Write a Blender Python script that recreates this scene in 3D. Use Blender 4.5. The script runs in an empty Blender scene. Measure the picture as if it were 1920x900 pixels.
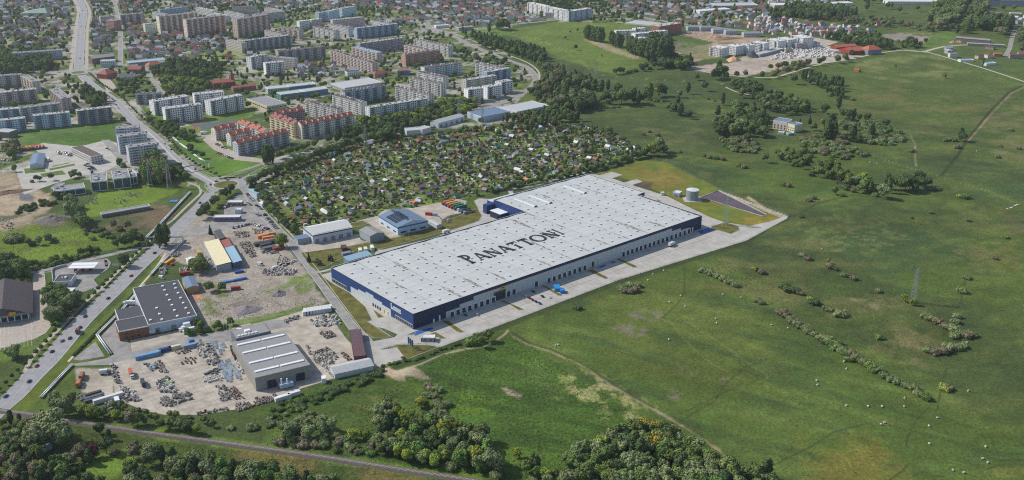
import bpy, math, random
import numpy as np
from mathutils import Vector, Matrix
random.seed(7); RNG = np.random.default_rng(11)
scene = bpy.context.scene
COL = scene.collection
R = math.radians
HAZE_D = 0.00004
# ------------------------------------------------------------------ camera, world, sun, exposure
H = 350.0; FOC = 1867.0; PIT = R(21.2)
cam_d = bpy.data.cameras.new('camera'); cam = bpy.data.objects.new('camera', cam_d); COL.objects.link(cam)
cam.location = (0, 0, H); cam.rotation_euler = (math.pi/2 - PIT, 0, 0)
cam_d.sensor_width = 36; cam_d.lens = FOC/1920*36; cam_d.clip_start = 5; cam_d.clip_end = 40000
scene.camera = cam
SUN_EL, SUN_AZ = R(41), R(180-16.5)          # direction towards the sun, angle from +X
world = bpy.data.worlds.new('World'); scene.world = world; world.use_nodes = True
wn = world.node_tree; wn.nodes.clear()
sky = wn.nodes.new('ShaderNodeTexSky'); sky.sky_type = 'NISHITA'; sky.sun_disc = False
sky.sun_elevation = SUN_EL; sky.sun_rotation = math.pi/2 - SUN_AZ
bg = wn.nodes.new('ShaderNodeBackground'); bg.inputs[1].default_value = 0.132
wo = wn.nodes.new('ShaderNodeOutputWorld')
wn.links.new(sky.outputs[0], bg.inputs[0]); wn.links.new(bg.outputs[0], wo.inputs[0])
sd = bpy.data.lights.new('sun', 'SUN'); sd.energy = 4.3; sd.angle = R(0.53); sd.color = (1.0, 0.95, 0.86)
so = bpy.data.objects.new('sun', sd); COL.objects.link(so)
sv = Vector((math.cos(SUN_EL)*math.cos(SUN_AZ), math.cos(SUN_EL)*math.sin(SUN_AZ), math.sin(SUN_EL)))
so.rotation_euler = sv.to_track_quat('Z', 'Y').to_euler(); so.location = (-300, 100, 600)
scene.view_settings.view_transform = 'Standard'; scene.view_settings.look = 'None'
scene.cycles.use_denoising = False; scene.cycles.pixel_filter_type = 'BLACKMAN_HARRIS'; scene.cycles.filter_width = 1.15
scene.view_settings.exposure = 0.0; scene.view_settings.gamma = 1.0
# ------------------------------------------------------------------ mapping of picture points to the ground
cp, sp = math.cos(PIT), math.sin(PIT)
def G(x, y, h=0.0):
    a = (x-960)/FOC; b = -(y-450)/FOC
    t = (H-h)/(sp - b*cp)
    return (a*t, (cp + b*sp)*t)
def PX(X, Y, Z=0.0):
    z = Z-H; d = Y*cp - z*sp; u = Y*sp + z*cp
    return (960 + FOC*X/d, 450 - FOC*u/d)
def T(i, j, pts): return [(480*i + a/4, 225*j + b/4) for a, b in pts]          # points read off enlarged tiles
def Z(ox, oy, s, pts): return [(ox + a/s, oy + b/s) for a, b in pts]
def GG(pts, h=0.0): return [G(x, y, h) for x, y in pts]
# ------------------------------------------------------------------ materials
MATS = {}
def lin(c): return tuple(((v/255+0.055)/1.055)**2.4 if v > 10 else v/255/12.92 for v in c)
def mat(name, rgb, rough=0.85, noise=0.15, scale=0.3, metal=0.0, spec=0.3, bump=0.0, objvar=0.0, scale2=None, huevar=0.0, stretch=None):
    if name in MATS: return MATS[name]
    m = bpy.data.materials.new(name); m.use_nodes = True; nt = m.node_tree; n = nt.nodes; L = nt.links
    b = n['Principled BSDF']; b.inputs['Roughness'].default_value = rough; b.inputs['Metallic'].default_value = metal
    b.inputs['Specular IOR Level'].default_value = spec
    c = lin(rgb)
    tc = n.new('ShaderNodeTexCoord' if not objvar else 'ShaderNodeNewGeometry')
    src = tc.outputs['Object'] if not objvar else tc.outputs['Position']
    if stretch:
        mp = n.new('ShaderNodeMapping'); mp.inputs['Scale'].default_value = stretch; L.new(src, mp.inputs[0]); src = mp.outputs[0]
    no = n.new('ShaderNodeTexNoise'); no.inputs['Scale'].default_value = scale; no.inputs['Detail'].default_value = 6; no.inputs['Roughness'].default_value = 0.65
    L.new(src, no.inputs['Vector'])
    mr = n.new('ShaderNodeMapRange'); mr.inputs[1].default_value = 0.3; mr.inputs[2].default_value = 0.7
    mr.inputs[3].default_value = 1-noise*1.6; mr.inputs[4].default_value = 1+noise*1.6
    L.new(no.outputs['Fac'], mr.inputs[0]); val = mr.outputs[0]
    if objvar:
        oi = n.new('ShaderNodeObjectInfo'); m2 = n.new('ShaderNodeMapRange')
        m2.inputs[3].default_value = 1-objvar; m2.inputs[4].default_value = 1+objvar
        L.new(oi.outputs['Random'], m2.inputs[0])
        mu = n.new('ShaderNodeMath'); mu.operation = 'MULTIPLY'; L.new(val, mu.inputs[0]); L.new(m2.outputs[0], mu.inputs[1]); val = mu.outputs[0]
    hs = n.new('ShaderNodeHueSaturation'); hs.inputs['Color'].default_value = (*c, 1)
    L.new(val, hs.inputs['Value'])
    if huevar:
        m3 = n.new('ShaderNodeMath'); m3.operation = 'MULTIPLY_ADD'; m3.inputs[1].default_value = 7.13; m3.inputs[2].default_value = 0
        L.new(oi.outputs['Random'], m3.inputs[0]); fr = n.new('ShaderNodeMath'); fr.operation = 'FRACT'; L.new(m3.outputs[0], fr.inputs[0])
        m4 = n.new('ShaderNodeMapRange'); m4.inputs[3].default_value = .5-huevar; m4.inputs[4].default_value = .5+huevar
        L.new(fr.outputs[0], m4.inputs[0]); L.new(m4.outputs[0], hs.inputs['Hue'])
    L.new(hs.outputs[0], b.inputs['Base Color'])
    if bump:
        bp = n.new('ShaderNodeBump'); bp.inputs['Strength'].default_value = bump; bp.inputs['Distance'].default_value = 1.0
        L.new(no.outputs['Fac'], bp.inputs['Height']); L.new(bp.outputs[0], b.inputs['Normal'])
    MATS[name] = m; return m
def glass(name='window_glass', rgb=(38, 48, 60)): return mat(name, rgb, rough=0.15, noise=0.3, scale=0.2, spec=0.6)
M_ = {}
def flat(rgb, rough=0.75, noise=0.07, scale=0.5, metal=0.0, spec=.3):
    k = (rgb, rough, noise, scale, metal)
    if k not in M_: M_[k] = mat('paint_%d_%d_%d_%d_%d' % (*rgb, int(rough*100), int(metal*10+noise*1000)), rgb, rough, noise, scale, metal, spec)
    return M_[k]
# ------------------------------------------------------------------ mesh builder
class MB:
    def __init__(s): s.v = []; s.f = []; s.m = []; s.mats = []
    def mi(s, m):
        if m not in s.mats: s.mats.append(m)
        return s.mats.index(m)
    def face(s, pts, m):
        k = len(s.v); s.v += [tuple(p) for p in pts]; s.f.append(tuple(range(k, k+len(pts)))); s.m.append(s.mi(m))
    def box(s, x0, y0, z0, x1, y1, z1, m, bottom=False, M=None):
        k = len(s.v)
        P = [(x0,y0,z0),(x1,y0,z0),(x1,y1,z0),(x0,y1,z0),(x0,y0,z1),(x1,y0,z1),(x1,y1,z1),(x0,y1,z1)]
        if M is not None: P = [tuple(M @ Vector(p)) for p in P]
        s.v += P; i = s.mi(m)
        F = [(4,5,6,7),(0,1,5,4),(1,2,6,5),(2,3,7,6),(3,0,4,7)] + ([(3,2,1,0)] if bottom else [])
        for f in F: s.f.append(tuple(k+q for q in f)); s.m.append(i)
    def prism(s, poly, z0, z1, m, mt=None):
        n = len(poly)
        ar = sum(poly[i][0]*poly[(i+1)%n][1]-poly[(i+1)%n][0]*poly[i][1] for i in range(n))
        if ar < 0: poly = poly[::-1]
        k = len(s.v); s.v += [(p[0], p[1], z0) for p in poly] + [(p[0], p[1], z1) for p in poly]
        i = s.mi(m); j = s.mi(mt or m)
        for q in range(n): s.f.append((k+q, k+(q+1) % n, k+n+(q+1) % n, k+n+q)); s.m.append(i)
        s.f.append(tuple(k+n+q for q in range(n))); s.m.append(j)
    def tube(s, a, b, r, m, n=6, r2=None, cap=True):
        a = Vector(a); b = Vector(b); d = (b-a)
        if d.length < 1e-6: return
        q = d.to_track_quat('Z', 'Y'); r2 = r if r2 is None else r2; k = len(s.v); i = s.mi(m)
        for c, rr in ((a, r), (b, r2)):
            for t in range(n):
                an = 2*math.pi*t/n; s.v.append(tuple(c + q @ Vector((rr*math.cos(an), rr*math.sin(an), 0))))
        for t in range(n): s.f.append((k+t, k+(t+1) % n, k+n+(t+1) % n, k+n+t)); s.m.append(i)
        if cap: s.f.append(tuple(k+n+t for t in range(n))); s.m.append(i)
    def gable(s, x0, y0, x1, y1, ze, zr, m, over=0.4, gm=None, th=0.12):      # ridge along x
        ym = (y0+y1)/2; a = over; sl = (zr-ze)/(ym-y0); zo = ze - a*sl
        s.face([(x0-a,y0-a,zo),(x1+a,y0-a,zo),(x1+a,ym,zr),(x0-a,ym,zr)], m)
        s.face([(x1+a,y1+a,zo),(x0-a,y1+a,zo),(x0-a,ym,zr),(x1+a,ym,zr)], m)
        s.face([(x0-a,y0-a,zo-th),(x1+a,y0-a,zo-th),(x1+a,y0-a,zo),(x0-a,y0-a,zo)], m)
        s.face([(x1+a,y1+a,zo-th),(x0-a,y1+a,zo-th),(x0-a,y1+a,zo),(x1+a,y1+a,zo)], m)
        if gm:
            s.face([(x0,y1,ze),(x0,y0,ze),(x0,ym,zr-.05)], gm); s.face([(x1,y0,ze),(x1,y1,ze),(x1,ym,zr-.05)], gm)
    def hip(s, x0, y0, x1, y1, ze, zr, m, over=0.4):
        a = over; x0 -= a; y0 -= a; x1 += a; y1 += a; ym = (y0+y1)/2; w = (y1-y0)/2*.9
        if x1-x0 < 2*w+.5: w = (x1-x0)/2-.2
        s.face([(x0,y0,ze),(x1,y0,ze),(x1-w,ym,zr),(x0+w,ym,zr)], m); s.face([(x1,y1,ze),(x0,y1,ze),(x0+w,ym,zr),(x1-w,ym,zr)], m)
        s.face([(x0,y1,ze),(x0,y0,ze),(x0+w,ym,zr)], m); s.face([(x1,y0,ze),(x1,y1,ze),(x1-w,ym,zr)], m)
    def add(s, o, M=None):
        k = len(s.v); s.v += o.v if M is None else [tuple(M @ Vector(p)) for p in o.v]
        mp = [s.mi(m) for m in o.mats]
        s.f += [tuple(k+q for q in f) for f in o.f]; s.m += [mp[i] for i in o.m]
    def mesh(s, name, smooth=False):
        me = bpy.data.meshes.new(name); me.from_pydata(s.v, [], s.f)
        for m in s.mats: me.materials.append(m)
        if len(s.mats) > 1: me.polygons.foreach_set('material_index', s.m)
        if smooth: me.polygons.foreach_set('use_smooth', [True]*len(s.f))
        me.update(); return me
# ------------------------------------------------------------------ scene objects
def link(name, data, parent=None, loc=(0,0,0), rz=0.0, sc=None):
    o = bpy.data.objects.new(name, data)
    if loc != (0,0,0): o.location = loc
    if rz: o.rotation_euler = (0, 0, rz)
    if sc: o.scale = sc
    if parent: o.parent = parent
    COL.objects.link(o); return o
def tag(o, label=None, cat=None, group=None, kind=None):
    if label: o['label'] = label
    if cat: o['category'] = cat
    if group: o['group'] = group
    if kind: o['kind'] = kind
    return o
def structure(name, mb_or_mesh, smooth=False):
    me = mb_or_mesh if not isinstance(mb_or_mesh, MB) else mb_or_mesh.mesh(name, smooth)
    return tag(link(name, me), kind='structure')
def thing(name, loc, rz, label, cat, group=None): return tag(link(name, None, None, loc, rz), label, cat, group)
def part(name, mb, parent, smooth=False, **k):
    me = mb.mesh(name, smooth) if isinstance(mb, MB) else mb
    return link(name, me, parent, **k)
# ------------------------------------------------------------------ raster of occupied ground, point in polygon, noise
OX, OY, OC = -1500, 420, 2.0
OCC = np.zeros((1500, 1250), bool)
def inside(px, py, poly):
    r = np.zeros(px.shape, bool); n = len(poly)
    for i in range(n):
        x0, y0 = poly[i]; x1, y1 = poly[(i+1) % n]
        if y0 == y1: continue
        c = ((y0 > py) != (y1 > py)) & (px < (x1-x0)*(py-y0)/(y1-y0)+x0); r ^= c
    return r
def occ_poly(poly, pad=0):
    xs = [p[0] for p in poly]; ys = [p[1] for p in poly]
    i0 = max(0, int((min(xs)-OX)/OC)-1); i1 = min(OCC.shape[0], int((max(xs)-OX)/OC)+2)
    j0 = max(0, int((min(ys)-OY)/OC)-1); j1 = min(OCC.shape[1], int((max(ys)-OY)/OC)+2)
    if i1 <= i0 or j1 <= j0: return
    I, J = np.meshgrid(np.arange(i0, i1), np.arange(j0, j1), indexing='ij')
    OCC[i0:i1, j0:j1] |= inside(OX+(I+.5)*OC, OY+(J+.5)*OC, poly)
def occ_at(x, y, r=0):
    i = int((x-OX)/OC); j = int((y-OY)/OC); k = int(r/OC+.5)
    if i-k < 0 or j-k < 0 or i+k >= OCC.shape[0] or j+k >= OCC.shape[1]: return r > 0 and False
    return bool(OCC[i-k:i+k+1, j-k:j+k+1].any())
def occ_rect(cx, cy, ux, uy, hl, hw):
    occ_poly([(cx+a*ux*hl-b*uy*hw, cy+a*uy*hl+b*ux*hw) for a, b in ((-1,-1),(1,-1),(1,1),(-1,1))])
def vnoise(x, y, sc, seed):
    g = np.random.default_rng(seed).random((256, 256)); x = x/sc+1000; y = y/sc+1000
    xi = np.floor(x).astype(int); yi = np.floor(y).astype(int); fx = x-xi; fy = y-yi
    fx = fx*fx*(3-2*fx); fy = fy*fy*(3-2*fy); a = xi % 256; b = yi % 256; a1 = (xi+1) % 256; b1 = (yi+1) % 256
    return g[a,b]*(1-fx)*(1-fy)+g[a1,b]*fx*(1-fy)+g[a,b1]*(1-fx)*fy+g[a1,b1]*fx*fy
def fbm(x, y, sc, seed, o=4):
    t = 0; w = 0
    for k in range(o): t = t + vnoise(x, y, sc/2**k, seed+k)*.55**k; w += .55**k
    return t/w
def pdist(px, py, poly, closed=True):
    d = np.full(px.shape, 1e9); n = len(poly)
    for i in range(n if closed else n-1):
        x0, y0 = poly[i]; x1, y1 = poly[(i+1) % n]; dx, dy = x1-x0, y1-y0; L2 = dx*dx+dy*dy+1e-9
        t = np.clip(((px-x0)*dx+(py-y0)*dy)/L2, 0, 1); d = np.minimum(d, np.hypot(px-x0-t*dx, py-y0-t*dy))
    return d
# ------------------------------------------------------------------ labels: look + place next to something one can find
ORD = ['', 'second ', 'third ', 'fourth ', 'fifth ', 'sixth ', 'seventh ', 'eighth ', 'ninth ', 'tenth ', 'eleventh ', 'twelfth ', 'thirteenth ', 'fourteenth ', 'fifteenth ', 'sixteenth ', 'seventeenth ', 'eighteenth ', 'nineteenth ', 'twentieth ', 'twenty-first ', 'twenty-second ', 'twenty-third ', 'twenty-fourth ', 'twenty-fifth ', 'twenty-sixth ']
LM = []        # (px, py, phrase)
def landmark(x, y, phrase): LM.append((x, y, phrase))
PEND = []
def later(o, look, x, y, cat, group, Zt=0):
    PEND.append((o, look, PX(x, y, Zt), cat, group))
def write_labels():
    B = {}
    for e in PEND:
        x, y = e[2]; near = sorted(LM, key=lambda q: (q[0]-x)**2+((q[1]-y)*1.8)**2)
        near = [q for q in near if q[2].split()[-1] not in e[1]][:3] or near[:1]
        for rank, q in enumerate(near):
            dx, dy = x-q[0], (y-q[1])*1.8
            side = ('right of' if dx > 0 else 'left of') if abs(dx) > abs(dy) else ('in front of' if dy > 0 else 'behind')
            key = (e[1], side, q[2])
            if len(B.get(key, ())) < 19: break
        B.setdefault(key, []).append((math.hypot(dx, dy), e))
    for (look, side, lm), L in B.items():
        L.sort(key=lambda t: t[0])
        for k, (d, e) in enumerate(L):
            if len(L) == 1: s = '%s %s %s' % (look, side, lm)
            elif k < len(ORD): s = '%s, %snearest one %s %s' % (look, ORD[k], side, lm)
            else: s = '%s, far %s %s' % (look, side, lm)
            s = s.replace('nearest one', 'nearest')
            if len(s.split()) > 16: s = s.replace('moving ', '').replace(' on the dock yard', '')
            for cut in (' round-crowned', ' thin-leaved', ' galvanised', ' grey', ' green'):
                if len(s.split()) > 16: s = s.replace(cut, '', 1)
            tag(e[0], s, e[3], e[4])
# ------------------------------------------------------------------ polylines and strips
def smooth(pts, n=6):
    P = [Vector(p) for p in pts]; out = []
    for i in range(len(P)-1):
        p0 = P[max(i-1, 0)]; p1 = P[i]; p2 = P[i+1]; p3 = P[min(i+2, len(P)-1)]
        for k in range(n):
            t = k/n
            out.append(.5*((2*p1)+(p2-p0)*t+(2*p0-5*p1+4*p2-p3)*t*t+(3*p1-p0-3*p2+p3)*t**3))
    out.append(P[-1]); return [tuple(p) for p in out]
def offset(P, d):
    out = []; n = len(P)
    for i in range(n):
        a = Vector(P[max(i-1, 0)]); b = Vector(P[min(i+1, n-1)]); t = (b-a).normalized(); out.append((P[i][0]-t.y*d, P[i][1]+t.x*d))
    return out
def strip_mb(mb, P, w, z, m, off=0.0, thick=0.0, occ=True):
    A = offset(P, off-w/2); Bp = offset(P, off+w/2)
    for i in range(len(P)-1):
        mb.face([(*A[i], z), (*A[i+1], z), (*Bp[i+1], z), (*Bp[i], z)], m)
        if thick:
            mb.face([(*A[i], z-thick), (*A[i+1], z-thick), (*A[i+1], z), (*A[i], z)], m)
            mb.face([(*Bp[i+1], z-thick), (*Bp[i], z-thick), (*Bp[i], z), (*Bp[i+1], z)], m)
        if occ and w > 2: occ_poly([A[i], A[i+1], Bp[i+1], Bp[i]])
def walk(P, step, start=0.0):
    out = []; s = start; acc = 0
    for i in range(len(P)-1):
        a = Vector(P[i]); b = Vector(P[i+1]); l = (b-a).length
        while s <= acc+l:
            t = (s-acc)/l; p = a.lerp(b, t); out.append((p.x, p.y, math.atan2(b.y-a.y, b.x-a.x))); s += step
        acc += l
    return out
def dashes(mb, P, w, z, m, off, dash, gap):
    Q = offset(P, off)
    for x, y, a in walk(Q, dash+gap):
        u = (math.cos(a)*dash/2, math.sin(a)*dash/2); v = (-math.sin(a)*w/2, math.cos(a)*w/2)
        mb.face([(x-u[0]-v[0], y-u[1]-v[1], z), (x+u[0]-v[0], y+u[1]-v[1], z), (x+u[0]+v[0], y+u[1]+v[1], z), (x-u[0]+v[0], y-u[1]+v[1], z)], m)
# ------------------------------------------------------------------ GROUND: one sheet, land cover by vertex colour
rows = [5, 150, 300, 400] + [G(960, y)[1] for y in np.arange(985, -14, -2.3)] + [2850, 3000, 3300, 3800, 4600, 6000, 9000, 14000]
us = np.concatenate([[-8, -4, -2, -1.2, -.8, -.66], np.arange(-.575, .5751, .00128), [.66, .8, 1.2, 2, 4, 8]])
YY, UU = np.meshgrid(np.array(rows), us, indexing='ij'); XX = UU*YY
Xf, Yf = XX.ravel(), YY.ravel()
def L3(*c): return np.array(lin(c))
base = np.tile(L3(64, 78, 45), (Xf.size, 1)); rough = np.full(Xf.size, .6)
n1 = fbm(Xf, Yf, 160, 1); n2 = fbm(Xf, Yf, 28, 5); n3 = fbm(Xf, Yf, 7, 9); n4 = fbm(Xf, Yf*.6, 60, 21)
def mix(c, w, rg=None):
    global base, rough
    w = np.clip(w, 0, 1); base = base*(1-w[:, None]) + L3(*c)[None]*w[:, None]
    if rg is not None: rough = rough*(1-w)+rg*w
mix((74, 92, 42), np.clip((n1-.48)*6, 0, 1)*.8); mix((58, 78, 48), np.clip((.46-n4)*7, 0, 1)*.7)
mix((88, 96, 50), np.clip((n2-.6)*6, 0, 1)*.45)
def paint(poly, c, soft=3, wob=0, strength=1.0, nz=None, rg=None, raw=False, line=None):
    """land of one kind inside a picture-read polygon, with a ragged natural edge"""
    P = poly if raw else GG(poly)
    xs = [p[0] for p in P]; ys = [p[1] for p in P]; pad = soft+wob+(line or 0)+2
    sel = np.where((Xf > min(xs)-pad) & (Xf < max(xs)+pad) & (Yf > min(ys)-pad) & (Yf < max(ys)+pad))[0]
    if not sel.size: return
    x, y = Xf[sel], Yf[sel]
    if line is None:
        d = pdist(x, y, P); d = np.where(inside(x, y, P), d, -d)
    else: d = line - pdist(x, y, P, False)
    d = d + (n3[sel]-.5)*2*wob + (n2[sel]-.5)*2*wob
    w = np.clip(d/soft+.5, 0, 1)*strength
    if nz: 
        t = {'f': n3, 'm': n2, 'l': n1}[nz[0]][sel]; w = w*np.clip((t-nz[1])*nz[2], 0, 1)
    ww = np.zeros(Xf.size); ww[sel] = w; mix(c, ww, rg)
def streak(poly, c, ang, sc, th, k, st, soft=8):
    P = GG(poly); xs = [p[0] for p in P]; ys = [p[1] for p in P]
    sel = np.where((Xf > min(xs)-9) & (Xf < max(xs)+9) & (Yf > min(ys)-9) & (Yf < max(ys)+9))[0]
    if not sel.size: return
    x, y = Xf[sel], Yf[sel]; ca, sa = math.cos(ang), math.sin(ang)
    d = pdist(x, y, P); d = np.where(inside(x, y, P), d, -d)
    w = np.clip(d/soft+.5, 0, 1)*np.clip((fbm((x*ca+y*sa)/5, -x*sa+y*ca, sc, 77)-th)*k, 0, 1)*st
    ww = np.zeros(Xf.size); ww[sel] = w; mix(c, ww)
GRASS_D, GRASS_L, OCHRE, DIRT, SAND = (56, 76, 44), (92, 112, 44), (104, 102, 50), (142, 126, 104), (176, 158, 130)
# meadows on the right
paint([(1000,20),(1320,60),(1600,250),(1990,330),(1990,-30),(1500,-30),(1400,60)], (78, 94, 48), 20, 10, .5)
paint([(930,60),(1080,35),(1190,45),(1210,120),(1150,140),(1050,110),(1000,80)], (92, 110, 50), 10, 6, .8)
paint([(1440,110),(1560,100),(1700,98),(1900,150),(1780,280),(1600,230),(1480,170)], (74, 88, 46), 12, 8, .7)
paint([(1600,115),(1750,100),(1830,130),(1760,160),(1640,150)], (116, 118, 78), 14, 12, .5, ('m', .5, 6))
paint([(1560,185),(1700,155),(1860,200),(1800,260),(1640,230)], (104, 100, 62), 14, 12, .55, ('m', .48, 6))
paint([(950,640),(1330,470),(1470,560),(1730,700),(1900,830),(1900,920),(1400,920),(1180,790)], (76, 94, 44), 8, 5, .7)
paint([(1100,560),(1300,520),(1460,620),(1480,720),(1330,740),(1180,700)], (84, 92, 46), 20, 15, .55)
streak([(960,640),(1300,480),(1760,720),(1920,840),(1920,920),(1400,920)], (94, 108, 58), R(-33), 14, .52, 5, .55)
streak([(960,640),(1300,480),(1760,720),(1920,840),(1920,920),(1400,920)], (52, 72, 44), R(-33), 18, .55, 6, .6)
paint([(1550,850),(1640,835),(1680,880),(1670,920),(1550,920),(1520,880)], (112, 106, 46), 26, 16, .7)
paint([(1900,860),(1940,840),(1940,920),(1880,920)], (128, 118, 50), 15, 8, .7)
paint([(1310,500),(1470,450),(1560,460),(1700,560),(1800,640),(1740,670),(1560,600),(1440,560),(1330,530)], (98, 98, 62), 16, 14, .6, ('m', .45, 5))
paint([(1600,560),(1650,550),(1680,570),(1620,580)], (126, 116, 84), 6, 8, .7, ('f', .45, 6))
paint([(1640,640),(1760,620),(1770,660),(1720,680),(1650,660)], (106, 102, 66), 10, 10, .65, ('f', .4, 6))
paint([(1800,470),(1900,450),(1910,500),(1830,510)], (104, 100, 60), 12, 12, .6, ('f', .4, 6))
paint([(1850,180),(1960,180),(1960,300),(1860,310)], (104, 104, 68), 12, 10, .8, ('m', .45, 7))
paint([(1880,370),(1990,390),(1990,480),(1900,430)], (92, 90, 60), 12, 10, .6, ('m', .45, 7))
paint([(1520,330),(1660,370),(1560,400),(1480,380)], (62, 86, 46), 15, 12, .5)
paint([(1550,400),(1680,420),(1700,460),(1560,470),(1500,430)], (108, 110, 72), 10, 12, .45, ('f', .5, 8))
paint([(1200,235),(1310,240),(1320,265),(1220,270)], (100, 98, 66), 12, 10, .55, ('m', .42, 6))
for c in ((1205,590,30,8),(1180,620,26,8),(1290,695,20,6),(1355,714,16,5),(1260,740,24,7),(985,705,22,12),(1000,695,40,10),(1030,730,24,9)):
    x, y, a, b = c; paint([(x-a,y-b),(x,y-b*1.2),(x+a,y+b*.2),(x+a*.6,y+b),(x-a*.6,y+b*.7)], (112, 106, 92), 5, 6, .75, ('f', .4, 7))
# bottom-centre rough meadow with tussocks
paint([(700,720),(780,690),(960,625),(1180,770),(1380,860),(1440,920),(700,920)], (66, 92, 38), 5, 3, .85, None, .95)
paint([(700,700),(940,640),(980,690),(900,720),(940,800),(980,860),(860,820)], (84, 108, 38), 14, 12, .6, ('m', .4, 6), .9)
paint([(1062,705),(1100,695),(1140,715),(1210,760),(1190,790),(1120,765),(1070,745)], (150, 150, 100), 10, 10, .75, ('f', .44, 9), 1)
paint([(500,800),(700,700),(760,690),(850,800),(720,860),(500,850)], (72, 92, 42), 5, 5, .7, None, .8)
paint([(640,760),(740,725),(800,745),(720,800)], (98, 104, 60), 10, 8, .6, ('f', .45, 7))
paint([(938,727),(950,726),(978,740),(975,748),(955,742)], (176, 160, 140), 1.2, 1.5, .95)
paint([(712,684),(740,695),(775,685),(815,712),(790,712),(760,700),(750,714),(725,700)], (178, 164, 140), 2, 3, .95, None, .4)
paint([(700,690),(730,692),(760,714),(730,706)], (170, 152, 130), 2, 3, .9)
streak([(1000,200),(1400,180),(1920,150),(1990,500),(1990,900),(1500,640),(1300,480),(1000,250)], (96, 104, 56), R(20), 22, .54, 5, .4)
streak([(1000,200),(1400,180),(1920,150),(1990,500),(1990,900),(1500,640),(1300,480),(1000,250)], (50, 66, 40), R(-25), 30, .55, 6, .5)
streak([(700,720),(960,625),(1380,860),(1440,920),(700,920)], (44, 62, 30), R(-20), 9, .5, 6, .5)
# ditches, tracks, paths
def track(p, c=(150,136,112), w=1.2, soft=1.2, wob=.6, st=.85): paint(p, c, soft, wob, st, None, .3, line=w)
track(T(2,2,[(0,715),(60,750),(120,785),(200,810),(300,840),(400,890)])+T(2,3,[(440,0),(560,60),(720,170),(900,280),(1060,370),(1200,450),(1400,570),(1540,670),(1660,770)]), (146, 134, 104), 1.0, 1.4, 1.3)
track(T(2,2,[(0,700),(60,735),(120,770),(200,795),(300,825)])+T(2,3,[(440,-14),(560,46),(720,156),(900,266),(1060,356)]), (46, 60, 34), 1.1, 1.4, 1)
for dd in (0, 1.9):
    track([(1240+dd,598),(1258+dd,606),(1272+dd,624),(1300+dd,655),(1333+dd,682),(1395+dd,713),(1425,716),(1440,708),(1436,702),(1398,678),(1360+dd,650),(1325,627),(1295,606),(1278+dd,606)], (112, 122, 68), .35, .6, .1, .4)
for pl in ([(1275,790),(1340,753),(1360,720),(1395,690),(1440,672)], [(1450,872),(1520,838),(1560,812),(1600,800),(1625,795)], [(1700,840),(1700,825),(1712,800),(1720,785),(1745,760)], [(1660,905),(1690,885),(1705,868)],
           [(1240,598),(1270,570),(1284,545),(1282,490)], [(1855,815),(1870,850),(1882,890),(1900,905)], [(1850,880),(1930,850)], [(1290,770),(1360,735),(1400,715)], [(1775,690),(1765,725),(1757,770)], [(1810,525),(1800,570)]):
    track(pl, (46, 60, 36), .5, .8, .5, .75)
track([(1340,530),(1300,490)], (120, 120, 70), .4, .6)
track([(1917,160),(1893,172),(1858,207),(1815,260),(1800,285),(1765,329)], (48, 56, 36), 2.0, 2, .7, .9)
track([(1920,164),(1896,175),(1861,211),(1815,265)], (146, 128, 100), 1.1, 1.5, 1, .8)
track([(1475,407),(1500,402),(1530,382),(1560,374),(1600,366),(1640,358),(1700,345),(1760,330)], (52, 60, 40), 1.1, 1.5, .8, .9)
track([(1475,411),(1440,425),(1400,455),(1160,530),(960,606),(880,636)], (52, 64, 38), 3.5, 2, 1, .8)
track([(745,698),(790,682),(830,664),(870,655),(905,650),(925,642),(945,628),(952,620)], (170, 158, 132), .9, 1, .5, .9)
track([(880,637),(820,662),(780,678),(745,688)], (54, 70, 38), 4, 2, 1, .85)
track([(1590,275),(1640,293),(1700,313),(1765,332),(1850,358),(1920,385),(1990,410)], (118, 124, 88), .5, .7, .2, .7)
track([(1705,250),(1716,270),(1716,300),(1718,312)], (150, 140, 116), .8, 1, .8, .7)
track([(1120,140),(1200,147),(1290,153),(1370,158)], (126, 132, 84), .7, 1, .5, .7)
track([(960,60),(1005,75),(1060,95),(1095,120),(1105,130)], (124, 130, 84), .9, 1.2, .6, .7)
track([(1200,162),(1240,150),(1330,190),(1345,205)], (116, 124, 78), .5, 1, .4, .5)
track([(1000,70),(1110,110),(1160,125)], (150, 150, 110), .5, 1, .8, .4)
for k in range(9): track([(1205+k*14, 245+k*18), (1300+k*30, 300+k*14)], (96, 108, 60), .4, .8, .6, .25)
track([(1105,322),(1140,318),(1200,300),(1245,315),(1300,330),(1350,350),(1395,385),(1440,400)], (64, 78, 46), 1.0, 1.5, .6, .6)
# fenced lawn round the pond and the tank
paint([(1120,325),(1200,300),(1245,303),(1300,330),(1350,357),(1440,400),(1475,404),(1460,415),(1405,424),(1335,409),(1290,388),(1250,367),(1205,345),(1150,328)], (112, 114, 46), 2, 1, .85, None, .2)
paint([(1190,325),(1220,312),(1270,325),(1290,345),(1240,352),(1200,345)], (122, 108, 54), 16, 10, .65, None, .2)
paint([(1207,305),(1235,305),(1238,315),(1215,318)], (70, 98, 44), 8, 4, .8)
paint([(1290,335),(1330,345),(1340,357),(1300,360)], (84, 104, 44), 10, 5, .6)
paint([(1185,347),(1205,340),(1222,342),(1220,355),(1200,352)], (84, 72, 60), 3, 2, .9)
paint([(1310,385),(1390,395),(1400,415),(1350,405)], (72, 96, 42), 8, 4, .6)
paint([(1380,405),(1460,408),(1440,420),(1400,422)], (132, 118, 52), 6, 4, .7)
# gravel path round the pond
paint([(1347.5,356),(1360,361),(1478,405),(1470,413),(1466,409),(1350,361)], (172, 164, 146), .8, .5, .95, None, .2)
paint([(1398,370),(1404,368),(1440,392),(1434,393)], (176, 160, 130), 1, .6, .9)
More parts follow.
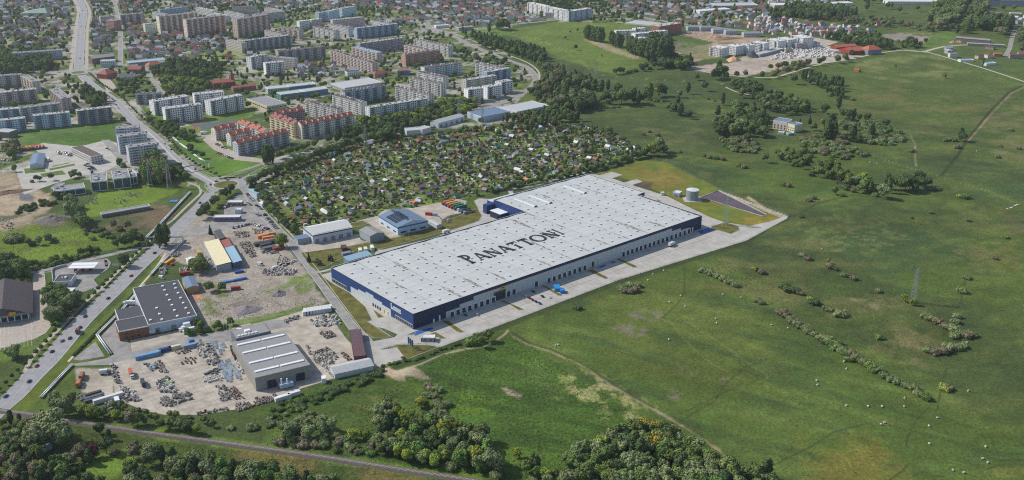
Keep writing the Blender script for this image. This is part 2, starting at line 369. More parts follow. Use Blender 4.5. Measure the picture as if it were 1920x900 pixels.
# building lawn and verges west of the hall
# construction land top right
paint([(1268,95),(1340,80),(1400,85),(1430,95),(1300,115),(1260,110)], (176, 150, 124), 4, 6, .9, None, .5)
paint([(1285,125),(1370,118),(1400,103),(1450,118),(1470,130),(1400,142),(1340,138),(1290,130)], (168, 156, 144), 4, 4, .95, None, .4)
paint([(1225,85),(1300,80),(1310,100),(1262,106),(1225,95)], (128, 114, 104), 5, 6, .85, ('f', .35, 6), .6)
paint([(1290,60),(1345,60),(1440,72),(1410,84),(1330,78),(1265,62)], (170, 148, 126), 4, 5, .85, None, .5)
paint([(1280,80),(1370,85),(1380,100),(1350,115),(1285,108),(1270,95)], (70, 96, 48), 5, 6, .6)
paint([(1090,72),(1130,80),(1200,108),(1190,110),(1140,95)], (156, 140, 118), 2, 2, .8, None, .4)
paint([(1440,110),(1466,112),(1470,126),(1445,132)], (176, 154, 130), 4, 4, .9)
paint([(1655,65),(1690,62),(1745,70),(1735,80),(1690,78),(1660,72)], (150, 138, 132), 3, 3, .95, None, .2)
paint([(1700,58),(1745,62),(1750,70),(1690,65)], (130, 128, 84), 5, 5, .6, ('f', .4, 5))
paint([(1730,75),(1775,55),(1800,70),(1770,92),(1730,95)], (84, 108, 52), 4, 3, .7)
# left: construction earth, reeds, bright meadow
paint([(-40,310),(60,325),(100,385),(85,400),(60,412),(-40,420)], (160, 146, 124), 5, 6, .95, None, .5)
paint([(-40,350),(40,345),(55,360),(20,370),(-40,375)], (112, 96, 78), 4, 6, .7, ('f', .35, 6))
paint([(-40,405),(70,405),(80,425),(20,440),(-40,442)], (158, 144, 124), 4, 6, .9, None, .5)
paint([(-40,412),(30,402),(70,398),(40,407),(-40,425)], (70, 80, 46), 2, 3, .8)
paint([(-40,440),(70,420),(200,440),(270,450),(230,465),(130,480),(-40,500)], (92, 112, 42), 5, 6, .95, None, .9)
paint([(-40,465),(100,455),(200,450),(120,462),(-40,475)], (70, 74, 50), 5, 6, .6, ('m', .4, 5))
paint([(220,405),(265,385),(310,385),(330,400),(300,435),(250,440),(200,430)], (112, 96, 76), 6, 6, .8, ('m', .3, 5), .6)
paint([(150,390),(200,355),(330,345),(335,360),(290,378),(190,405),(155,408)], (94, 116, 44), 3, 2, .95, None, .4)
paint([(60,405),(120,395),(140,430),(80,440)], (76, 92, 48), 6, 6, .8)
paint([(33,365),(50,360),(65,368),(60,378),(38,377)], (96, 98, 110), 2, 2, .9)
paint([(65,415),(95,400),(125,412),(110,425),(80,424)], (112, 104, 96), 3, 4, .85, None, .9)
# green field by the blocks
paint([(25,247),(60,238),(215,222),(232,245),(205,262),(150,278),(60,280),(30,262)], (70, 98, 40), 3, 2, .95, None, .5)
# strips along the main road
paint([(0,860),(0,780),(30,750),(150,640),(230,560),(300,480),(330,450),(390,370),(420,350),(455,345),(300,500),(200,630),(150,690),(60,760)], (84, 98, 42), 3, 2, .9, None, .3)
paint([(265,195),(300,230),(350,290),(400,330),(440,325),(520,290),(600,270),(560,270),(480,285),(430,290),(390,260),(320,230),(290,205)], (80, 112, 40), 4, 2, .95, None, .3)
paint([(130,145),(170,150),(220,185),(245,205),(235,215),(190,180),(140,160)], (84, 104, 44), 4, 2, .8)
paint([(0,690),(60,640),(110,600),(70,590),(0,640)], (84, 108, 44), 3, 3, .7)
# south-west industrial earth
paint([(345,600),(350,560),(365,500),(300,480),(310,440),(380,400),(460,410),(520,440),(560,490),(615,565),(590,578),(560,585),(420,615),(400,625),(375,620)], (156, 148, 138), 3, 3, .95, None, .6)
paint([(362,550),(385,545),(380,575),(400,620),(420,612),(400,560)], (98, 108, 62), 5, 7, .85, ('f', .38, 6), .8)
paint([(362,548),(378,545),(380,560),(365,562)], (190, 140, 108), 3, 3, .8)
paint([(430,545),(500,520),(560,540),(610,565),(560,580),(470,590),(420,600),(400,580)], (138, 130, 118), 8, 8, .7, ('m', .4, 6))
paint([(545,520),(580,515),(595,545),(560,550)], (86, 108, 52), 4, 5, .85, ('f', .35, 6))
paint([(495,545),(530,535),(560,540),(520,555)], (88, 108, 54), 4, 4, .8, ('f', .42, 6))
paint([(398,535),(425,540),(430,555),(405,560)], (84, 106, 50), 4, 4, .8)
paint([(440,570),(480,560),(482,580),(450,592)], (118, 112, 108), 4, 5, .8)
paint([(500,590),(440,600),(360,622),(345,632),(400,625),(500,602),(560,590),(590,570),(560,575)], (82, 104, 46), 2, 3, .8)
paint([(140,690),(210,690),(215,740),(170,745),(145,720)], (168, 160, 148), 2, 2, .9, None, .3)
paint([(0,800),(150,800),(480,850),(780,905),(700,940),(-40,940)], (64, 78, 38), 5, 5, .8, None, .9)
paint([(170,850),(240,840),(280,870),(200,900),(130,885)], (92, 116, 46), 6, 4, .9, None, .8)
paint([(560,800),(480,770),(640,715),(700,695),(715,700),(600,760)], (66, 92, 38), 3, 3, .7, None, .9)
# strips of grass along the rails
paint([(140,786),(300,805),(480,832),(700,865),(900,895),(905,905),(700,880),(480,850),(280,818),(140,798)], (96, 122, 44), 4, 2, .8)
paint([(430,840),(560,850),(700,880),(820,905),(600,905),(440,860)], (112, 98, 58), 6, 5, .7, ('m', .35, 5), .8)
# allotment ground: bright small lawns between hedges
ALLOT = [(470,352),(520,322),(600,290),(700,262),(760,262),(880,243),(1000,232),(1100,236),(1150,252),(1212,288),(1180,300),(1110,318),(1000,345),(900,365),(700,415),(560,437),(530,432)]
aP = GG(ALLOT); aa = R(40.5)
d = pdist(Xf, Yf, aP); ins = inside(Xf, Yf, aP); sel = np.where(ins)[0]
lx = Xf[sel]*math.cos(aa)+Yf[sel]*math.sin(aa); ly = -Xf[sel]*math.sin(aa)+Yf[sel]*math.cos(aa)
cell = np.random.default_rng(3).random((400, 400)); cell2 = np.random.default_rng(4).random((400, 400))
ci = (lx/13).astype(int) % 400; cj = (ly/9).astype(int) % 400
w = np.zeros(Xf.size); w[sel] = .9; mix((68, 82, 44), w, .6)
w = np.zeros(Xf.size); w[sel] = (cell[ci, cj] > .58)*(.25+.6*cell2[ci, cj]); mix((104, 128, 52), w)
w = np.zeros(Xf.size); w[sel] = (cell[ci, cj] < .14)*.8; mix((128, 116, 94), w); w[sel] = ((ly % 20) < 1.2)*.7; mix((48, 62, 36), w)
w = np.zeros(Xf.size); w[sel] = ((lx % 52) < 2.4)*.8; mix((140, 132, 110), w)
# town ground: worn lawns, paving and yards
TOWN = [(-60,-14),(1430,-14),(1440,20),(1330,60),(1190,45),(1000,38),(940,55),(860,65),(940,95),(1000,130),(1005,160),(960,200),(1030,190),(1000,225),(760,250),(600,275),(520,300),(400,300),(330,235),(260,195),(340,285),(430,345),(300,350),(90,330),(-60,320)]
field_saved = base.copy(); tp = GG(TOWN); ins = inside(Xf, Yf, tp); w = np.where(ins, 1., 0.)
mix((78, 96, 54), w*.7); mix((160, 156, 146), w*np.clip((n2-.47)*9, 0, 1)*.85, .3); mix((112, 122, 70), w*np.clip((n1-.5)*5, 0, 1)*np.clip((.5-n2)*8, 0, 1)*.6)
mix((58, 74, 44), w*np.clip((.44-n3)*8, 0, 1)*.5)
for pl, c in (([(25,249),(60,241),(215,226),(230,247),(205,262),(150,278),(60,280),(30,264)], (66,96,38)), ([(268,200),(300,230),(345,280),(395,325),(430,318),(520,286),(590,268),(560,272),(490,290),(440,296),(400,280),(375,258),(330,232),(290,205)], (78,108,40)), ([(395,248),(420,243),(440,262),(470,280),(520,283),(440,292),(410,275)], (80,108,42)), ([(570,108),(630,112),(590,122),(550,120)], (112,122,60)), ([(705,90),(755,92),(735,102),(715,100)], (190,172,136)), ([(335,235),(345,225),(450,195),(480,210),(440,235),(380,250),(345,250)], (84,112,44)),
              ([(508,42),(590,28),(600,40),(520,52)], (92,118,50)), ([(850,57),(920,52),(960,62),(900,75),(860,68)], (84,112,48)), ([(375,100),(430,90),(480,95),(440,112),(370,118)], (112,124,62)), ([(685,22),(720,24),(715,34),(690,32)], (90,114,50)),
              ([(760,18),(830,24),(790,34),(762,28)], (92,114,54)), ([(85,110),(118,108),(122,125),(98,132)], (124,124,70)), ([(68,175),(98,172),(98,182),(70,185)], (100,124,52)), ([(128,105),(143,106),(142,130),(128,130)], (96,116,50))):
    paint(pl, c, 4, 3, .9)
gw = np.clip((base[:, 1]/(base[:, 0]+1e-6)-1.0)*4, 0, 1)[:, None]; base = base*(gw*np.array([[1.22, 1.18, .96]])+(1-gw)*np.array([[1.04, 1.02, 1.0]])); base = base*(1+(n3-.5)[:, None]*.22+(n2-.5)[:, None]*.25)
me = bpy.data.meshes.new('ground'); nr, nc = YY.shape
me.vertices.add(Xf.size); co = np.zeros((Xf.size, 3)); co[:, 0] = Xf; co[:, 1] = Yf
me.vertices.foreach_set('co', co.ravel())
I = (np.arange(nr-1)[:, None]*nc+np.arange(nc-1)[None]).ravel()
quads = np.stack([I, I+1, I+nc+1, I+nc], 1)
me.loops.add(quads.size); me.loops.foreach_set('vertex_index', quads.ravel().astype(np.int32))
me.polygons.add(len(quads)); me.polygons.foreach_set('loop_start', (np.arange(len(quads))*4).astype(np.int32)); me.polygons.foreach_set('loop_total', np.full(len(quads), 4, np.int32))
ca = me.color_attributes.new('land', 'FLOAT_COLOR', 'POINT'); ca.data.foreach_set('color', np.concatenate([base, rough[:, None]], 1).ravel())
me.update(); me.validate()
gm = bpy.data.materials.new('land_cover'); gm.use_nodes = True; nt = gm.node_tree; n = nt.nodes; L = nt.links
bs = n['Principled BSDF']; bs.inputs['Roughness'].default_value = .95; bs.inputs['Specular IOR Level'].default_value = .15
at = n.new('ShaderNodeAttribute'); at.attribute_name = 'land'; tc = n.new('ShaderNodeTexCoord')
def nz(sc, det=4, ro=.6):
    q = n.new('ShaderNodeTexNoise'); q.inputs['Scale'].default_value = sc; q.inputs['Detail'].default_value = det; q.inputs['Roughness'].default_value = ro
    L.new(tc.outputs['Object'], q.inputs['Vector']); return q.outputs['Fac']
def rng_(s, a, b, lo=.3, hi=.7):
    q = n.new('ShaderNodeMapRange'); q.inputs[1].default_value = lo; q.inputs[2].default_value = hi; q.inputs[3].default_value = a; q.inputs[4].default_value = b
    L.new(s, q.inputs[0]); return q.outputs[0]
def mth(op, a, b):
    q = n.new('ShaderNodeMath'); q.operation = op
    for i, v in enumerate((a, b)):
        if isinstance(v, (int, float)): q.inputs[i].default_value = v
        else: L.new(v, q.inputs[i])
    return q.outputs[0]
fine = nz(.42, 5, .7); mid = nz(.09, 4); big = nz(.012, 5)
grain = nz(1.5, 3, .7); f1 = mth('SUBTRACT', mth('ADD', rng_(fine, 0, 1.3, .35, .65), rng_(grain, 0, .7, .35, .65)), 1.0); f1 = mth('MULTIPLY', f1, at.outputs['Alpha']); f1 = mth('ADD', mth('MULTIPLY', f1, .75), 1.0)
val = mth('MULTIPLY', mth('MULTIPLY', f1, rng_(mid, .8, 1.2)), rng_(big, .8, 1.2))
hs = n.new('ShaderNodeHueSaturation'); L.new(at.outputs['Color'], hs.inputs['Color']); L.new(val, hs.inputs['Value']); L.new(rng_(mid, .487, .513), hs.inputs['Hue']); L.new(hs.outputs[0], bs.inputs['Base Color'])
bp = n.new('ShaderNodeBump'); bp.inputs['Distance'].default_value = 1.3; L.new(mth('MULTIPLY', at.outputs['Alpha'], .9), bp.inputs['Strength']); L.new(fine, bp.inputs['Height']); L.new(bp.outputs[0], bs.inputs['Normal'])
me.materials.append(gm); structure('ground', me)
# ------------------------------------------------------------------ PAVED SHEETS
ASPH = mat('asphalt', (146, 145, 147), .9, .10, .15); ASPH2 = mat('worn_asphalt', (142, 139, 136), .92, .2, .12)
CONC = mat('pale_concrete', (170, 167, 160), .9, .13, .09); CONC2 = mat('yard_concrete', (170, 161, 148), .9, .2, .1); PAVE = mat('pavement_setts', (168, 158, 146), .9, .12, .3)
PATH = mat('sandy_path', (180, 172, 154), .95, .12, .3); KERB = mat('kerb_stone', (186, 184, 178), .9, .05, .5); LAWN = mat('mown_lawn', (94, 92, 42), .95, .35, .12, bump=.4)
LAWN2 = mat('green_verge', (84, 106, 42), .95, .25, .25, bump=.4); WHITE = mat('white_road_paint', (192, 192, 190), .8, .08, .5); BLUEP = mat('blue_road_paint', (40, 92, 156), .7, .08, .5)
PALE = mat('pale_path', (192, 182, 158), .95, .1, .3)
BALL = mat('rail_ballast', (90, 82, 76), .95, .2, .8); POND = mat('pond_sheet', (92, 78, 86), .6, .12, .06)
def sheet(name, pts, m, z=.05, raw=False, occ=True, kerb=0):
    P = pts if raw else GG(pts)
    if sum(P[i][0]*P[(i+1) % len(P)][1]-P[(i+1) % len(P)][0]*P[i][1] for i in range(len(P))) < 0: P = P[::-1]
    b = MB(); b.face([(x, y, z) for x, y in P], m)
    if kerb:
        Q = P+[P[0]]; strip_mb(b, Q, .35, z+.12, KERB, 0, .12, False)
    if occ: occ_poly(P)
    return structure(name, b)
def road(name, pts, w, m=ASPH, z=.09, n=5, kerbs=True, occ=True, raw=False):
    P = smooth(pts if raw else GG(pts), n); b = MB(); strip_mb(b, P, w, z, m, occ=occ)
    if kerbs:
        for s in (-1, 1): strip_mb(b, P, .45, z+.12, KERB, s*(w/2+.2), .12, False)
    structure(name, b); return P
def path(pts, w, m=PATH, z=.07, n=4, name='footpath'): return road(name, pts, w, m, z, n, False)
marks = MB()
# main road, south-west leg and north-west leg
RS = road('main_road', [(-60,820),(0,765),(27,742),(60,707),(95,672),(155,602),(212,547),(252,507),(297,465),(325,437),(352,410),(376,387),(392,368),(402,357)], 15)
RN = road('main_road', [(406,344),(385,334),(332,302),(287,256),(250,226),(212,187),(180,165),(160,148),(152,141)], 13)
RT = road('main_road', [(147,132),(149,110),(150,87),(152,55),(157,30),(156,16),(148,0),(140,-12)], 15)
for P, w in ((RS, 15), (RN, 13), (RT, 14)):
    for s in (-1, 1):
        dashes(marks, P, .18, .13, WHITE, s*w*.24, 5, 6)
        strip_mb(marks, P, .15, .13, WHITE, s*(w/2-.5), 0, False)
    strip_mb(marks, P, .18, .13, WHITE, -.25, 0, False); strip_mb(marks, P, .18, .13, WHITE, .35, 0, False)
strip_mb(marks, RN[:18], 2.6, .125, mat('hatched_median', (176,176,172)), 0, 0, False)
for s_ in (-1, 1): path_P = offset(RT, s_*12.5); b_ = MB(); strip_mb(b_, path_P, 6, .06, PAVE); structure('footpath', b_)
path([(138,-12),(146,10),(154,30),(157,60),(155,90),(154,120)], 5, PAVE); path([(141,125),(142,90),(143,60),(146,35)], 4, PAVE)
def ring(name, px, py, r0, r1, m, z, seg=48):
    cx, cy = G(px, py); b = MB()
    for k in range(seg):
        a, c = 2*math.pi*k/seg, 2*math.pi*(k+1)/seg
        p = lambda an, rr: (cx+rr*math.cos(an), cy+rr*math.sin(an), z)
        if r0: b.face([p(a, r0), p(a, r1), p(c, r1), p(c, r0)], m)
        else: b.face([(cx, cy, z), p(a, r1), p(c, r1)], m)
    occ_poly([(cx+r1*math.cos(k*.4), cy+r1*math.sin(k*.4)) for k in range(16)]); return structure(name, b)
for (rx, ry, r0, r1) in ((423,346,13.2,22.5), (146,136,11.5,20)):
    ring('roundabout_road', rx, ry, 0, r1, ASPH, .11); ring('roundabout_kerb', rx, ry, r0, r0+2.2, CONC, .22); ring('roundabout_island', rx, ry, 0, r0, LAWN if rx > 200 else LAWN2, .26)
    ring('roundabout_kerb', rx, ry, r1-.2, r1+.4, KERB, .23)
RE = road('east_road', [(432,338),(455,335),(478,326),(500,314),(530,300),(565,288),(600,282),(640,272),(700,262)], 8)
road('east_road', [(440,352),(462,349),(490,338),(520,320)], 5, ASPH2, .08)
road('east_road', [(425,332),(450,322),(480,311),(520,297)], 5, ASPH2, .085)
RV = road('service_street', [(455,352),(462,358),(470,372),(488,395),(505,414),(528,438),(548,458),(567,482),(590,512),(610,540),(633,572),(655,602),(670,622),(688,640)], 8.5, ASPH2, .08)
path([(478,361),(490,376),(510,400),(535,428),(552,446)], 2.2, PAVE); path([(575,482),(600,513),(625,545),(650,578),(668,600),(678,618)], 2.2, CONC)
for p in ([(-20,690),(35,660),(60,690)],): pass
path([(-50,850),(25,745),(60,670),(100,628),(125,603),(160,566),(190,540),(215,515),(240,490),(262,470)], 3.4, PAVE)
path([(128,678),(145,660),(175,630),(215,590),(255,545),(290,505),(311,475)], 2.0, PALE)
path([(325,412),(345,392),(362,376),(376,362),(372,350),(352,342)], 3, PAVE); path([(262,470),(290,443),(308,425),(325,412)], 2.4, PAVE)
path([(480,315),(520,298),(560,288),(600,278),(620,273)], 2.2, PATH, .12); path([(350,318),(380,330),(400,334)], 2.5, PATH); path([(405,335),(440,325),(480,312)], 2.5, PATH)
path([(150,145),(165,160),(178,172),(190,183)], 5, PAVE, .08); path([(188,140),(205,160),(210,172)], 16, PAVE, .065)
road('town_street', [(226,125),(226,100),(226,70),(225,45),(220,25),(216,8),(212,-10)], 8, ASPH2)
road('town_street', [(184,133),(200,128),(226,124),(245,122),(262,122),(275,135),(290,155),(308,180)], 6, ASPH2)
for p, w in (([(300,0),(318,8),(330,12)], 8), ([(0,100),(60,98),(120,92),(140,88)], 6), ([(30,150),(70,138),(110,133),(125,137)], 6), ([(205,200),(235,208),(262,205)], 6),
             ([(355,112),(400,103),(430,98),(455,108),(478,125)], 5), ([(0,360-268),(0,95),(0,98)], 1)):
    if len(p) > 2 and w > 1: road('town_street', p, w, ASPH2, .085, 4, False)
road('town_avenue', [(480,92),(560,83),(640,76),(700,72),(760,66),(800,58),(806,50)], 12, ASPH2, .085)
road('town_avenue', [(480,100),(550,92),(620,84),(690,79),(740,72)], 5, PAVE, .06, 4, False)
road('town_avenue', [(806,50),(800,42),(812,38),(830,33),(860,28)], 8, ASPH2, .085)
road('ring_road', [(806,52),(835,60),(865,76),(900,92),(950,112),(985,125),(1002,140),(1004,152),(990,168),(960,186),(930,196),(880,205)], 10, ASPH2, .095)
path([(845,60),(900,82),(950,102),(990,118),(1010,135),(1010,155)], 3, PATH)
road('ring_road', [(806,52),(830,65),(860,60),(900,55),(960,46),(1020,40),(1075,32),(1120,22),(1160,20)], 9, ASPH2, .1)
road('far_road', [(1105,15),(1150,22),(1200,32),(1280,45),(1330,50),(1400,58)], 9, ASPH2, .09)
road('far_road', [(550,20),(600,8),(640,-8)], 8, ASPH2, .09); road('far_road', [(640,70),(700,48),(760,30),(805,22)], 6, ASPH2, .08)
path([(1290,125),(1340,138),(1440,146),(1480,137),(1540,120),(1600,110),(1640,101),(1695,94),(1725,97)], 4.5, PATH, .07)
path([(1680,93),(1725,97),(1735,97),(1790,112),(1850,130),(1920,153),(1990,178)], 4.5, PATH, .08)
path([(1732,98),(1750,92),(1780,86),(1830,84),(1880,88)], 7, PATH, .06)
path([(1360,163),(1380,172),(1405,178),(1430,186)], 3, PATH)
road('far_street', [(1885,105),(1893,90),(1898,70),(1905,50)], 7, ASPH2, .08)
# asphalt triangle with kiosks, parking and forecourts
sheet('parking_area', [(420,385),(448,364),(466,358),(478,372),(508,414),(545,455),(530,450),(500,425),(470,418),(430,428),(395,440),(340,445),(345,432),(400,418),(420,405)], ASPH2, .055)
sheet('parking_area', [(88,300),(60,275),(80,268),(150,275),(200,262),(225,270),(240,290),(240,300),(190,325),(150,330),(100,345),(45,365),(30,318)], CONC, .055)
sheet('parking_area', [(190,262),(205,262),(240,290),(245,300),(225,305)], ASPH2, .07)
sheet('parking_area', [(380,190),(0,0),(0,0)][:0] or [(393,252),(405,250),(420,275),(450,290),(500,300),(540,290),(560,295),(500,306),(440,300),(400,280),(380,262)], PAVE, .06)
sheet('forecourt', T(0,2,[(310,250),(400,230),(500,195),(760,145),(800,140),(830,170),(810,215),(720,280),(700,300),(730,340),(790,370),(760,395),(700,360),(640,385),(560,400),(480,400),(400,340),(390,240)]), ASPH2, .06, kerb=1)
path(T(0,2,[(170,250),(330,225),(480,190),(700,140),(850,105),(960,75),(1060,60),(1120,50)]), 7, ASPH2, .075, name='access_road')
sheet('supermarket_parking', T(0,2,[(250,240),(330,235),(350,420),(380,650),(340,700),(250,745),(90,790),(20,810),(-160,830),(-160,560),(230,580),(245,380)]), PAVE, .06, kerb=1)
for k in range(9):
    for j, (yy, hh) in enumerate(((612,17),(637,20))):
        a = (1+k*7.3, yy-k*1.1); sheet_pts = [a, (a[0]+5.6, a[1]-.8), (a[0]+5.8, a[1]+hh-1), (a[0]+.4, a[1]+hh)]
        b = GG(sheet_pts); strip_mb(marks, [b[0], b[3]], .25, .12, WHITE, 0, 0, False)
# industrial yards
sheet('yard_road', [(272,542),(276,552),(240,590),(233,612),(240,638),(252,662),(250,675),(205,684),(140,686),(128,684),(200,672),(214,664),(204,650),(192,636),(190,630),(225,592),(255,558)], ASPH2, .05)
sheet('gravel_patch', [(137,674),(160,655),(179,641),(196,668),(150,676)], ASPH2, .05)
sheet('yard_concrete', T(0,2,[(800,870),(990,820),(970,740),(1480,650),(1500,690),(1390,735),(1000,815)])[:0] or [(205,682),(250,672),(247,656),(243,638),(345,618),(372,612),(376,620),(348,634),(430,618),(450,610),(470,606),(472,620),(462,628),(448,640),(441,660),(452,680),(470,720),(483,740),(505,735),(540,722),(582,712),(600,705),(640,680),(660,672),(700,685),(700,690),(640,705),(560,730),(500,752),(440,768),(375,778),(310,778),(270,770),(235,755),(215,735),(212,705)], CONC2, .055)
sheet('yard_concrete', [(560,600),(590,576),(612,582),(640,622),(660,650),(700,690),(640,690),(600,700),(584,712),(572,680),(558,640),(540,610)], CONC2, .06)
sheet('yard_ground', [(500,602),(592,576),(702,689),(600,714),(520,737),(470,747),(450,690),(440,640)], CONC2, .042)
sheet('yard_road', [(430,618),(505,600),(540,600),(545,612),(472,626),(448,640),(441,650),(430,640),(345,650),(250,672),(247,660),(345,633)], ASPH2, .075)
sheet('yard_gravel', T(1,1,[(0,0)])[:0] or Z(560,360,5.325,[(0,430),(80,400),(60,470),(600,420),(620,480),(700,500),(120,612),(60,600),(0,530)]), CONC2, .055)
sheet('yard_gravel', Z(560,360,5.325,[(640,275),(780,240),(850,180),(1140,160),(1440,100),(1590,70),(1680,90),(1620,210),(1480,240),(1450,320),(1310,345),(1000,410),(1080,425),(920,465)]), CONC2, .055)
sheet('yard_gravel', Z(560,360,5.325,[(500,315),(640,275),(780,240),(800,250),(650,290),(520,330)]), PAVE, .065)
# concrete round the big hall
sheet('yard_slab', T(2,1,[(575,405),(660,412),(750,388),(830,412),(750,438),(840,468),(935,443),(980,462),(900,488),(1165,572),(1330,655),(1500,735),(1600,768),(1780,795),(1920,765)])+[(1475,405),(1477,409),(1400,451),(1160,525),(960,601),(875,633),(824,651),(785,640),(740,600),(700,500),(1000,360)], CONC, .05)
sheet('yard_slab', T(1,2,[(490,260),(570,240),(900,200)])+[(776,619),(824,651),(790,651),(765,645),(738,651),(715,655),(745,652),(760,672),(705,689),(690,672),(677,647),(667,626),(680,618),(700,640),(720,636),(740,632),(745,627),(720,616),(700,612),(690,602),(680,590),(660,570),(640,550),(620,530),(602,517)], CONC, .045)
sheet('yard_slab', Z(560,360,5.325,[(170,800),(330,760),(480,700),(480,720),(330,775),(180,820)]), CONC, .06)
sheet('yard_slab', Z(560,360,5.325,[(780,575),(850,575),(1000,540),(1300,470),(1600,380),(1800,300),(1820,240),(1790,160),(1750,90),(1800,65),(1925,70),(1925,330),(800,640),(760,620)]), CONC, .058)
path(T(1,1,[(1920,560)])+[(960,356),(1000,348),(1050,335),(1090,325),(1110,322)], 5, CONC, .06)
for nm, pts in (('lawn', T(1,2,[(455,250),(565,232),(568,238),(488,262),(580,330),(700,395),(820,500),(870,600),(838,610),(1010,725),(960,740),(880,735),(800,690),(740,620),(600,430)])), ('lawn', T(1,2,[(875,520),(960,575),(915,585)])),
          ('lawn', T(1,2,[(935,820),(1060,785),(1300,790),(1370,805),(1150,890),(1118,890),(1055,808)])), ('lawn', T(1,2,[(1135,710),(1200,685),(1190,712)])),
          ('lawn', T(1,2,[(1305,705),(1350,692),(1428,738),(1340,742)])), ('lawn', T(1,2,[(1390,605),(1440,605),(1562,688),(1530,695),(1500,685)])),
          ('lawn', Z(840,480,7.377,[(720,625),(770,615),(1045,735),(1035,750),(970,750),(860,680)])), ('lawn', Z(840,480,7.377,[(1285,410),(1340,410),(1580,535),(1570,550),(1520,550)])),
          ('lawn', T(2,2,[(560,230),(600,220),(718,280),(712,292),(690,290)])), ('lawn', T(2,2,[(780,145),(810,142),(935,195),(930,207),(905,207)])),
          ('lawn', T(2,1,[(1490,800),(1600,768),(1700,800),(1705,825),(1640,855),(1500,815)])), ('lawn', T(2,1,[(1065,603),(1095,598),(1120,608),(1105,616)])),
          ('lawn', Z(560,360,5.325,[(20,610),(340,565),(500,545),(1080,432),(1310,350),(1600,240),(1780,160),(1830,235),(1800,290),(1560,370),(1100,500),(820,570),(600,560),(480,640),(180,790),(110,740)])),
          ('lawn', T(1,1,[(1745,695),(1780,690),(1795,705),(1760,718)])), ('lawn', T(1,2,[(835,340)])[:0] or Z(560,360,5.325,[(500,320),(640,285),(690,320),(620,345),(560,350)])),
          ('median_island', Z(240,281,3.267,[(435,212),(470,200),(492,222),(480,240),(502,262),(470,262),(442,238)])), ('median_island', Z(240,281,3.267,[(545,180),(600,166),(668,168),(640,181),(560,184)])), ('median_island', Z(240,281,3.267,[(700,182),(730,171),(762,176),(735,187)])), ('median_island', Z(240,281,3.267,[(398,108),(430,118),(534,162),(500,170),(440,140)])), ('median_island', Z(240,281,3.267,[(735,150),(850,92),(872,98),(780,148),(748,158)])), ('median_island', Z(240,281,3.267,[(770,166),(905,104),(935,108),(810,170)])), ('median_island', Z(240,281,3.267,[(590,160),(740,118),(820,88),(830,94),(720,140),(640,160)])), ('median_island', [(400,362),(410,358),(416,361),(404,364)]), ('median_island', [(408,336),(432,331),(452,333),(430,336)])):
    sheet(nm, pts, LAWN if nm == 'lawn' else LAWN2, .15, kerb=1)
for pts in (Z(680,570,7.377,[(690,400),(760,370),(960,325),(985,345),(860,390),(725,440)]), Z(1080,380,7.377,[(1680,400),(1830,350),(1930,378),(1740,435)]), T(2,2,[(640,203),(690,183),(712,190),(665,211)]), T(2,2,[(738,167),(765,158),(782,165),(755,175)])):
    sheet('painted_bay', pts, BLUEP, .16)
sheet('storage_pond', T(2,1,[(1400,583),(1550,535),(1905,712),(1890,722)]), POND, .14)
b = MB(); strip_mb(b, GG(T(2,1,[(1400,583),(1550,530),(1910,712)])), 1.4, .6, CONC, 0, .6, False); strip_mb(b, GG(T(2,1,[(1905,722),(1880,722),(1640,650),(1480,600),(1400,583)])), .8, .4, CONC, 0, .4, False); structure('pond_rim', b)
sheet('sports_pitch', Z(260,180,6,[(590,335),(1100,256),(1112,300),(830,352),(745,388),(650,350)]), mat('sports_pitch', (86,100,98), .9), .07)
sheet('sports_court', Z(260,180,6,[(560,300),(790,262),(818,280),(605,326)]), mat('red_court', (146,98,94), .9), .1); sheet('sand_court', Z(260,180,6,[(430,310),(515,300),(585,332),(440,356)]), PATH, .1)
P = GG([(400+7.5*math.cos(k*.393)-33, 242+4*math.sin(k*.393)) for k in range(17)]); b = MB(); strip_mb(b, P, 3.5, .1, mat('red_court', (146,98,94)), 0, 0, False); structure('running_track', b)
for pl in ([(240,300),(440,288),(455,330),(250,350)], [(490,302),(740,250),(755,265),(500,318)], [(400,352),(620,316),(660,355),(420,385)], [(520,275),(690,238),(700,243),(525,282)]): sheet('median_island', Z(0,260,5.325,pl), LAWN2, .15)
# parking bay lines round the hall
for (a, c, n_, L_) in ((Z(680,570,7.377,[(130,225)])[0], Z(680,570,7.377,[(430,440)])[0], 16, 5), (Z(680,570,7.377,[(300,190)])[0], Z(680,570,7.377,[(620,350)])[0], 16, 5), (Z(680,570,7.377,[(270,630)])[0], Z(680,570,7.377,[(480,600)])[0], 8, 5)):
    A, Cc = Vector(G(*a)), Vector(G(*c)); dv = (Cc-A).normalized(); nv = Vector((dv.y, -dv.x))
    if n_ == 16 and a[1] > 597: nv = -nv
    for k in range(n_+1):
        p = A.lerp(Cc, k/n_); strip_mb(marks, [tuple(p), tuple(p-nv*L_)], .2, .16, WHITE, 0, 0, False)
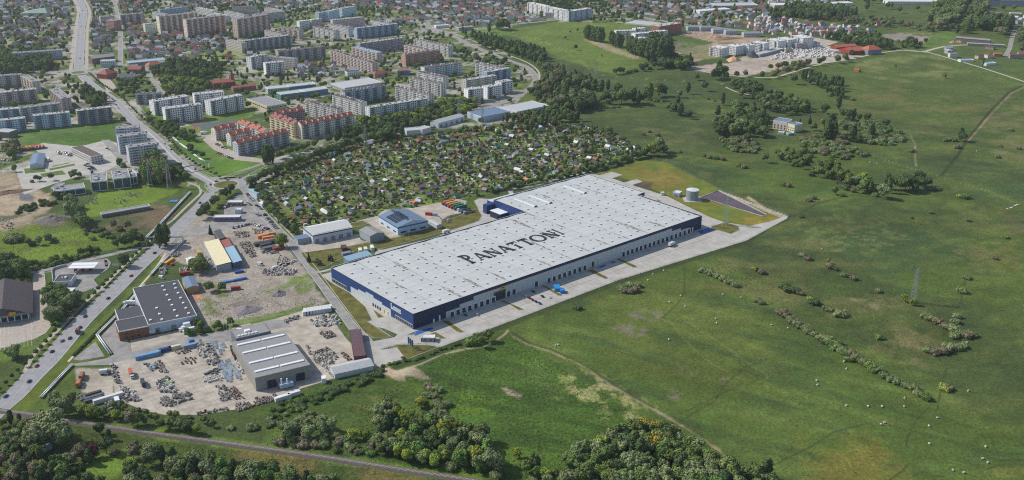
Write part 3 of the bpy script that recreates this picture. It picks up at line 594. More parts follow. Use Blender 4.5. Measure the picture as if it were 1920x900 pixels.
# joints across the truck yard
WO = Vector(G(774.5, 589.5, 13.2)); WA = R(40.45); WU = Vector((math.cos(WA), math.sin(WA))); WV = Vector((-WU.y, WU.x))
def W2(u, v): return tuple(WO+WU*u+WV*v)
jm = mat('slab_joint', (140, 136, 130), .9)
for k in range(9, 57):
    strip_mb(marks, [W2(k*6, -3), W2(k*6, -30)], .22, .105, jm, 0, 0, False)
for v in (-12, -21): strip_mb(marks, [W2(8, v), W2(345, v)], .22, .105, jm, 0, 0, False)
A0, A1, B0_ = Vector(G(262,690)), Vector(G(452,640)), Vector(G(300,775)); du = (A1-A0).normalized(); dn = Vector((du.y, -du.x))
YP = GG([(215,705),(262,680),(440,640),(470,720),(483,740),(440,766),(375,775),(310,775),(240,752)])
for k in range(0, 60):
    for (o_, d_) in ((A0-du*60+dn*(k*6-20), du), (A0-du*60+du*(k*6), dn)):
        run = []
        for q_ in range(0, 50):
            p = o_+d_*(q_*3.0)
            if inside(np.array([p.x]), np.array([p.y]), YP)[0]: run.append(tuple(p))
        if len(run) > 1: strip_mb(marks, [run[0], run[-1]], .16, .1 if d_ is du else .104, jm, 0, 0, False)
structure('road_markings', marks)
# railway: ballast bed, rails, sleepers
RW = smooth(GG([(-60,758),(0,770),(55,777),(145,792),(275,811),(400,828),(480,839),(605,857),(755,881),(885,901),(1010,922),(1200,955)]), 8)
b = MB(); A = offset(RW, -3.6); Bq = offset(RW, 2.8); A2 = offset(RW, -2.0); B2 = offset(RW, 1.8)
for i in range(len(RW)-1):
    b.face([(*A[i], .02), (*A[i+1], .02), (*A2[i+1], .55), (*A2[i], .55)], BALL); b.face([(*A2[i], .55), (*A2[i+1], .55), (*B2[i+1], .55), (*B2[i], .55)], BALL); b.face([(*B2[i], .55), (*B2[i+1], .55), (*Bq[i+1], .02), (*Bq[i], .02)], BALL)
    occ_poly([A[i], A[i+1], Bq[i+1], Bq[i]])
bed = structure('railway_bed', b)
b = MB(); steel = mat('rail_steel', (150, 140, 135), .4, .1, .5, .8)
for s in (-.75, .75): strip_mb(b, RW, .16, .86, steel, s, .16, False)
bo = part('rails', b, bed); b = MB(); sl = mat('concrete_sleeper', (190, 184, 176), .9, .15, 2)
for x, y, a in walk(RW, .75):
    b.box(-.14, -1.3, .55, .14, 1.3, .7, sl, M=Matrix.Translation((x, y, 0)) @ Matrix.Rotation(a, 4, 'Z'))
tag(part('sleepers', b, bed), kind='stuff')
# ------------------------------------------------------------------ THE BIG HALL (local frame: x along the dock front, y into the building)
def Ufront(px):
    lo, hi = -20, 380
    for _ in range(40):
        m = (lo+hi)/2; p = PX(*W2(m, 0), 1.0)
        if p[0] < px: lo = m
        else: hi = m
    return lo
def Vleft(px):
    lo, hi = 0, 130
    for _ in range(40):
        m = (lo+hi)/2; p = PX(*W2(0, m), 5.0)
        if p[0] > px: lo = m
        else: hi = m
    return lo
HH = 13.2
NAVY = mat('navy_cladding', (30, 46, 82), .55, .05, .05, .1, .4); NAVY2 = mat('dark_blue_trim', (38, 46, 70), .6, .05, .1); NAVY_LIT = mat('navy_cladding_sunlit', (34, 64, 116), .55, .05, .05)  # brighter blue paints sunlight into the same cladding on sun-facing walls
GREYC = mat('grey_panel', (186, 190, 192), .6, .05, .1); GREYD = mat('grey_panel_dark', (128, 134, 140), .6, .05, .1); DOORD = mat('dock_opening', (42, 48, 62), .7, .2, .5); WHT = mat('white_metal', (224, 226, 226), .5, .04, .4)
ROOF = mat('pale_roof_membrane', (196, 198, 196), .8, .06, .05); SEAM = mat('roof_seam', (168, 170, 170), .8, .1, .2)
hall = thing('logistics_hall', (WO.x, WO.y, 0), WA, 'huge flat-roofed logistics hall with PANATTONI lettered on its pale roof', 'warehouse')
OUT = [(0,0),(351,0),(351,87),(362,87),(362,173),(224.5,173),(224.5,124),(0,124)]
occ_poly([W2(*p) for p in OUT])
b = MB(); n_ = len(OUT)
for i in range(n_):
    p, q = OUT[i], OUT[(i+1) % n_]; m = [NAVY, NAVY, NAVY, NAVY, NAVY_LIT, NAVY_LIT, NAVY, NAVY_LIT][i]
    b.face([(*p, 0), (*q, 0), (*q, HH+.5), (*p, HH+.5)], m)
part('wall', b, hall)
def roof_streaks():
    m = bpy.data.materials.new('pale_roof_membrane_stained'); m.use_nodes = True; nt = m.node_tree; n = nt.nodes; L = nt.links
    bs = n['Principled BSDF']; bs.inputs['Roughness'].default_value = .8; bs.inputs['Specular IOR Level'].default_value = .2
    tc = n.new('ShaderNodeTexCoord'); sx = n.new('ShaderNodeSeparateXYZ'); L.new(tc.outputs['Object'], sx.inputs[0])
    def math_(op, *a):
        q = n.new('ShaderNodeMath'); q.operation = op
        for i, v in enumerate(a):
            if isinstance(v, (int, float)): q.inputs[i].default_value = v
            else: L.new(v, q.inputs[i])
        return q.outputs[0]
    x, y = sx.outputs[0], sx.outputs[1]
    def noise(sc, mx, my, det=5, off=0):
        mp = n.new('ShaderNodeMapping'); mp.inputs['Scale'].default_value = (mx, my, 1); mp.inputs['Location'].default_value = (off, 0, 0); L.new(tc.outputs['Object'], mp.inputs[0])
        q = n.new('ShaderNodeTexNoise'); q.inputs['Scale'].default_value = sc; q.inputs['Detail'].default_value = det; q.inputs['Roughness'].default_value = .65; L.new(mp.outputs[0], q.inputs[0]); return q.outputs['Fac']
    dv = math_('ABSOLUTE', math_('SUBTRACT', math_('MODULO', math_('ADD', x, 512.5), 25.0), 12.5))      # metres from a valley
    cell = noise(1.0, .04, .018, 2)                 # stretches along the valley where dirt has gathered
    wid = math_('MULTIPLY', math_('MAXIMUM', math_('SUBTRACT', cell, .56), 0), 26)
    front = math_('MULTIPLY', math_('MAXIMUM', math_('SUBTRACT', 1.0, math_('MULTIPLY', math_('ABSOLUTE', math_('SUBTRACT', y, 14.0)), .085)), 0), math_('MAXIMUM', math_('MULTIPLY', math_('SUBTRACT', noise(1.0, .045, .004, 1, 31), .38), 9), 0))
    wid = math_('ADD', wid, front)
    wid = math_('MULTIPLY', wid, math_('ADD', noise(1.0, .25, .12, 4, 7), .35))
    stain = math_('SUBTRACT', math_('ADD', math_('MINIMUM', wid, 2.2), .55), dv)
    stain = math_('MINIMUM', math_('MAXIMUM', math_('MULTIPLY', stain, 1.6), 0), 1)
    grain = math_('MINIMUM', math_('MAXIMUM', math_('MULTIPLY', math_('SUBTRACT', noise(1, .7, .35, 5, 3), .42), 7), 0), 1)
    stain = math_('MULTIPLY', math_('MULTIPLY', stain, grain), .95)
    big = n.new('ShaderNodeMapRange'); big.inputs[1].default_value = .3; big.inputs[2].default_value = .7; big.inputs[3].default_value = .93; big.inputs[4].default_value = 1.05; L.new(noise(1, .03, .05, 6, 11), big.inputs[0])
    hs = n.new('ShaderNodeHueSaturation'); hs.inputs['Color'].default_value = (*lin((184, 187, 186)), 1); L.new(big.outputs[0], hs.inputs['Value'])
    mx = n.new('ShaderNodeMix'); mx.data_type = 'RGBA'; L.new(stain, mx.inputs[0]); L.new(hs.outputs[0], mx.inputs[6]); mx.inputs[7].default_value = (*lin((92, 78, 70)), 1)
    L.new(mx.outputs[2], bs.inputs['Base Color']); return m
RM = roof_streaks()
b = MB(); RI = [(.4,.4),(350.6,.4),(350.6,87.4),(361.6,87.4),(361.6,172.6),(224.9,172.6),(224.9,123.6),(.4,123.6)]

def roof_bay(u0, u1, v0, v1):                       # shallow bays: ridges at mid-bay, valleys every 25 m
    cuts = [u0]+[c for c in np.arange(0, 376, 12.5) if u0+.1 < c < u1-.1]+[u1]; zz = lambda u: HH-.45*abs(((u+12.5) % 25)-12.5)/12.5 if False else HH-.45+.45*abs(((u+12.5) % 25)-12.5)/12.5
    zr = lambda u: HH-.45*(1-abs((u % 25)-0)/12.5 if (u % 25) < 12.5 else 1-(25-(u % 25))/12.5)
    for a, c in zip(cuts[:-1], cuts[1:]): b.face([(a, v0, zr(a)), (c, v0, zr(c)), (c, v1, zr(c)), (a, v1, zr(a))], RM)
ROOFZ = lambda u: HH-.45*(1-(u % 25)/12.5 if (u % 25) < 12.5 else 1-(25-(u % 25))/12.5)
roof_bay(.4, 224.9, .4, 123.6); roof_bay(224.9, 350.6, .4, 87.4); roof_bay(224.9, 361.6, 87.4, 172.6)
roof = part('roof', b, hall)
b = MB()                                           # parapet capping
for i in range(n_):
    p, q = Vector(OUT[i]), Vector(OUT[(i+1) % n_]); d_ = (q-p).normalized(); nn = Vector((-d_.y, d_.x))*.45; o_ = Vector((d_.y, -d_.x))*.12
    P = [p+o_-d_*.12, q+o_+d_*.12, q+nn, p+nn]
    b.face([(*P[0], HH+.55), (*P[1], HH+.55), (*P[2], HH+.55), (*P[3], HH+.55)], WHT if i in (1,2,3,4) else GREYC)
    b.face([(*P[0], HH-.1), (*P[1], HH-.1), (*P[1], HH+.55), (*P[0], HH+.55)], NAVY2)
part('parapet', b, hall)
b = MB()                                           # welded seams and low ridges of the roof
for k in range(1, 14):
    u0 = 25*k; v1 = 172.6 if u0 > 225 else 123.6
    b.box(u0+12.2-.2, .6, HH-.05, u0+12.5-.2, v1, HH+.04, SEAM) if u0 < 340 else None
for v in range(9, 172, 9):
    u = .6 if v < 123 else 225
    while u < (350 if v < 88 else 361):
        e = min((u//12.5+1)*12.5, 350.4 if v < 88 else 361.4); k = ROOFZ(u+.01), ROOFZ(e-.01); b.face([(u, v, k[0]+.04), (e, v, k[1]+.04), (e, v+.2, k[1]+.04), (u, v+.2, k[0]+.04)], SEAM); u = e+.001
part('roof_seams', b, roof)
vb = MB(); vc = mat('vent_dome', (208,210,208), .6, .04, .4); vb.box(-.65, -.65, 0, .65, .65, .7, mat('vent_kerb_shaded', (120,122,124))); vb.box(-.75, -.75, .7, .75, .75, .95, vc)  # kerb under the dome coloured dark to stand for the vent's shadow side
vm = vb.mesh('roof_light'); cnt = 0
for i in range(29):
    for j in range(13):
        u = 7 + i*12.5; v = 9 + j*13.2 + (3.3 if i % 2 else 0)
        if u > 358 or (v > 118 and u < 228) or (v < 84 and u > 347) or v > 167: continue
        if random.random() < .06: continue
        if 99 < u < 222 and 50 < v < 70 and random.random() < .4: continue
        cnt += 1
        if cnt <= 298: part('roof_light', vm, roof, loc=(u, v, ROOFZ(u)-.05))
b = MB()
for k in range(120):
    u, v = random.uniform(3, 348), random.uniform(3, 120 if k < 80 else 170)
    if v > 120 and u < 230: u += 120
    b.tube((u, v, HH-.5), (u, v, HH+random.uniform(.2, .8)), .14, GREYD, 5)
tag(part('vent_pipes', b, roof), kind='stuff')
for (u, v) in ((312, 158), (262, 158), (243, 160)):      # long curved skylights
    b = MB(); gl = mat('skylight_dome', (184, 192, 196), .4, .05, .2, spec=.6)
    for k in range(6):
        a0, a1 = math.pi*k/6, math.pi*(k+1)/6; y0, y1 = 2.3*math.cos(a0), 2.3*math.cos(a1); z0, z1 = 1.5*math.sin(a0), 1.5*math.sin(a1)
        b.face([(y0, -32, z0), (y0, 0, z0), (y1, 0, z1), (y1, -32, z1)], gl)
    b.face([(2.3*math.cos(math.pi*k/6), -32, 1.5*math.sin(math.pi*k/6)) for k in range(7)][::-1], DOORD)
    part('skylight', b, roof, loc=(u, v, HH+.05))
# roof lettering, drawn as thick dark strokes with serifs
LET = {
 'P': [(.10,0,.34,1),(0,0,.46,.08),(0,.92,.34,1)], 'I': [(.12,0,.38,1),(0,0,.48,.08),(0,.92,.48,1)], 'T': [(.36,0,.62,1),(0,.86,.96,1),(.24,0,.72,.07),(0,.74,.08,.9),(.88,.74,.96,.9)],
 'N': [(.08,0,.21,1),(.79,0,.92,1),(0,0,.32,.07),(0,.93,.26,1),(.68,.93,1.02,1)], 'A': [(.24,.28,.74,.37),(-.06,0,.26,.07),(.68,0,1.08,.07)], 'O': []}
INK = mat('roof_lettering', (40, 42, 50), .8, .12, .4)
def letter(ch, x, y, h, w, z):
    b = MB()
    def q(pts): b.prism([(x+px*w, y+py*h) for px, py in pts], z, z+.07, INK)
    for (a, c, d_, e) in LET[ch]: q([(a,c),(d_,c),(d_,e),(a,e)])
    if ch == 'N': q([(.08,1),(.34,1),(.92,0),(.68,0)])
    if ch == 'A': q([(.02,0),(.15,0),(.56,1),(.42,1)]); q([(.40,1),(.64,1),(1.04,0),(.74,0)])
    if ch in 'PO':
        cx, cy, rx, ry, tx, ty, a0, a1 = ((.30,.735,.54,.265,.25,.10,-90,90) if ch == 'P' else (.5,.5,.57,.53,.22,.12,0,360))
        N = 12 if ch == 'P' else 24
        for k in range(N):
            t0, t1 = R(a0+(a1-a0)*k/N), R(a0+(a1-a0)*(k+1)/N)
            q([(cx+rx*math.cos(t0), cy+ry*math.sin(t0)), (cx+rx*math.cos(t1), cy+ry*math.sin(t1)), (cx+(rx-tx)*math.cos(t1), cy+(ry-ty)*math.sin(t1)), (cx+(rx-tx)*math.cos(t0), cy+(ry-ty)*math.sin(t0))])
        if ch == 'P': q([(.12,.93),(.32,.93),(.32,1),(.12,1)]); q([(.12,.47),(.34,.47),(.34,.555),(.12,.555)])
    me_ = b.mesh('letter'); o = part('letter', me_, roof); return o
x = 99.5
for ch, w in zip('PANATTONI', (10, 13, 13, 13, 12, 12, 15.5, 13.5, 8)):
    hh = 21.5 if ch == 'P' and x < 100 else 17
    letter(ch, x, 51.8, hh, w*(1.15 if x < 100 else 1)*.92, HH+.07); x += w + (.9 if x < 100 else .95)
# dock front: stepped grey panels, doors, dark glazed gate
steps = [(Ufront(842-6), Ufront(862), 5.6), (Ufront(862), Ufront(888), 8.0), (Ufront(888), Ufront(1259), 10.9), (Ufront(1259), Ufront(1276), 8.0), (Ufront(1276), Ufront(1291), 5.6)]
pm = {}
def panelmesh(w, h, m):
    k = (round(w, 2), round(h, 2), m.name)
    if k not in pm:
        b = MB(); b.box(.05, -.12, .05, w-.05, .0, h, m); pm[k] = b.mesh('wall_panel')
    return pm[k]
for (a, c, h) in steps:
    k_ = max(1, round((c-a)/6)); w = (c-a)/k_
    for k in range(k_): part('wall_panel', panelmesh(w, h, GREYC), hall, loc=(a+k*w, -.03, 0))
docks = [843,854,865,876,887.3,898.4,909.4,920] + [1024.4,1034,1044,1053.5,1063,1072.5,1082,1091.5] + [1164+k*8.18 for k in range(16)]
db = MB(); db.box(-1.75, -.5, .6, 1.75, -.16, 4.2, DOORD); db.box(-2.45, -.75, .0, -1.75, -.16, 4.9, WHT); db.box(1.75, -.75, .0, 2.45, -.16, 4.9, WHT); db.box(-2.3, -.75, 4.2, 2.3, -.16, 4.9, WHT); db.box(-1.75,-1.0,.0,1.75,-.16,.6,DOORD)
db.box(2.35, -2.6, 0, 2.75, -.2, .5, WHT)
dm = db.mesh('dock_door')
for px in docks: part('dock_door', dm, hall, loc=(Ufront(px+4), -.03, 0))
gb = MB(); gb.box(-1.9, -.3, .0, 1.9, -.16, 4.6, DOORD); gb.box(-2.5, -.6, 0, -1.9, -.16, 5, WHT); gb.box(1.9, -.6, 0, 2.5, -.16, 5, WHT); gmh = gb.mesh('gate_door')
for px in (953, 963, 1005, 1111): part('gate_door', gmh, hall, loc=(Ufront(px), -.03, 0))
for px in (813, 824, 1298): 
    b = MB(); b.box(-.7, -.5, 0, .7, -.02, 4.6 if px != 813 else 3.2, WHT); part('escape_door', b, hall, loc=(Ufront(px), 0, 0))
b = MB(); u0, u1 = Ufront(926), Ufront(947); b.box(u0, -.5, 0, u1, -.16, 8.2, mat('dark_glazing', (36,42,52), .2, .1, .3, spec=.6))
for k in range(9): b.box(u0+(u1-u0)*k/8-.06, -.58, 0, u0+(u1-u0)*k/8+.06, -.5, 8.2, GREYD)
b.box(u0-.3, -.6, 8.2, u1+.3, -.16, 8.7, GREYC); part('glazed_gate', b, hall)
b = MB(); b.box(u0+(u1-u0)*.5, -.7, 8.9, u1, -.16, 11.2, mat('yellow_sign', (205,176,60), .6)); b.box(u0+(u1-u0)*.64, -.78, 9.6, u1-(u1-u0)*.1, -.7, 10.5, mat('sign_black', (40,40,40), .6)); part('sign_panel', b, hall)
# left end: navy with stepped pale panels and low strip windows
vs = [Vleft(600+t/7.377) for t in (425, 530, 637, 745, 862, 980)]; hs_ = [6.1, 7.8, 9.6, 7.8, 6.1]
for (a, c, h) in zip(vs[:-1], vs[1:], hs_):
    k_ = 2; w = (a-c)/k_
    for k in range(k_):
        o = part('wall_panel', panelmesh(round(w, 1), h, mat('white_panel', (190,196,200), .6, .04, .2)), hall, loc=(-.03, c+(k+1)*w, 0), rz=-math.pi/2)
b = MB()
for (a, c) in ((123.4, Vleft(650)), (Vleft(741), 1.0)):
    y0, y1 = min(a, c), max(a, c); b.box(-.12, y0, 0.6, -.02, y1, 3.6, mat('dark_glazing', (36,42,52)))
    y = y0
    while y < y1: b.box(-.25, y, .2, -.1, y+.25, 3.9, GREYC); y += 2.6
    b.box(-.3, y0, 3.6, -.02, y1, 3.9, GREYC); b.box(-.3, y0, 0, -.02, y1, .6, GREYD)
part('office_window', b, hall)
for t in (735, 768, 798, 832, 885, 935):
    v = Vleft(600+t/7.377); b = MB(); c_ = DOORD if t < 850 else mat('yellow_sign', (205,176,60)); b.box(-.5, v-.8, 0, -.12, v+.8, 2.6, c_); b.box(-.4, v+.9, 0, -.12, v+1.3, 2.8, WHT); part('side_door', b, hall)
b = MB(); v0, v1 = Vleft(600+988/7.377), Vleft(600+1130/7.377)           # white raised lettering, too small to read
vv = v0
b.box(-.35, vv-1.0, 8.0, -.05, vv, 12.4, WHT); b.box(-.35, vv-2.6, 8.0, -.05, vv-1.0, 8.8, WHT); vv -= 3.0
for k in range(8):
    w = (v0-v1-3.2)/8; b.box(-.35, vv-w*.82, 8.2, -.05, vv-w*.6, 10.8, WHT); b.box(-.35, vv-w*.2, 8.2, -.05, vv, 10.8, WHT); b.box(-.35, vv-w*.82, 8.9+(k % 2)*.9, -.05, vv, 9.3+(k % 2)*.9, WHT); vv -= w
b.box(-.2, v1, 7.4, -.05, v0, 7.8, WHT)
part('lettering', b, hall)
# low annexes at the back
b = MB(); b.box(214, 172, 0, 250, 178, 9.5, NAVY_LIT); b.box(226, 173.2, 0, 262, 186, 9.0, NAVY_LIT); b.box(226.4, 173.4, 9, 261.6, 185.6, 9.3, ROOF)
for k in range(8): b.box(236+k*2.6, 176+(k % 3)*2, 9.3, 238+k*2.6, 178+(k % 3)*2, 10.8, GREYC)
part('annex', b, hall)
b = MB(); b.box(214, 150, 0, 224.3, 166, 5.6, NAVY); b.box(213.6, 149.6, 5.6, 224.3, 166.4, 6, WHT); b.box(212, 152, 0, 213.9, 164, 3.8, NAVY2); part('office_annex', b, hall)
occ_poly([W2(212,124), W2(262,124), W2(262,187), W2(212,187)])
landmark(1000, 460, 'the huge pale-roofed hall'); landmark(950, 480, 'the roof lettering of the hall'); landmark(776, 610, 'the blue corner of the hall')
# ------------------------------------------------------------------ GENERIC BUILDINGS
GL = glass()
ROOFM = {'grey': flat((140,140,140)), 'pale': flat((176,178,178)), 'dark': flat((72,72,78)), 'brown': flat((96,82,78)), 'red': flat((146,84,74)), 'brick': flat((140,76,66)), 'orange': flat((172,98,76)), 'white': flat((206,206,204)), 'blue': flat((92,124,164)), 'lblue': flat((136,168,188)), 'cream': flat((214,204,166)), 'green': flat((72,150,120)), 'plum': flat((96,72,80)), 'steel': flat((104,124,148))}
def frame(A, B, h):
    a, b_ = Vector(G(*A, h)), Vector(G(*B, h)); u = (b_-a); Lh = u.length; u.normalize(); n = Vector((-u.y, u.x))
    if n.dot((a+b_)/2) < 0: n = -n                      # into the picture, away from the camera
    if u.x*n.y-u.y*n.x < 0: a, b_ = b_, a; u = -u
    return a, u, n, Lh
def frame3(A, B, Cc, h):
    a, u, n, Lh = frame(A, B, h); c = Vector(G(*Cc, h)); return a, u, n, Lh, abs((c-a).dot(n))
def mk(name, A, B, h, depth, label, cat, group=None, occ=True):
    a, u, n, Lh = frame(A, B, h)
    if isinstance(depth, tuple):
        d = (Vector(G(*depth, h))-a).dot(n)
        if d < 0: a = a+u*Lh; u = -u; n = -n
        depth = abs(d)
    t = thing(name, (a.x, a.y, 0), math.atan2(u.y, u.x), label, cat, group)
    c = a+u*Lh/2+n*depth/2
    if occ: occ_rect(c.x, c.y, u.x, u.y, Lh/2+2, depth/2+2)
    return t, Lh, depth
def mkrel(name, X, Y, rz, label, cat, group=None): return thing(name, (X, Y, 0), rz, label, cat, group)
def window_rows(b, x0, x1, y, zs, pitch, w, hh, m, side=-1, skip=()):
    n = max(1, int((x1-x0)/pitch)); st = (x1-x0)/n
    for i in range(n):
        if i in skip: continue
        xc = x0+st*(i+.5)
        for z in zs:
            p = [(xc-w/2, y+side*.05, z), (xc+w/2, y+side*.05, z), (xc+w/2, y+side*.05, z+hh), (xc-w/2, y+side*.05, z+hh)]
            b.face(p if side < 0 else p[::-1], m)
def window_cols(b, y0, y1, x, zs, pitch, w, hh, m, side=-1):
    n = max(1, int((y1-y0)/pitch)); st = (y1-y0)/n
    for i in range(n):
        yc = y0+st*(i+.5)
        for z in zs:
            p = [(x+side*.05, yc-w/2, z), (x+side*.05, yc+w/2, z), (x+side*.05, yc+w/2, z+hh), (x+side*.05, yc-w/2, z+hh)]
            b.face(p[::-1] if side < 0 else p, m)
BAL = flat((150,150,150)); 
def block(A, B, h, depth, wall, roofk, label, accent=None, balc=True, bands=True, name='apartment_block', group='apartment blocks', seed=0, gab=0):
    rnd = random.Random(seed or int(A[0]*7+A[1]*13)); t, Ln, D = mk(name, A, B, h, depth, label, 'apartment block', group)
    WM = flat(wall, .85, .05); b = MB(); b.box(0, 0, 0, Ln, D, h, WM); part('wall', b, t)
    rb = MB(); rm = ROOFM[roofk]
    if gab:
        for k in range(gab):
            x0, x1 = Ln*k/gab, Ln*(k+1)/gab; dz = .8*(k % 2)
            rb.gable(x0+.3, 0, x1-.3, D, h+dz, h+dz+3.8, rm, .3, WM); rb.box(x1-.9, .5, h, x1+.1, D-.5, h+2.6+dz, flat((196,190,184)))
            rb.box(x0+2, D*.3, h+2, x0+3, D*.3+1, h+4.6+dz, ROOFM['brick'])
        rf = part('roof', rb, t)
    else:
        rb.box(.3, .3, h, Ln-.3, D-.3, h+.12, rm)
        for (x0, y0, x1, y1) in ((0,0,Ln,.3),(0,D-.3,Ln,D),(0,.3,.3,D-.3),(Ln-.3,.3,Ln,D-.3)): rb.box(x0, y0, h, x1, y1, h+.5, flat((168,166,164)))
        rf = part('roof', rb, t); ch = MB(); x = 3
        while x < Ln-3:
            w = rnd.uniform(1.2, 3.2); y = rnd.uniform(1.5, D-4); ch.box(x, y, h+.12, x+w, y+rnd.uniform(1, 2.4), h+rnd.uniform(.9, 2.0), rnd.choice([WM, flat((120,110,108)), flat((190,190,188))])); x += rnd.uniform(4, 8)
        part('roof_vents', ch, rf)['kind'] = 'stuff'
    ns = max(1, round(h/2.95)); zs = [h/ns*k+1.0 for k in range(ns)]; w = MB()
    skip = set(); nb = max(1, int(Ln/3.1)); step = rnd.choice([4, 5]); 
    if balc: skip = {i for i in range(nb) if i % step in (1, 2)} if min(wall) < 205 else {i for i in range(nb) if i % 6 == 1}
    window_rows(w, .8, Ln-.8, 0, zs, 3.1, 1.45 if min(wall) < 205 else 1.75, 1.35 if min(wall) < 205 else 1.7, GL, -1, skip if balc else ()); window_rows(w, .8, Ln-.8, D, zs, 3.1, 1.6, 1.4, GL, 1)
    window_cols(w, 1, D-1, 0, zs, 4.5, 1.3, 1.35, GL, -1); window_cols(w, 1, D-1, Ln, zs, 4.5, 1.3, 1.35, GL, 1)
    tag(part('windows', w, t), kind='stuff')
    if balc:
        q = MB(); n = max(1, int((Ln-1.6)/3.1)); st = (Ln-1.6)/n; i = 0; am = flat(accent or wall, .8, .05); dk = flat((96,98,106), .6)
        for i in sorted(skip):
            if i >= n: continue
            x0 = .8+st*i+.1; x1 = x0+st-.2
            for z in zs:
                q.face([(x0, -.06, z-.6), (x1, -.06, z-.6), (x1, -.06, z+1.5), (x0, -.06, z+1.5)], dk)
                q.box(x0, -1.15, z-.85, x1, -.0, z-.72, am, True); q.box(x0, -1.2, z-.72, x1, -1.12, z+.3, am)
                q.box(x0, -1.12, z-.72, x0+.08, 0, z+.3, am)
        tag(part('balconies', q, t), kind='stuff')
        if bands and accent:
            q = MB()
            for i in sorted(skip):
                if i % step == 1: x0 = .8+st*i; q.box(x0-.5, -.1, .3, x0, -.0, h, am)
            if q.f: part('facade_stripe', q, t)
    landmark(*PX(*(t.location.xy+Vector((math.cos(t.rotation_euler.z), math.sin(t.rotation_euler.z)))*Ln/2), h/2), 'the '+label.split(' with ')[0].split(' beside ')[0].split(' left ')[0].replace('the ', '')) if name == 'x' else None
    return t
B0 = lambda pts: T(0, 0, pts); B1 = lambda pts: T(1, 0, pts); B2_ = lambda pts: T(2, 0, pts)
GR, LG, BR, PK, WH, BG, CR = (160,161,158), (180,180,178), (170,162,154), (174,162,158), (208,210,210), (140,156,172), (196,188,170)
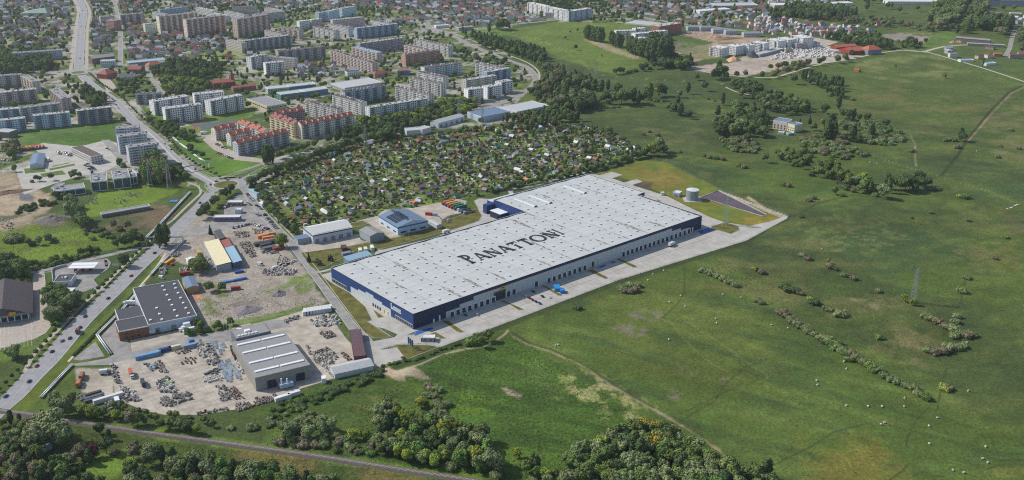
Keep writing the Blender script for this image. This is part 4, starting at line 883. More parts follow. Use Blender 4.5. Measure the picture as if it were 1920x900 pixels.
BLK = [
 (0,[(-60,575),(158,560)],15,12,GR,'grey','grey prefab block at the left edge, above the wooded park end',(120,120,130)),
 (0,[(152,568),(238,615)],15,12,BR,'grey','short beige prefab block turned end-on at the left edge',(190,170,150)),
 (0,[(-60,705),(275,668)],15,12,PK,'pale','long pinkish prefab block with banded balconies at the left edge',(120,116,124)),
 (0,[(368,668),(455,742)],17,14,(150,140,136),'grey','prefab block with two round motifs on its windowless end',(176,160,150)),
 (0,[(145,815),(450,775)],15,12,GR,'grey','grey prefab block joined below the one with round motifs',(130,130,136)),
 (0,[(-80,835),(140,815)],14,12,BG,'pale','bluish block with a red shed behind it at the left edge',(110,120,136)),
 (0,[(245,872),(522,845)],15,12,(158,176,190),'pale','light blue block left of the brownish one by the main road',(110,130,150)),
 (0,[(575,835),(835,805)],16,12,(148,138,134),'pale','brownish block with a blue middle bay beside the main road',(90,112,150)),
 (0,[(-80,915),(190,888)],14,12,(164,182,196),'pale','pale blue block in front at the left edge by the green field',(120,140,160)),
 (0,[(1015,712),(1210,702)],12,12,(150,152,156),'dark','low dark-roofed white block beside the main road bend',(90,90,96)),
 (0,[(1150,765),(1420,722)],19,16,WH,'pale','white new block, left one behind in the dotted white group',(96,98,104)),
 (0,[(1235,820),(1515,785)],20,15,WH,'pale','white new block, front left in the dotted white group',(92,96,104)),
 (0,[(1455,712),(1680,690)],20,15,WH,'pale','white new block, rear right in the dotted white group',(110,112,116)),
 (0,[(1575,762),(1825,715)],20,15,WH,'pale','white new block, front right in the dotted white group',(92,96,104)),
 (0,[(90,402),(465,376)],13,14,(150,162,172),'grey','long low blue-grey school block behind the wooded park',None),
 (0,[(900,115),(1080,98)],17,12,PK,'grey','pinkish block behind the straight side street',(120,110,112)),
 (0,[(750,128),(858,120)],14,12,BR,'grey','small beige block left of the straight side street',None),
 (0,[(792,150),(850,158)],20,18,(150,110,104),'grey','narrow reddish-brown tower end beside the side street',None),
 (0,[(1085,182),(1190,172)],15,12,(176,188,172),'pale','small greenish block left of the tower blocks',None),
 (0,[(1190,125),(1480,95)],31,14,CR,'grey','eleven-storey stepped tower block, leftmost of the tall ones',(150,128,120)),
 (0,[(1395,150),(1690,115)],32,14,(190,176,164),'grey','eleven-storey stepped tower block, middle of the tall ones',(160,116,104)),
 (0,[(1775,148),(2022,108)],32,14,(182,164,156),'grey','eleven-storey stepped tower block, rightmost of the tall ones',(160,124,112)),
 (0,[(1140,90),(1235,112)],15,11,GR,'grey','light slab block just left behind the tower blocks',None),
 (0,[(1200,75),(1410,52)],17,12,BG,'grey','blue-grey slab block behind the leftmost tower block',None),
 (0,[(1465,58),(1590,82)],15,12,LG,'pale','pale slab turned end-on behind the middle tower block',None),
 (0,[(1575,98),(1690,122)],15,12,LG,'pale','pale slab block right behind the middle tower block',None),
 (0,[(1680,85),(1830,118)],15,12,LG,'grey','pale slab block right of the middle tower block',None),
 (0,[(1740,55),(1930,48)],17,12,BR,'brown','brownish slab with red roof edge behind the tower blocks',None),
 (0,[(1690,300),(1810,325)],15,12,BR,'grey','beige slab block right of the red-roofed houses',None),
 (1,[(-100,310),(265,264)],16,12,GR,'pale','long grey slab block under the rightmost tower block',(110,120,140)),
 (1,[(160,202),(320,226)],15,12,BR,'brown','beige slab block with brown roof above the long grey slab',(180,160,150)),
 (1,[(62,228),(195,254)],15,12,BR,'brown','shorter beige slab left above the long grey slab',None),
 (1,[(-10,112),(215,86)],16,12,GR,'grey','dark grey slab behind the rightmost tower block',None),
 (1,[(60,60),(185,82)],14,12,BR,'grey','far beige slab block behind the green sports lawn',None),
 (1,[(425,198),(590,236)],16,12,LG,'brown','cream slab block with a reddish end by the wide avenue',(190,180,170)),
 (1,[(545,182),(690,210)],15,12,LG,'brown','cream slab block second from the avenue, facing left',None),
 (1,[(755,214),(1065,178)],17,12,BG,'pale','long blue-grey slab block above the wide avenue',(110,130,160)),
 (1,[(575,152),(815,130)],17,12,PK,'pale','greyish pink slab block behind the long blue-grey one',None),
 (1,[(860,152),(1010,178)],12,12,WH,'brown','low white terrace with brown roof above the blue-grey slab',None),
 (1,[(325,162),(405,154)],13,14,WH,'white','small white block right of the green sports lawn',None),
 (1,[(415,152),(495,142)],13,14,PK,'white','small pink block right of the green sports lawn',None),
 (1,[(470,98),(545,88)],16,14,BG,'pale','light blue cube block, lowest of three far blue ones',None),
 (1,[(545,88),(625,68)],17,14,(170,188,204),'pale','light blue cube block, middle of three far blue ones',None),
 (1,[(645,66),(748,48)],18,14,(170,190,208),'pale','light blue cube block, highest of three far blue ones',None),
 (1,[(780,328),(1105,285)],17,12,(140,138,148),'pale','long mauve-grey slab below the wide avenue',(176,170,170)),
 (1,[(165,388),(520,350)],17,12,(156,148,140),'brown','long beige and blue slab below the avenue, left',(104,124,160)),
 (1,[(555,375),(870,478)],16,12,(166,154,148),'brown','longest beige slab block with brown roof facing lower left',(196,180,168)),
 (1,[(715,352),(905,398)],15,12,(168,160,158),'lblue','beige slab with pale blue roof behind the longest one',(196,180,168)),
 (1,[(1182,293),(1440,350)],16,12,LG,'brown','cream slab facing lower left beside the curving ring road',(200,196,188)),
 (1,[(1110,338),(1300,382)],15,12,(176,164,158),'brown','beige slab block in front of the cream one by the ring road',(196,180,168)),
 (1,[(1120,412),(1380,378)],16,12,(170,128,112),'brown','salmon coloured slab block near the ring road',(190,150,130)),
 (1,[(1262,508),(1545,470)],15,12,(176,186,192),'brown','pale blue-grey slab block right of centre town',(200,190,150)),
 (1,[(1645,474),(1840,512)],16,12,LG,'brown','cream slab block near the ring road bend',(196,190,186)),
 (1,[(1730,545),(1910,512)],16,12,(140,160,180),'pale','blue-grey slab block nearest the ring road bend',(110,130,160)),
 (1,[(1575,605),(1805,568)],16,12,(160,160,154),'pale','grey slab block with striped balconies above the white cubes',(196,190,176)),
 (1,[(1205,540),(1402,582)],15,12,LG,'brown','cream slab block, upper of three parallel brown-roofed ones',(200,190,180)),
 (1,[(1150,585),(1385,630)],16,12,LG,'brown','cream slab block, middle of three parallel brown-roofed ones',(200,190,180)),
 (1,[(1045,655),(1292,712)],16,12,LG,'brown','cream slab block, lower of three parallel brown-roofed ones',(196,190,184)),
 (1,[(850,812),(1290,740)],16,12,(184,190,188),'pale','long pale-roofed slab block above the wooded verge',(120,140,156)),
 (1,[(665,694),(975,642)],16,12,(150,160,168),'dark','blue-grey slab in front of the flat-roofed courtyard building',(110,130,150)),
 (1,[(570,715),(780,775)],15,12,LG,'brown','cream slab block left of the long pale-roofed slab',(200,192,180)),
 (1,[(365,762),(605,822)],16,12,LG,'brown','cream slab block nearest the red-roofed row',(200,192,180)),
 (1,[(1590,676),(1705,664)],16,15,WH,'pale','white cube block, left of three beside the ring road',(70,74,84)),
 (1,[(1735,656),(1840,640)],15,15,WH,'pale','white cube block, middle of three beside the ring road',(70,74,84)),
 (1,[(1840,620),(1925,604)],15,15,WH,'pale','white cube block, right of three beside the ring road',(70,74,84)),
 (1,[(70,478),(215,464)],17,14,WH,'pale','white block with dark windows left of the small houses',(110,110,116)),
 (1,[(-40,432),(88,408)],17,13,(190,192,192),'pale','white and grey stepped block behind the white one',(120,120,126)),
 (1,[(85,425),(285,445)],13,12,BR,'grey','beige slab behind the small white block',None),
 (2,[(115,20),(255,52)],20,16,WH,'white','large white housing complex, left wing in the far centre',(150,140,120)),
 (2,[(265,55),(420,88)],20,16,WH,'white','large white housing complex, middle wing in the far centre',(150,140,120)),
 (2,[(425,90),(600,62)],20,16,(176,186,200),'white','large white housing complex, shaded right wing',(120,130,146)),  # shade on this white wing is put into its blue-grey wall colour
 (2,[(250,95),(350,98)],9,12,WH,'white','low white annexe in front of the far white complex',None),
 (2,[(1105,200),(1275,174)],19,24,(140,92,76),'pale','unplastered brick block under construction with a crane',None),
 (2,[(780,235),(925,232)],14,16,WH,'white','white new block, leftmost of those behind the poplar belt',(170,150,110)),
 (2,[(925,218),(1020,212)],14,14,WH,'white','white new block, furthest of those behind the poplar belt',(120,120,120)),
 (2,[(925,256),(1055,246)],15,15,WH,'white','white new block, middle of those behind the poplar belt',(120,120,120)),
 (2,[(1055,242),(1170,232)],15,15,WH,'white','white new block, rightmost of those behind the poplar belt',(120,120,120)),
 (2,[(950,288),(1055,288)],13,15,WH,'white','white new block, nearest of those behind the poplar belt',(120,120,120)),
 (2,[(1480,352),(1575,366)],13,(1630,352),WH,'white','white scaffolded block left end of the new estate',(150,150,150)),
 (2,[(1600,338),(1680,352)],13,(1735,338),WH,'white','white new block second from left in the new estate',(96,98,104)),
 (2,[(1700,330),(1775,344)],13,(1812,334),WH,'white','white new block third from left in the new estate',(96,98,104)),
 (2,[(1785,316),(1890,330)],14,(1930,318),WH,'white','white new block fourth from left in the new estate',(96,98,104)),
 (3,[(-15,294),(75,312)],14,(112,298),WH,'white','white new block with black strips beside the sand heap',(60,62,68)),
 (3,[(62,284),(150,302)],14,(200,290),WH,'white','white new block with black strips, middle of the estate',(60,62,68)),
 (3,[(172,266),(262,288)],16,(310,272),WH,'white','white new block with black strips, right end of the estate',(60,62,68)),
 (3,[(215,330),(300,325)],9,12,(150,146,150),'grey','small grey block in front of the right white one',None),
 (3,[(310,315),(375,322)],8,12,LG,'grey','small cream villa block behind the red-roofed hall',None),
]
for (i, pts, h, dep, wc, rk, lb, acc) in BLK:
    A, Bp = T(i, 0, pts); dep = T(i, 0, [dep])[0] if isinstance(dep, tuple) else dep; h = h*1.22 if h < 18 else h*1.13 if h > 25 else h*1.04
    block(A, Bp, h, dep, tuple(min(228, int(c*1.17)) for c in wc), rk, lb, acc, balc=(acc is not None), name='apartment_block')
# red-roofed rows and the cream pair (nearest flats)
for k, (A, Bp, h, dep, wc, rk, lb, acc, gb_) in enumerate((
    (Z(260,180,6,[(860,385)])[0], Z(260,180,6,[(1105,335)])[0], 13, 11, (196,188,184), 'orange', 'red-roofed white block, rear left of the four red ones', (190,150,130), 3),
    (Z(260,180,6,[(1030,445)])[0], Z(260,180,6,[(1275,395)])[0], 13, 11, (190,184,182), 'orange', 'red-roofed white block, middle of the four red ones', (196,156,140), 3),
    (Z(260,180,6,[(1110,538)])[0], Z(260,180,6,[(1690,402)])[0], 14, 11, (176,178,186), 'orange', 'long red-roofed block in front of the parked cars', (170,150,150), 7),
    (Z(260,180,6,[(1105,298)])[0], Z(260,180,6,[(1400,405)])[0], 13, 11, (206,200,192), 'orange', 'red-roofed block facing lower left behind the other red ones', (140,140,140), 5),
    (Z(260,180,6,[(1470,228)])[0], Z(260,180,6,[(1740,318)])[0], 17, 13, (200,180,140), 'red', 'yellow-beige block with low red roof facing lower left', (214,204,180), 5),
    (Z(260,180,6,[(1830,328)])[0], Z(260,180,6,[(2430,215)])[0], 17, 13, (196,190,176), 'red', 'cream block with low red roof right of the yellow-beige one', (130,124,140), 9),
    (Z(260,180,6,[(1560,212)])[0], Z(260,180,6,[(1870,160)])[0], 15, 13, (150,130,136), 'red', 'mauve block with low red roof behind the yellow-beige one', (176,160,160), 4))):
    block(A, Bp, h*1.12, dep, tuple(min(228, int(c*1.14)) for c in wc), rk, lb, acc, gab=gb_)
# stepped grey trio by the main road
for k, (A, Bp, lb) in enumerate((((204+11,225+68/4), (225+35,225+58/4), 'grey balcony block, rear one of the stepped trio by the road'), (T(0,1,[(885,130)])[0], T(0,1,[(1100,105)])[0], 'grey balcony block, middle one of the stepped trio by the road'), (T(0,1,[(960,210)])[0], T(0,1,[(1180,180)])[0], 'grey balcony block, front one of the stepped trio by the road'))):
    block(A, Bp, 22, 15, (184,190,198), 'grey', lb, (188,196,206))
# landmark text for a few of them
for x, y, s in ((460,45,'the tall tower blocks'),(400,185,'the white dotted flats'),(470,245,'the red-roofed flats'),(250,270,'the stepped grey flats'),(600,215,'the cream red-roofed block'),(740,195,'the long pale-roofed slab'),(920,170,'the white cube flats'),(1020,15,'the far white housing complex'),(1230,60,'the white flats behind the poplars'),(1400,90,'the white new estate'),(60,250,'the green field'),(146,136,'the far roundabout'),(423,346,'the near roundabout'),(1295,365,'the water tank'),(1380,385,'the grey storage pond'),(1478,235,'the pink villa'),(1713,540,'the meadow pylon'),(1120,128,'the poplar belt pylon'),(1610,95,'the red-roofed hall'),(1500,115,'the caravan park'),(1550,160,'the poplar row by the pond'),(300,590,'the dark-roofed factory'),(510,660,'the grey workshop'),(140,510,'the filling station'),(20,575,'the supermarket'),(420,475,'the cream-roofed shed'),(755,412,'the blue workshop'),(620,432,'the white car hall'),(230,400,'the long garage row'),(190,345,'the glass office cubes'),(560,650,'the paving stone stacks'),(800,635,'the guard house'),(680,640,'the long brown shed'),(1440,620,'the long meadow hedge'),(900,632,'the twin bushes by the yard'),(1180,535,'the grey bush clump by the dock yard'),(950,40,'the oak by the junction'),(1230,130,'the poplar grove'),(980,250,'the flat retail halls'),(100,800,'the giant willow'),(340,800,'the railway curve'),(860,830,'the wood by the rails'),(1230,830,'the yellow-topped grove'),(1430,880,'the lone dark tree below'),(1780,60,'the avenue of big trees'),(1850,100,'the nursery sheds'),(610,340,'the teal garden roof'),(700,330,'the allotment gardens'),(1080,270,'the far allotment corner'),(260,505,'the clipped verge trees'),(305,440,'the twin poplars'),(1900,20,'the solar panel field'),(330,130,'the red brick church'),(60,20,'the spired white church'),(1150,5,'the far suburb'),(700,10,'the far houses')): landmark(x, y, s)
# ------------------------------------------------------------------ HALLS, SHOPS AND OTHER SINGLE BUILDINGS
def flatbox(name, A, B, h, depth, wall, roofk, label, cat='building', gable_=None, windows=None, doors=0, para=True, lights=0, stripe=None, band=None, zbase=0, skyl=None, win_left=None):
    t, Ln, D = mk(name, A, B, h, depth, label, cat); WM = flat(wall, .8, .05) if isinstance(wall, tuple) else wall; rm = ROOFM[roofk]
    b = MB(); b.box(0, 0, 0, Ln, D, h, WM); part('wall', b, t); rb = MB()
    if gable_ == 'u': rb.gable(0, 0, Ln, D, h, h+D*.16, rm, .4, WM)
    elif gable_ == 'v':
        g = MB(); g.gable(0, 0, D, Ln, h, h+Ln*.12, rm, .4, WM); rb.add(g, Matrix.Translation((Ln, 0, 0)) @ Matrix.Rotation(math.pi/2, 4, 'Z'))
    elif gable_ == 'hip': rb.hip(0, 0, Ln, D, h, h+D*.3, rm, .6)
    elif gable_ == 'mono': rb.face([(-.4,-.4,h+.15),(Ln+.4,-.4,h+.15),(Ln+.4,D+.4,h+1.4),(-.4,D+.4,h+1.4)], rm); rb.face([(-.4,-.4,h-.1),(Ln+.4,-.4,h-.1),(Ln+.4,-.4,h+.15),(-.4,-.4,h+.15)], WHT); rb.box(0,D-.3,h,Ln,D,h+1.25,WM)
    else:
        rb.box(.3, .3, h, Ln-.3, D-.3, h+.1, rm)
        if para:
            for (x0, y0, x1, y1) in ((0,0,Ln,.3),(0,D-.3,Ln,D),(0,.3,.3,D-.3),(Ln-.3,.3,Ln,D-.3)): rb.box(x0, y0, h, x1, y1, h+.6, WHT)
    rf = part('roof', rb, t)
    if band: 
        q = MB(); q.box(-.12, -.12, h-1.5, Ln+.12, 0, h-.3, flat(band)); q.box(-.12, 0, h-1.5, 0, D, h-.3, flat(band)); part('fascia_band', q, t)
    if windows:
        zs, pitch, w, hh = windows; n = max(1, int((Ln-1)/pitch)); st = (Ln-1)/n
        q = MB(); q.box(-w/2, -.08, 0, w/2, -.02, hh, GL); q.box(-w/2-.15, -.1, -.18, w/2+.15, -.02, 0, WHT); wm = q.mesh('window')
        for i in range(n):
            for z in zs: part('window', wm, t, loc=(.5+st*(i+.5), 0, z))
        nl = max(1, int((D-1)/pitch)); sl_ = (D-1)/nl
        for i in range(nl):
            for z in zs: part('window', wm, t, loc=(0, .5+sl_*(i+.5), z), rz=-math.pi/2)
    if doors:
        q = MB(); q.box(-2, -.14, 0, 2, -.02, 4.2 if h > 5 else 2.6, GREYD); dmm = q.mesh('gate_door')
        for i in range(doors): part('gate_door', dmm, t, loc=(Ln*(i+.5)/doors, 0, 0))
    return t, Ln, D, rf
def domes(rf, Ln, D, h, pts, m='white'):
    q = MB(); q.box(-1.0, -1.2, 0, 1.0, 1.2, .5, GREYC); q.box(-.8, -1.0, .5, .8, 1.0, .95, WHT); me = q.mesh('roof_dome')
    for u, v in pts: part('roof_dome', me, rf, loc=(u*Ln, v*D, h+.1))
D2 = lambda pts: T(0, 2, pts)
Y5 = lambda *p: Z(300, 400, 7.377, [p])[0]; Y8 = lambda *p: Z(560, 360, 5.325, [p])[0]
# dark-roofed factory: three joined volumes in one thing
A, Bp = D2([(1112,640)])[0], D2([(1478,568)])[0]
t, Ln, D, rf = flatbox('factory', A, Bp, 8, D2([(1350,300)])[0], (176,190,204), 'dark', 'dark-roofed factory with white roof domes and a brick office corner', 'factory', doors=3)
domes(rf, Ln, D, 8, [(.30,.06),(.62,.07),(.86,.08),(.30,.20),(.62,.22),(.86,.22),(.30,.36),(.62,.36),(.86,.36),(.62,.50),(.86,.50),(.62,.64),(.86,.64),(.62,.78),(.86,.78),(.62,.9),(.88,.9),(.08,.1)])
q = MB(); bx = flat((132,90,68), .9, .12); q.box(-22, -1.5, 0, -.2, 20, 7.6, bx); q.box(-21.6, -1.1, 7.6, -.2, 19.6, 7.75, ROOFM['dark'])
for (x0,y0,x1,y1) in ((-22,-1.5,-.2,-1.2),(-22,19.7,-.2,20),(-22,-1.2,-21.7,19.7)): q.box(x0,y0,7.6,x1,y1,8.3,WHT)
part('brick_office', q, t); q = MB(); window_rows(q, -19, -6, -1.5, (1.2, 4.6), 4, 1.6, 1.5, GL); window_cols(q, 0, 18, -22, (1.2, 4.6), 3.4, 1.6, 1.5, GL); part('office_window', q, t)
q = MB(); q.box(-19, 22, 0, -.2, 46, 6.2, flat((150,152,156))); q.box(-18.6, 22.4, 6.2, -.3, 45.6, 6.35, ROOFM['dark']); q.box(-19,22,6.2,-.2,22.4,6.9,WHT); q.box(-19,22.4,6.2,-18.6,46,6.9,WHT); part('side_wing', q, t)
q = MB(); q.box(Ln*.68, -5, 0, Ln*.82, -.1, 5.5, WHT); part('loading_porch', q, t)
occ_rect(*(Vector(t.location.xy)+Matrix.Rotation(t.rotation_euler.z, 2) @ Vector((-11, 22))), math.cos(t.rotation_euler.z), math.sin(t.rotation_euler.z), 14, 28)
# grey workshop with eight strip roof lights
A, Bp, Cc = Z(440,580,6.857,[(262,884)])[0], Z(440,580,6.857,[(975,712)])[0], Z(440,580,6.857,[(10,408)])[0]
t, Ln, D, rf = flatbox('workshop', A, Bp, 10.5, Cc, (142,140,134), 'grey', 'grey workshop hall with eight white strip skylights on its roof', 'workshop', para=False)
q = MB(); q.box(0, 0, 0, 1, 1, .01, WHT)
sk = MB(); sk.box(-8.6, -1.1, 0, 8.6, 1.1, .7, WHT); sm = sk.mesh('skylight')
for i in range(2):
    for j, v in enumerate((.13, .36, .64, .87)): part('skylight', sm, rf, loc=(Ln*(.27+.46*i), D*v, 10.6))
q = MB()
for k in range(1, 9): q.box(Ln*k/9-.05, .05, 10.6, Ln*k/9+.05, D, 10.68, GREYD)
part('roof_seams', q, rf)
q = MB(); q.box(Ln*.2, -.2, 0, Ln*.36, -.02, 6, DOORD); q.box(Ln*.72, -.2, 0, Ln*.88, -.02, 6, DOORD); part('gate_door', q, t)
q = MB(); q.box(Ln*.38, -7, 1.0, Ln*.62, -2.2, 4.0, flat((150,170,190))); q.tube((Ln*.42,-5,4),(Ln*.42,-5,8),.5,WHT); q.tube((Ln*.52,-5,4),(Ln*.52,-5,7),.5,WHT)
for x in (.4,.5,.6): q.box(Ln*x-.2, -4.8, 0, Ln*x+.2, -4.4, 1, GREYD)
part('filter_plant', q, t)
q = MB(); window_cols(q, 2, D-2, 0, (3.5,), 4.2, .3, 5.5, GREYC, -1); part('cladding_rib', q, t)
q = MB(); q.box(Ln*.08, D+.05, 0, Ln*.75, D+15, 12.2, flat((104,110,118))); q.box(Ln*.1, D+.5, 12.2, Ln*.73, D+14.5, 12.35, ROOFM['grey']); q.box(Ln*.3, D+6, 12.3, Ln*.4, D+9, 14, WHT)
for k in range(6): q.box(Ln*.14+k*2.6, D+2.2, 12.3, Ln*.14+k*2.6+1.7, D+3.8, 13.2, WHT)
part('office_block', q, t)
# sheds and halls of the south-west yard
flatbox('storage_shed', Y5(610,400), Y5(778,722), 6.5, Y5(968,662), (150,158,168), 'cream', 'long cream-roofed shed beside the blue and red roofed one', 'shed', 'mono')
def shed(name, A, B, h, dep, wall, rk, label, g=None, cat='shed', **k): return flatbox(name, A, B, h, dep, wall, rk, label, cat, g, para=False, **k)
MATS_cream = ROOFM.setdefault('cream', flat((206,196,160)))
bpy.data.objects[-1:] if False else None
shed('storage_shed', Y5(890,482), Y5(1005,688), 5.5, Y5(1140,682), (84,100,120), 'lblue', 'blue-grey roofed shed section right of the cream-roofed shed', 'mono')
shed('storage_shed', Y5(830,372), Y5(884,476), 5.5, Y5(1000,470), (70,76,90), 'red', 'red roofed shed section with pale strips, between blue and dark ones', 'mono')
shed('storage_shed', Y5(745,250), Y5(820,362), 6.5, Y5(905,350), (70,72,80), 'dark', 'dark-roofed shed section at the street end of the shed row', 'mono')
shed('workshop', Z(340,480,6.857,[(70,412)])[0], Z(340,480,6.857,[(222,385)])[0], 5.5, Z(340,480,6.857,[(15,285)])[0], (190,150,104), 'steel', 'small blue-roofed workshop with cream gable beside the dark-roofed factory', 'v', 'workshop')
shed('tent_hall', Y5(425,725), Y5(560,700), 4.5, Y5(385,620), (206,206,206), 'white', 'white tent hall among the coloured boxes of the sand yard', 'v', 'tent hall')
brown_m = flat((96,70,66))
Q2 = lambda *p: Z(440,580,6.857,[p])[0]
t, Ln, D, rf = shed('long_shed', Q2(1535,608), Q2(1690,592), 5.5, Q2(1300,280), (84,58,54), 'plum', 'long brown roofed shed along the service street fence')
t, Ln, D, rf = shed('tent_hall', Q2(1285,830), Q2(1785,720), 4.2, 13, (190,194,196), 'pale', 'long pale greenhouse-like tent hall at the tip of the yard', 'u', 'tent hall')
q = MB()
for k in range(1, 8): q.box(Ln*k/8-.1, -.45, 4.2, Ln*k/8+.1, 6.5, 4.3, GREYD, M=None)
part('tent_ribs', q, rf)
# car hall with curved roof, grey gabled shed, blue workshop with solar panels
A, Bp, Cc = Y8(140,432), Y8(535,352), Y8(80,378)
t, Ln, D, rf = flatbox('car_hall', A, Bp, 9, 26, (190,196,202), 'white', 'white car hall with gently curved roof and canopy over the door', 'hall', 'u', None, 5, False, band=(70,60,66))
q = MB(); q.box(-13, 6, 0, -.2, 16, 5, flat((150,158,166))); q.box(-13.3, 5.7, 5, -.2, 16.3, 5.4, ROOFM['steel']); part('office_annex', q, t)
q = MB(); q.box(2, -.3, 9.4, Ln-2, .05, 9.6, DOORD); part('roof_slot', q, rf)
t, Ln, D, rf = shed('gabled_shed', Y8(712,440), Y8(855,405), 7.5, Y8(605,378), (150,158,162), 'grey', 'plain grey gabled shed between the car hall and blue workshop', 'v', 'shed')
A, Bp, Cc = Y8(988,352), Y8(1290,285), Y8(790,238)
t, Ln, D, rf = flatbox('blue_workshop', A, Bp, 8.5, Cc, (190,206,220), 'steel', 'white and blue workshop with a solar panel array on its roof', 'workshop', 'v', ((1.4,), 11, 6, 1.7), 0, False, band=(44,92,150))
pm_ = MB(); pm_.box(0, 0, 0, 3.4, 1.7, .12, mat('solar_panel', (34,38,52), .25, .1, .5, spec=.6)); pmm = pm_.mesh('solar_panel')
for i in range(5):
    for j in range(8):
        u, v = 1.5+i*3.7, D*.28+j*2.6
        part('solar_panel', pmm, rf, loc=(u+.8*math.sin(j), v, 8.5+.12+u*.24/1.0*1.0+.25)) if False else None
for i in range(4):
    for j in range(9):
        u = 3+i*3.7; z = 8.5+(Ln*.12)*(u/(Ln/2)) if u < Ln/2 else 9
        o = part('solar_panel', pmm, rf, loc=(u, D*.22+j*2.5, z+.12)); o.rotation_euler = (0, -math.atan(.24), 0)
for k in range(12):
    o = part('solar_panel', pmm, rf, loc=(Ln/2-4, D*.1+k*3, 8.5+.24*(Ln/2-4)+.12)); o.rotation_euler = (0, -math.atan(.24), 0)
shed('arched_tent', Y8(1378,333), Y8(1430,320), 4, Y8(1315,280), (196,200,198), 'pale', 'small pale tent hall in front of the blue workshop yard', 'v', 'tent hall')
# canopy roof right behind the big hall, boxes
flatbox('open_canopy', Z(540,390,7.377,[(835,735)])[0], Z(540,390,7.377,[(1160,645)])[0], 5, 9, (120,130,140), 'lblue', 'pale blue canopy roof tucked behind the hall corner', 'canopy', 'mono')
# guard house
t, Ln, D, rf = flatbox('guard_house', Z(680,570,7.377,[(810,472)])[0], Z(680,570,7.377,[(993,475)])[0], 3.4, 6, (150,152,150), 'white', 'grey guard house with white roof beside the yard entrance', 'guard house', None, ((1,), 4, 2.2, 1.4))
q = MB(); q.box(-3, -3, .06, Ln+3, D+2, .3, CONC); part('plinth', q, t)
q = MB(); q.box(Ln-.2, -.6, 0, Ln+.2, -.2, 3.4, DOORD); q.box(-.2, -.6, 0, .2, -.2, 3.4, DOORD); part('post', q, t)
# filling station
t, Ln, D = mk('filling_station_canopy', D2([(508,212)])[0], D2([(705,208)])[0], 5.6, D2([(545,170)])[0], 'long white canopy roof over the petrol pumps', 'canopy')
q = MB(); q.box(0, 0, 4.9, Ln, D, 5.6, WHT, True); q.box(1, D*.45, 5.6, Ln-1, D*.55, 5.75, GREYC); part('canopy_roof', q, t)
q = MB(); q.box(-.3, -.3, 0, .3, .3, 4.9, flat((120,60,60))); cm_ = q.mesh('column')
for u in (.18, .45, .75): part('column', cm_, t, loc=(Ln*u, D*.25, 0)); part('column', cm_, t, loc=(Ln*u, D*.75, 0))
q = MB(); q.box(-.8, -.4, 0, .8, .4, 2.1, flat((150,40,44))); pq = q.mesh('fuel_pump')
for u in (.18, .45, .75): part('fuel_pump', pq, t, loc=(Ln*u, D*.5, 0))
t, Ln, D, rf = flatbox('station_shop', D2([(400,318)])[0], D2([(530,312)])[0], 4.6, D2([(445,262)])[0], (206,208,210), 'dark', 'small white filling station shop with dark flat roof', 'shop', None, ((1.2,), 6, 1.8, 1.6))
q = MB(); q.box(Ln*.5, D*.4, 4.7, Ln*.6, D*.6, 6, WHT); q.box(Ln*.3, D*.5, 4.7, Ln*.38, D*.6, 5.4, GREYC); part('roof_vents', q, rf)['kind'] = 'stuff'
t, Ln, D = mk('carport', D2([(470,385)])[0], D2([(540,385)])[0], 3, D2([(490,358)])[0], 'small cream-roofed wash bay below the filling station shop', 'shed')
q = MB(); q.box(0, 0, 2.8, Ln, D, 3.1, ROOFM['white'], True); part('roof', q, t); q = MB(); q.box(.3, D-.4, 0, Ln-.3, D-.2, 2.8, GREYD); q.box(.2,.2,0,.4,.4,2.8,GREYD); q.box(Ln-.4,.2,0,Ln-.2,.4,2.8,GREYD); part('wall', q, t)
# curved low wall around the station tanks
q = MB(); P = smooth(GG(D2([(400,310),(392,240),(410,220),(500,195)])), 4); strip_mb(q, P, .5, 2.2, GREYC, 0, 2.2, False); o = link('service_wall', q.mesh('service_wall')); tag(o, 'grey curved screen wall behind the filling station shop', 'wall')
# price sign
def totem(x, y, h, w, cols, label):
    X, Y = G(x, y); t = thing('price_sign', (X, Y, 0), 0, label, 'sign'); q = MB(); q.box(-.15, -.15, 0, .15, .15, h, GREYD); part('pole', q, t); q = MB(); n = len(cols)
    for k, c in enumerate(cols): q.box(-w/2, -.25, h*.25+(h*.75)*k/n, w/2, .25, h*.25+(h*.75)*(k+1)/n, flat(c))
    q.box(-w/2+.2, -.3, h*.45, w/2-.2, -.25, h*.5, WHT); q.box(-w/2+.2, -.3, h*.6, w/2-.2, -.25, h*.64, WHT); part('sign_board', q, t)
totem(*D2([(802,212)])[0], 8, 2.6, [(120,36,52), (206,206,206), (120,36,52)], 'dark red totem sign at the filling station entrance')
totem(*D2([(868,206)])[0], 3.4, 5, [(206,206,206)], 'low white advertising board beside the verge tree')
# supermarket
t, Ln, D = mk('supermarket', D2([(-170,600)])[0], D2([(222,538)])[0], 6, 62, 'dark brown gabled supermarket with a round yellow logo on its front', 'supermarket')
q = MB(); q.box(0, 0, 0, Ln, D, 6, flat((150,150,150))); part('wall', q, t)
q = MB(); g = MB(); g.gable(0, 0, D, Ln, 6, 13.5, flat((78,70,74), .8, .1), 2.2, flat((92,96,104))); q.add(g, Matrix.Translation((Ln, 0, 0)) @ Matrix.Rotation(math.pi/2, 4, 'Z')); part('roof', q, t)
q = MB(); q.box(1, -.2, .8, Ln-1, -.02, 4.2, GL)
for k in range(0, int(Ln), 5): q.box(k+.8, -.35, 0, k+1.6, -.2, 4.6, WHT)
part('shop_window', q, t)
q = MB()
for k in range(16): a0, a1 = 2*math.pi*k/16, 2*math.pi*(k+1)/16; q.face([(0,0,0),(3.2*math.cos(a0),0,1.6*math.sin(a0)),(3.2*math.cos(a1),0,1.6*math.sin(a1))], flat((206,160,40)))
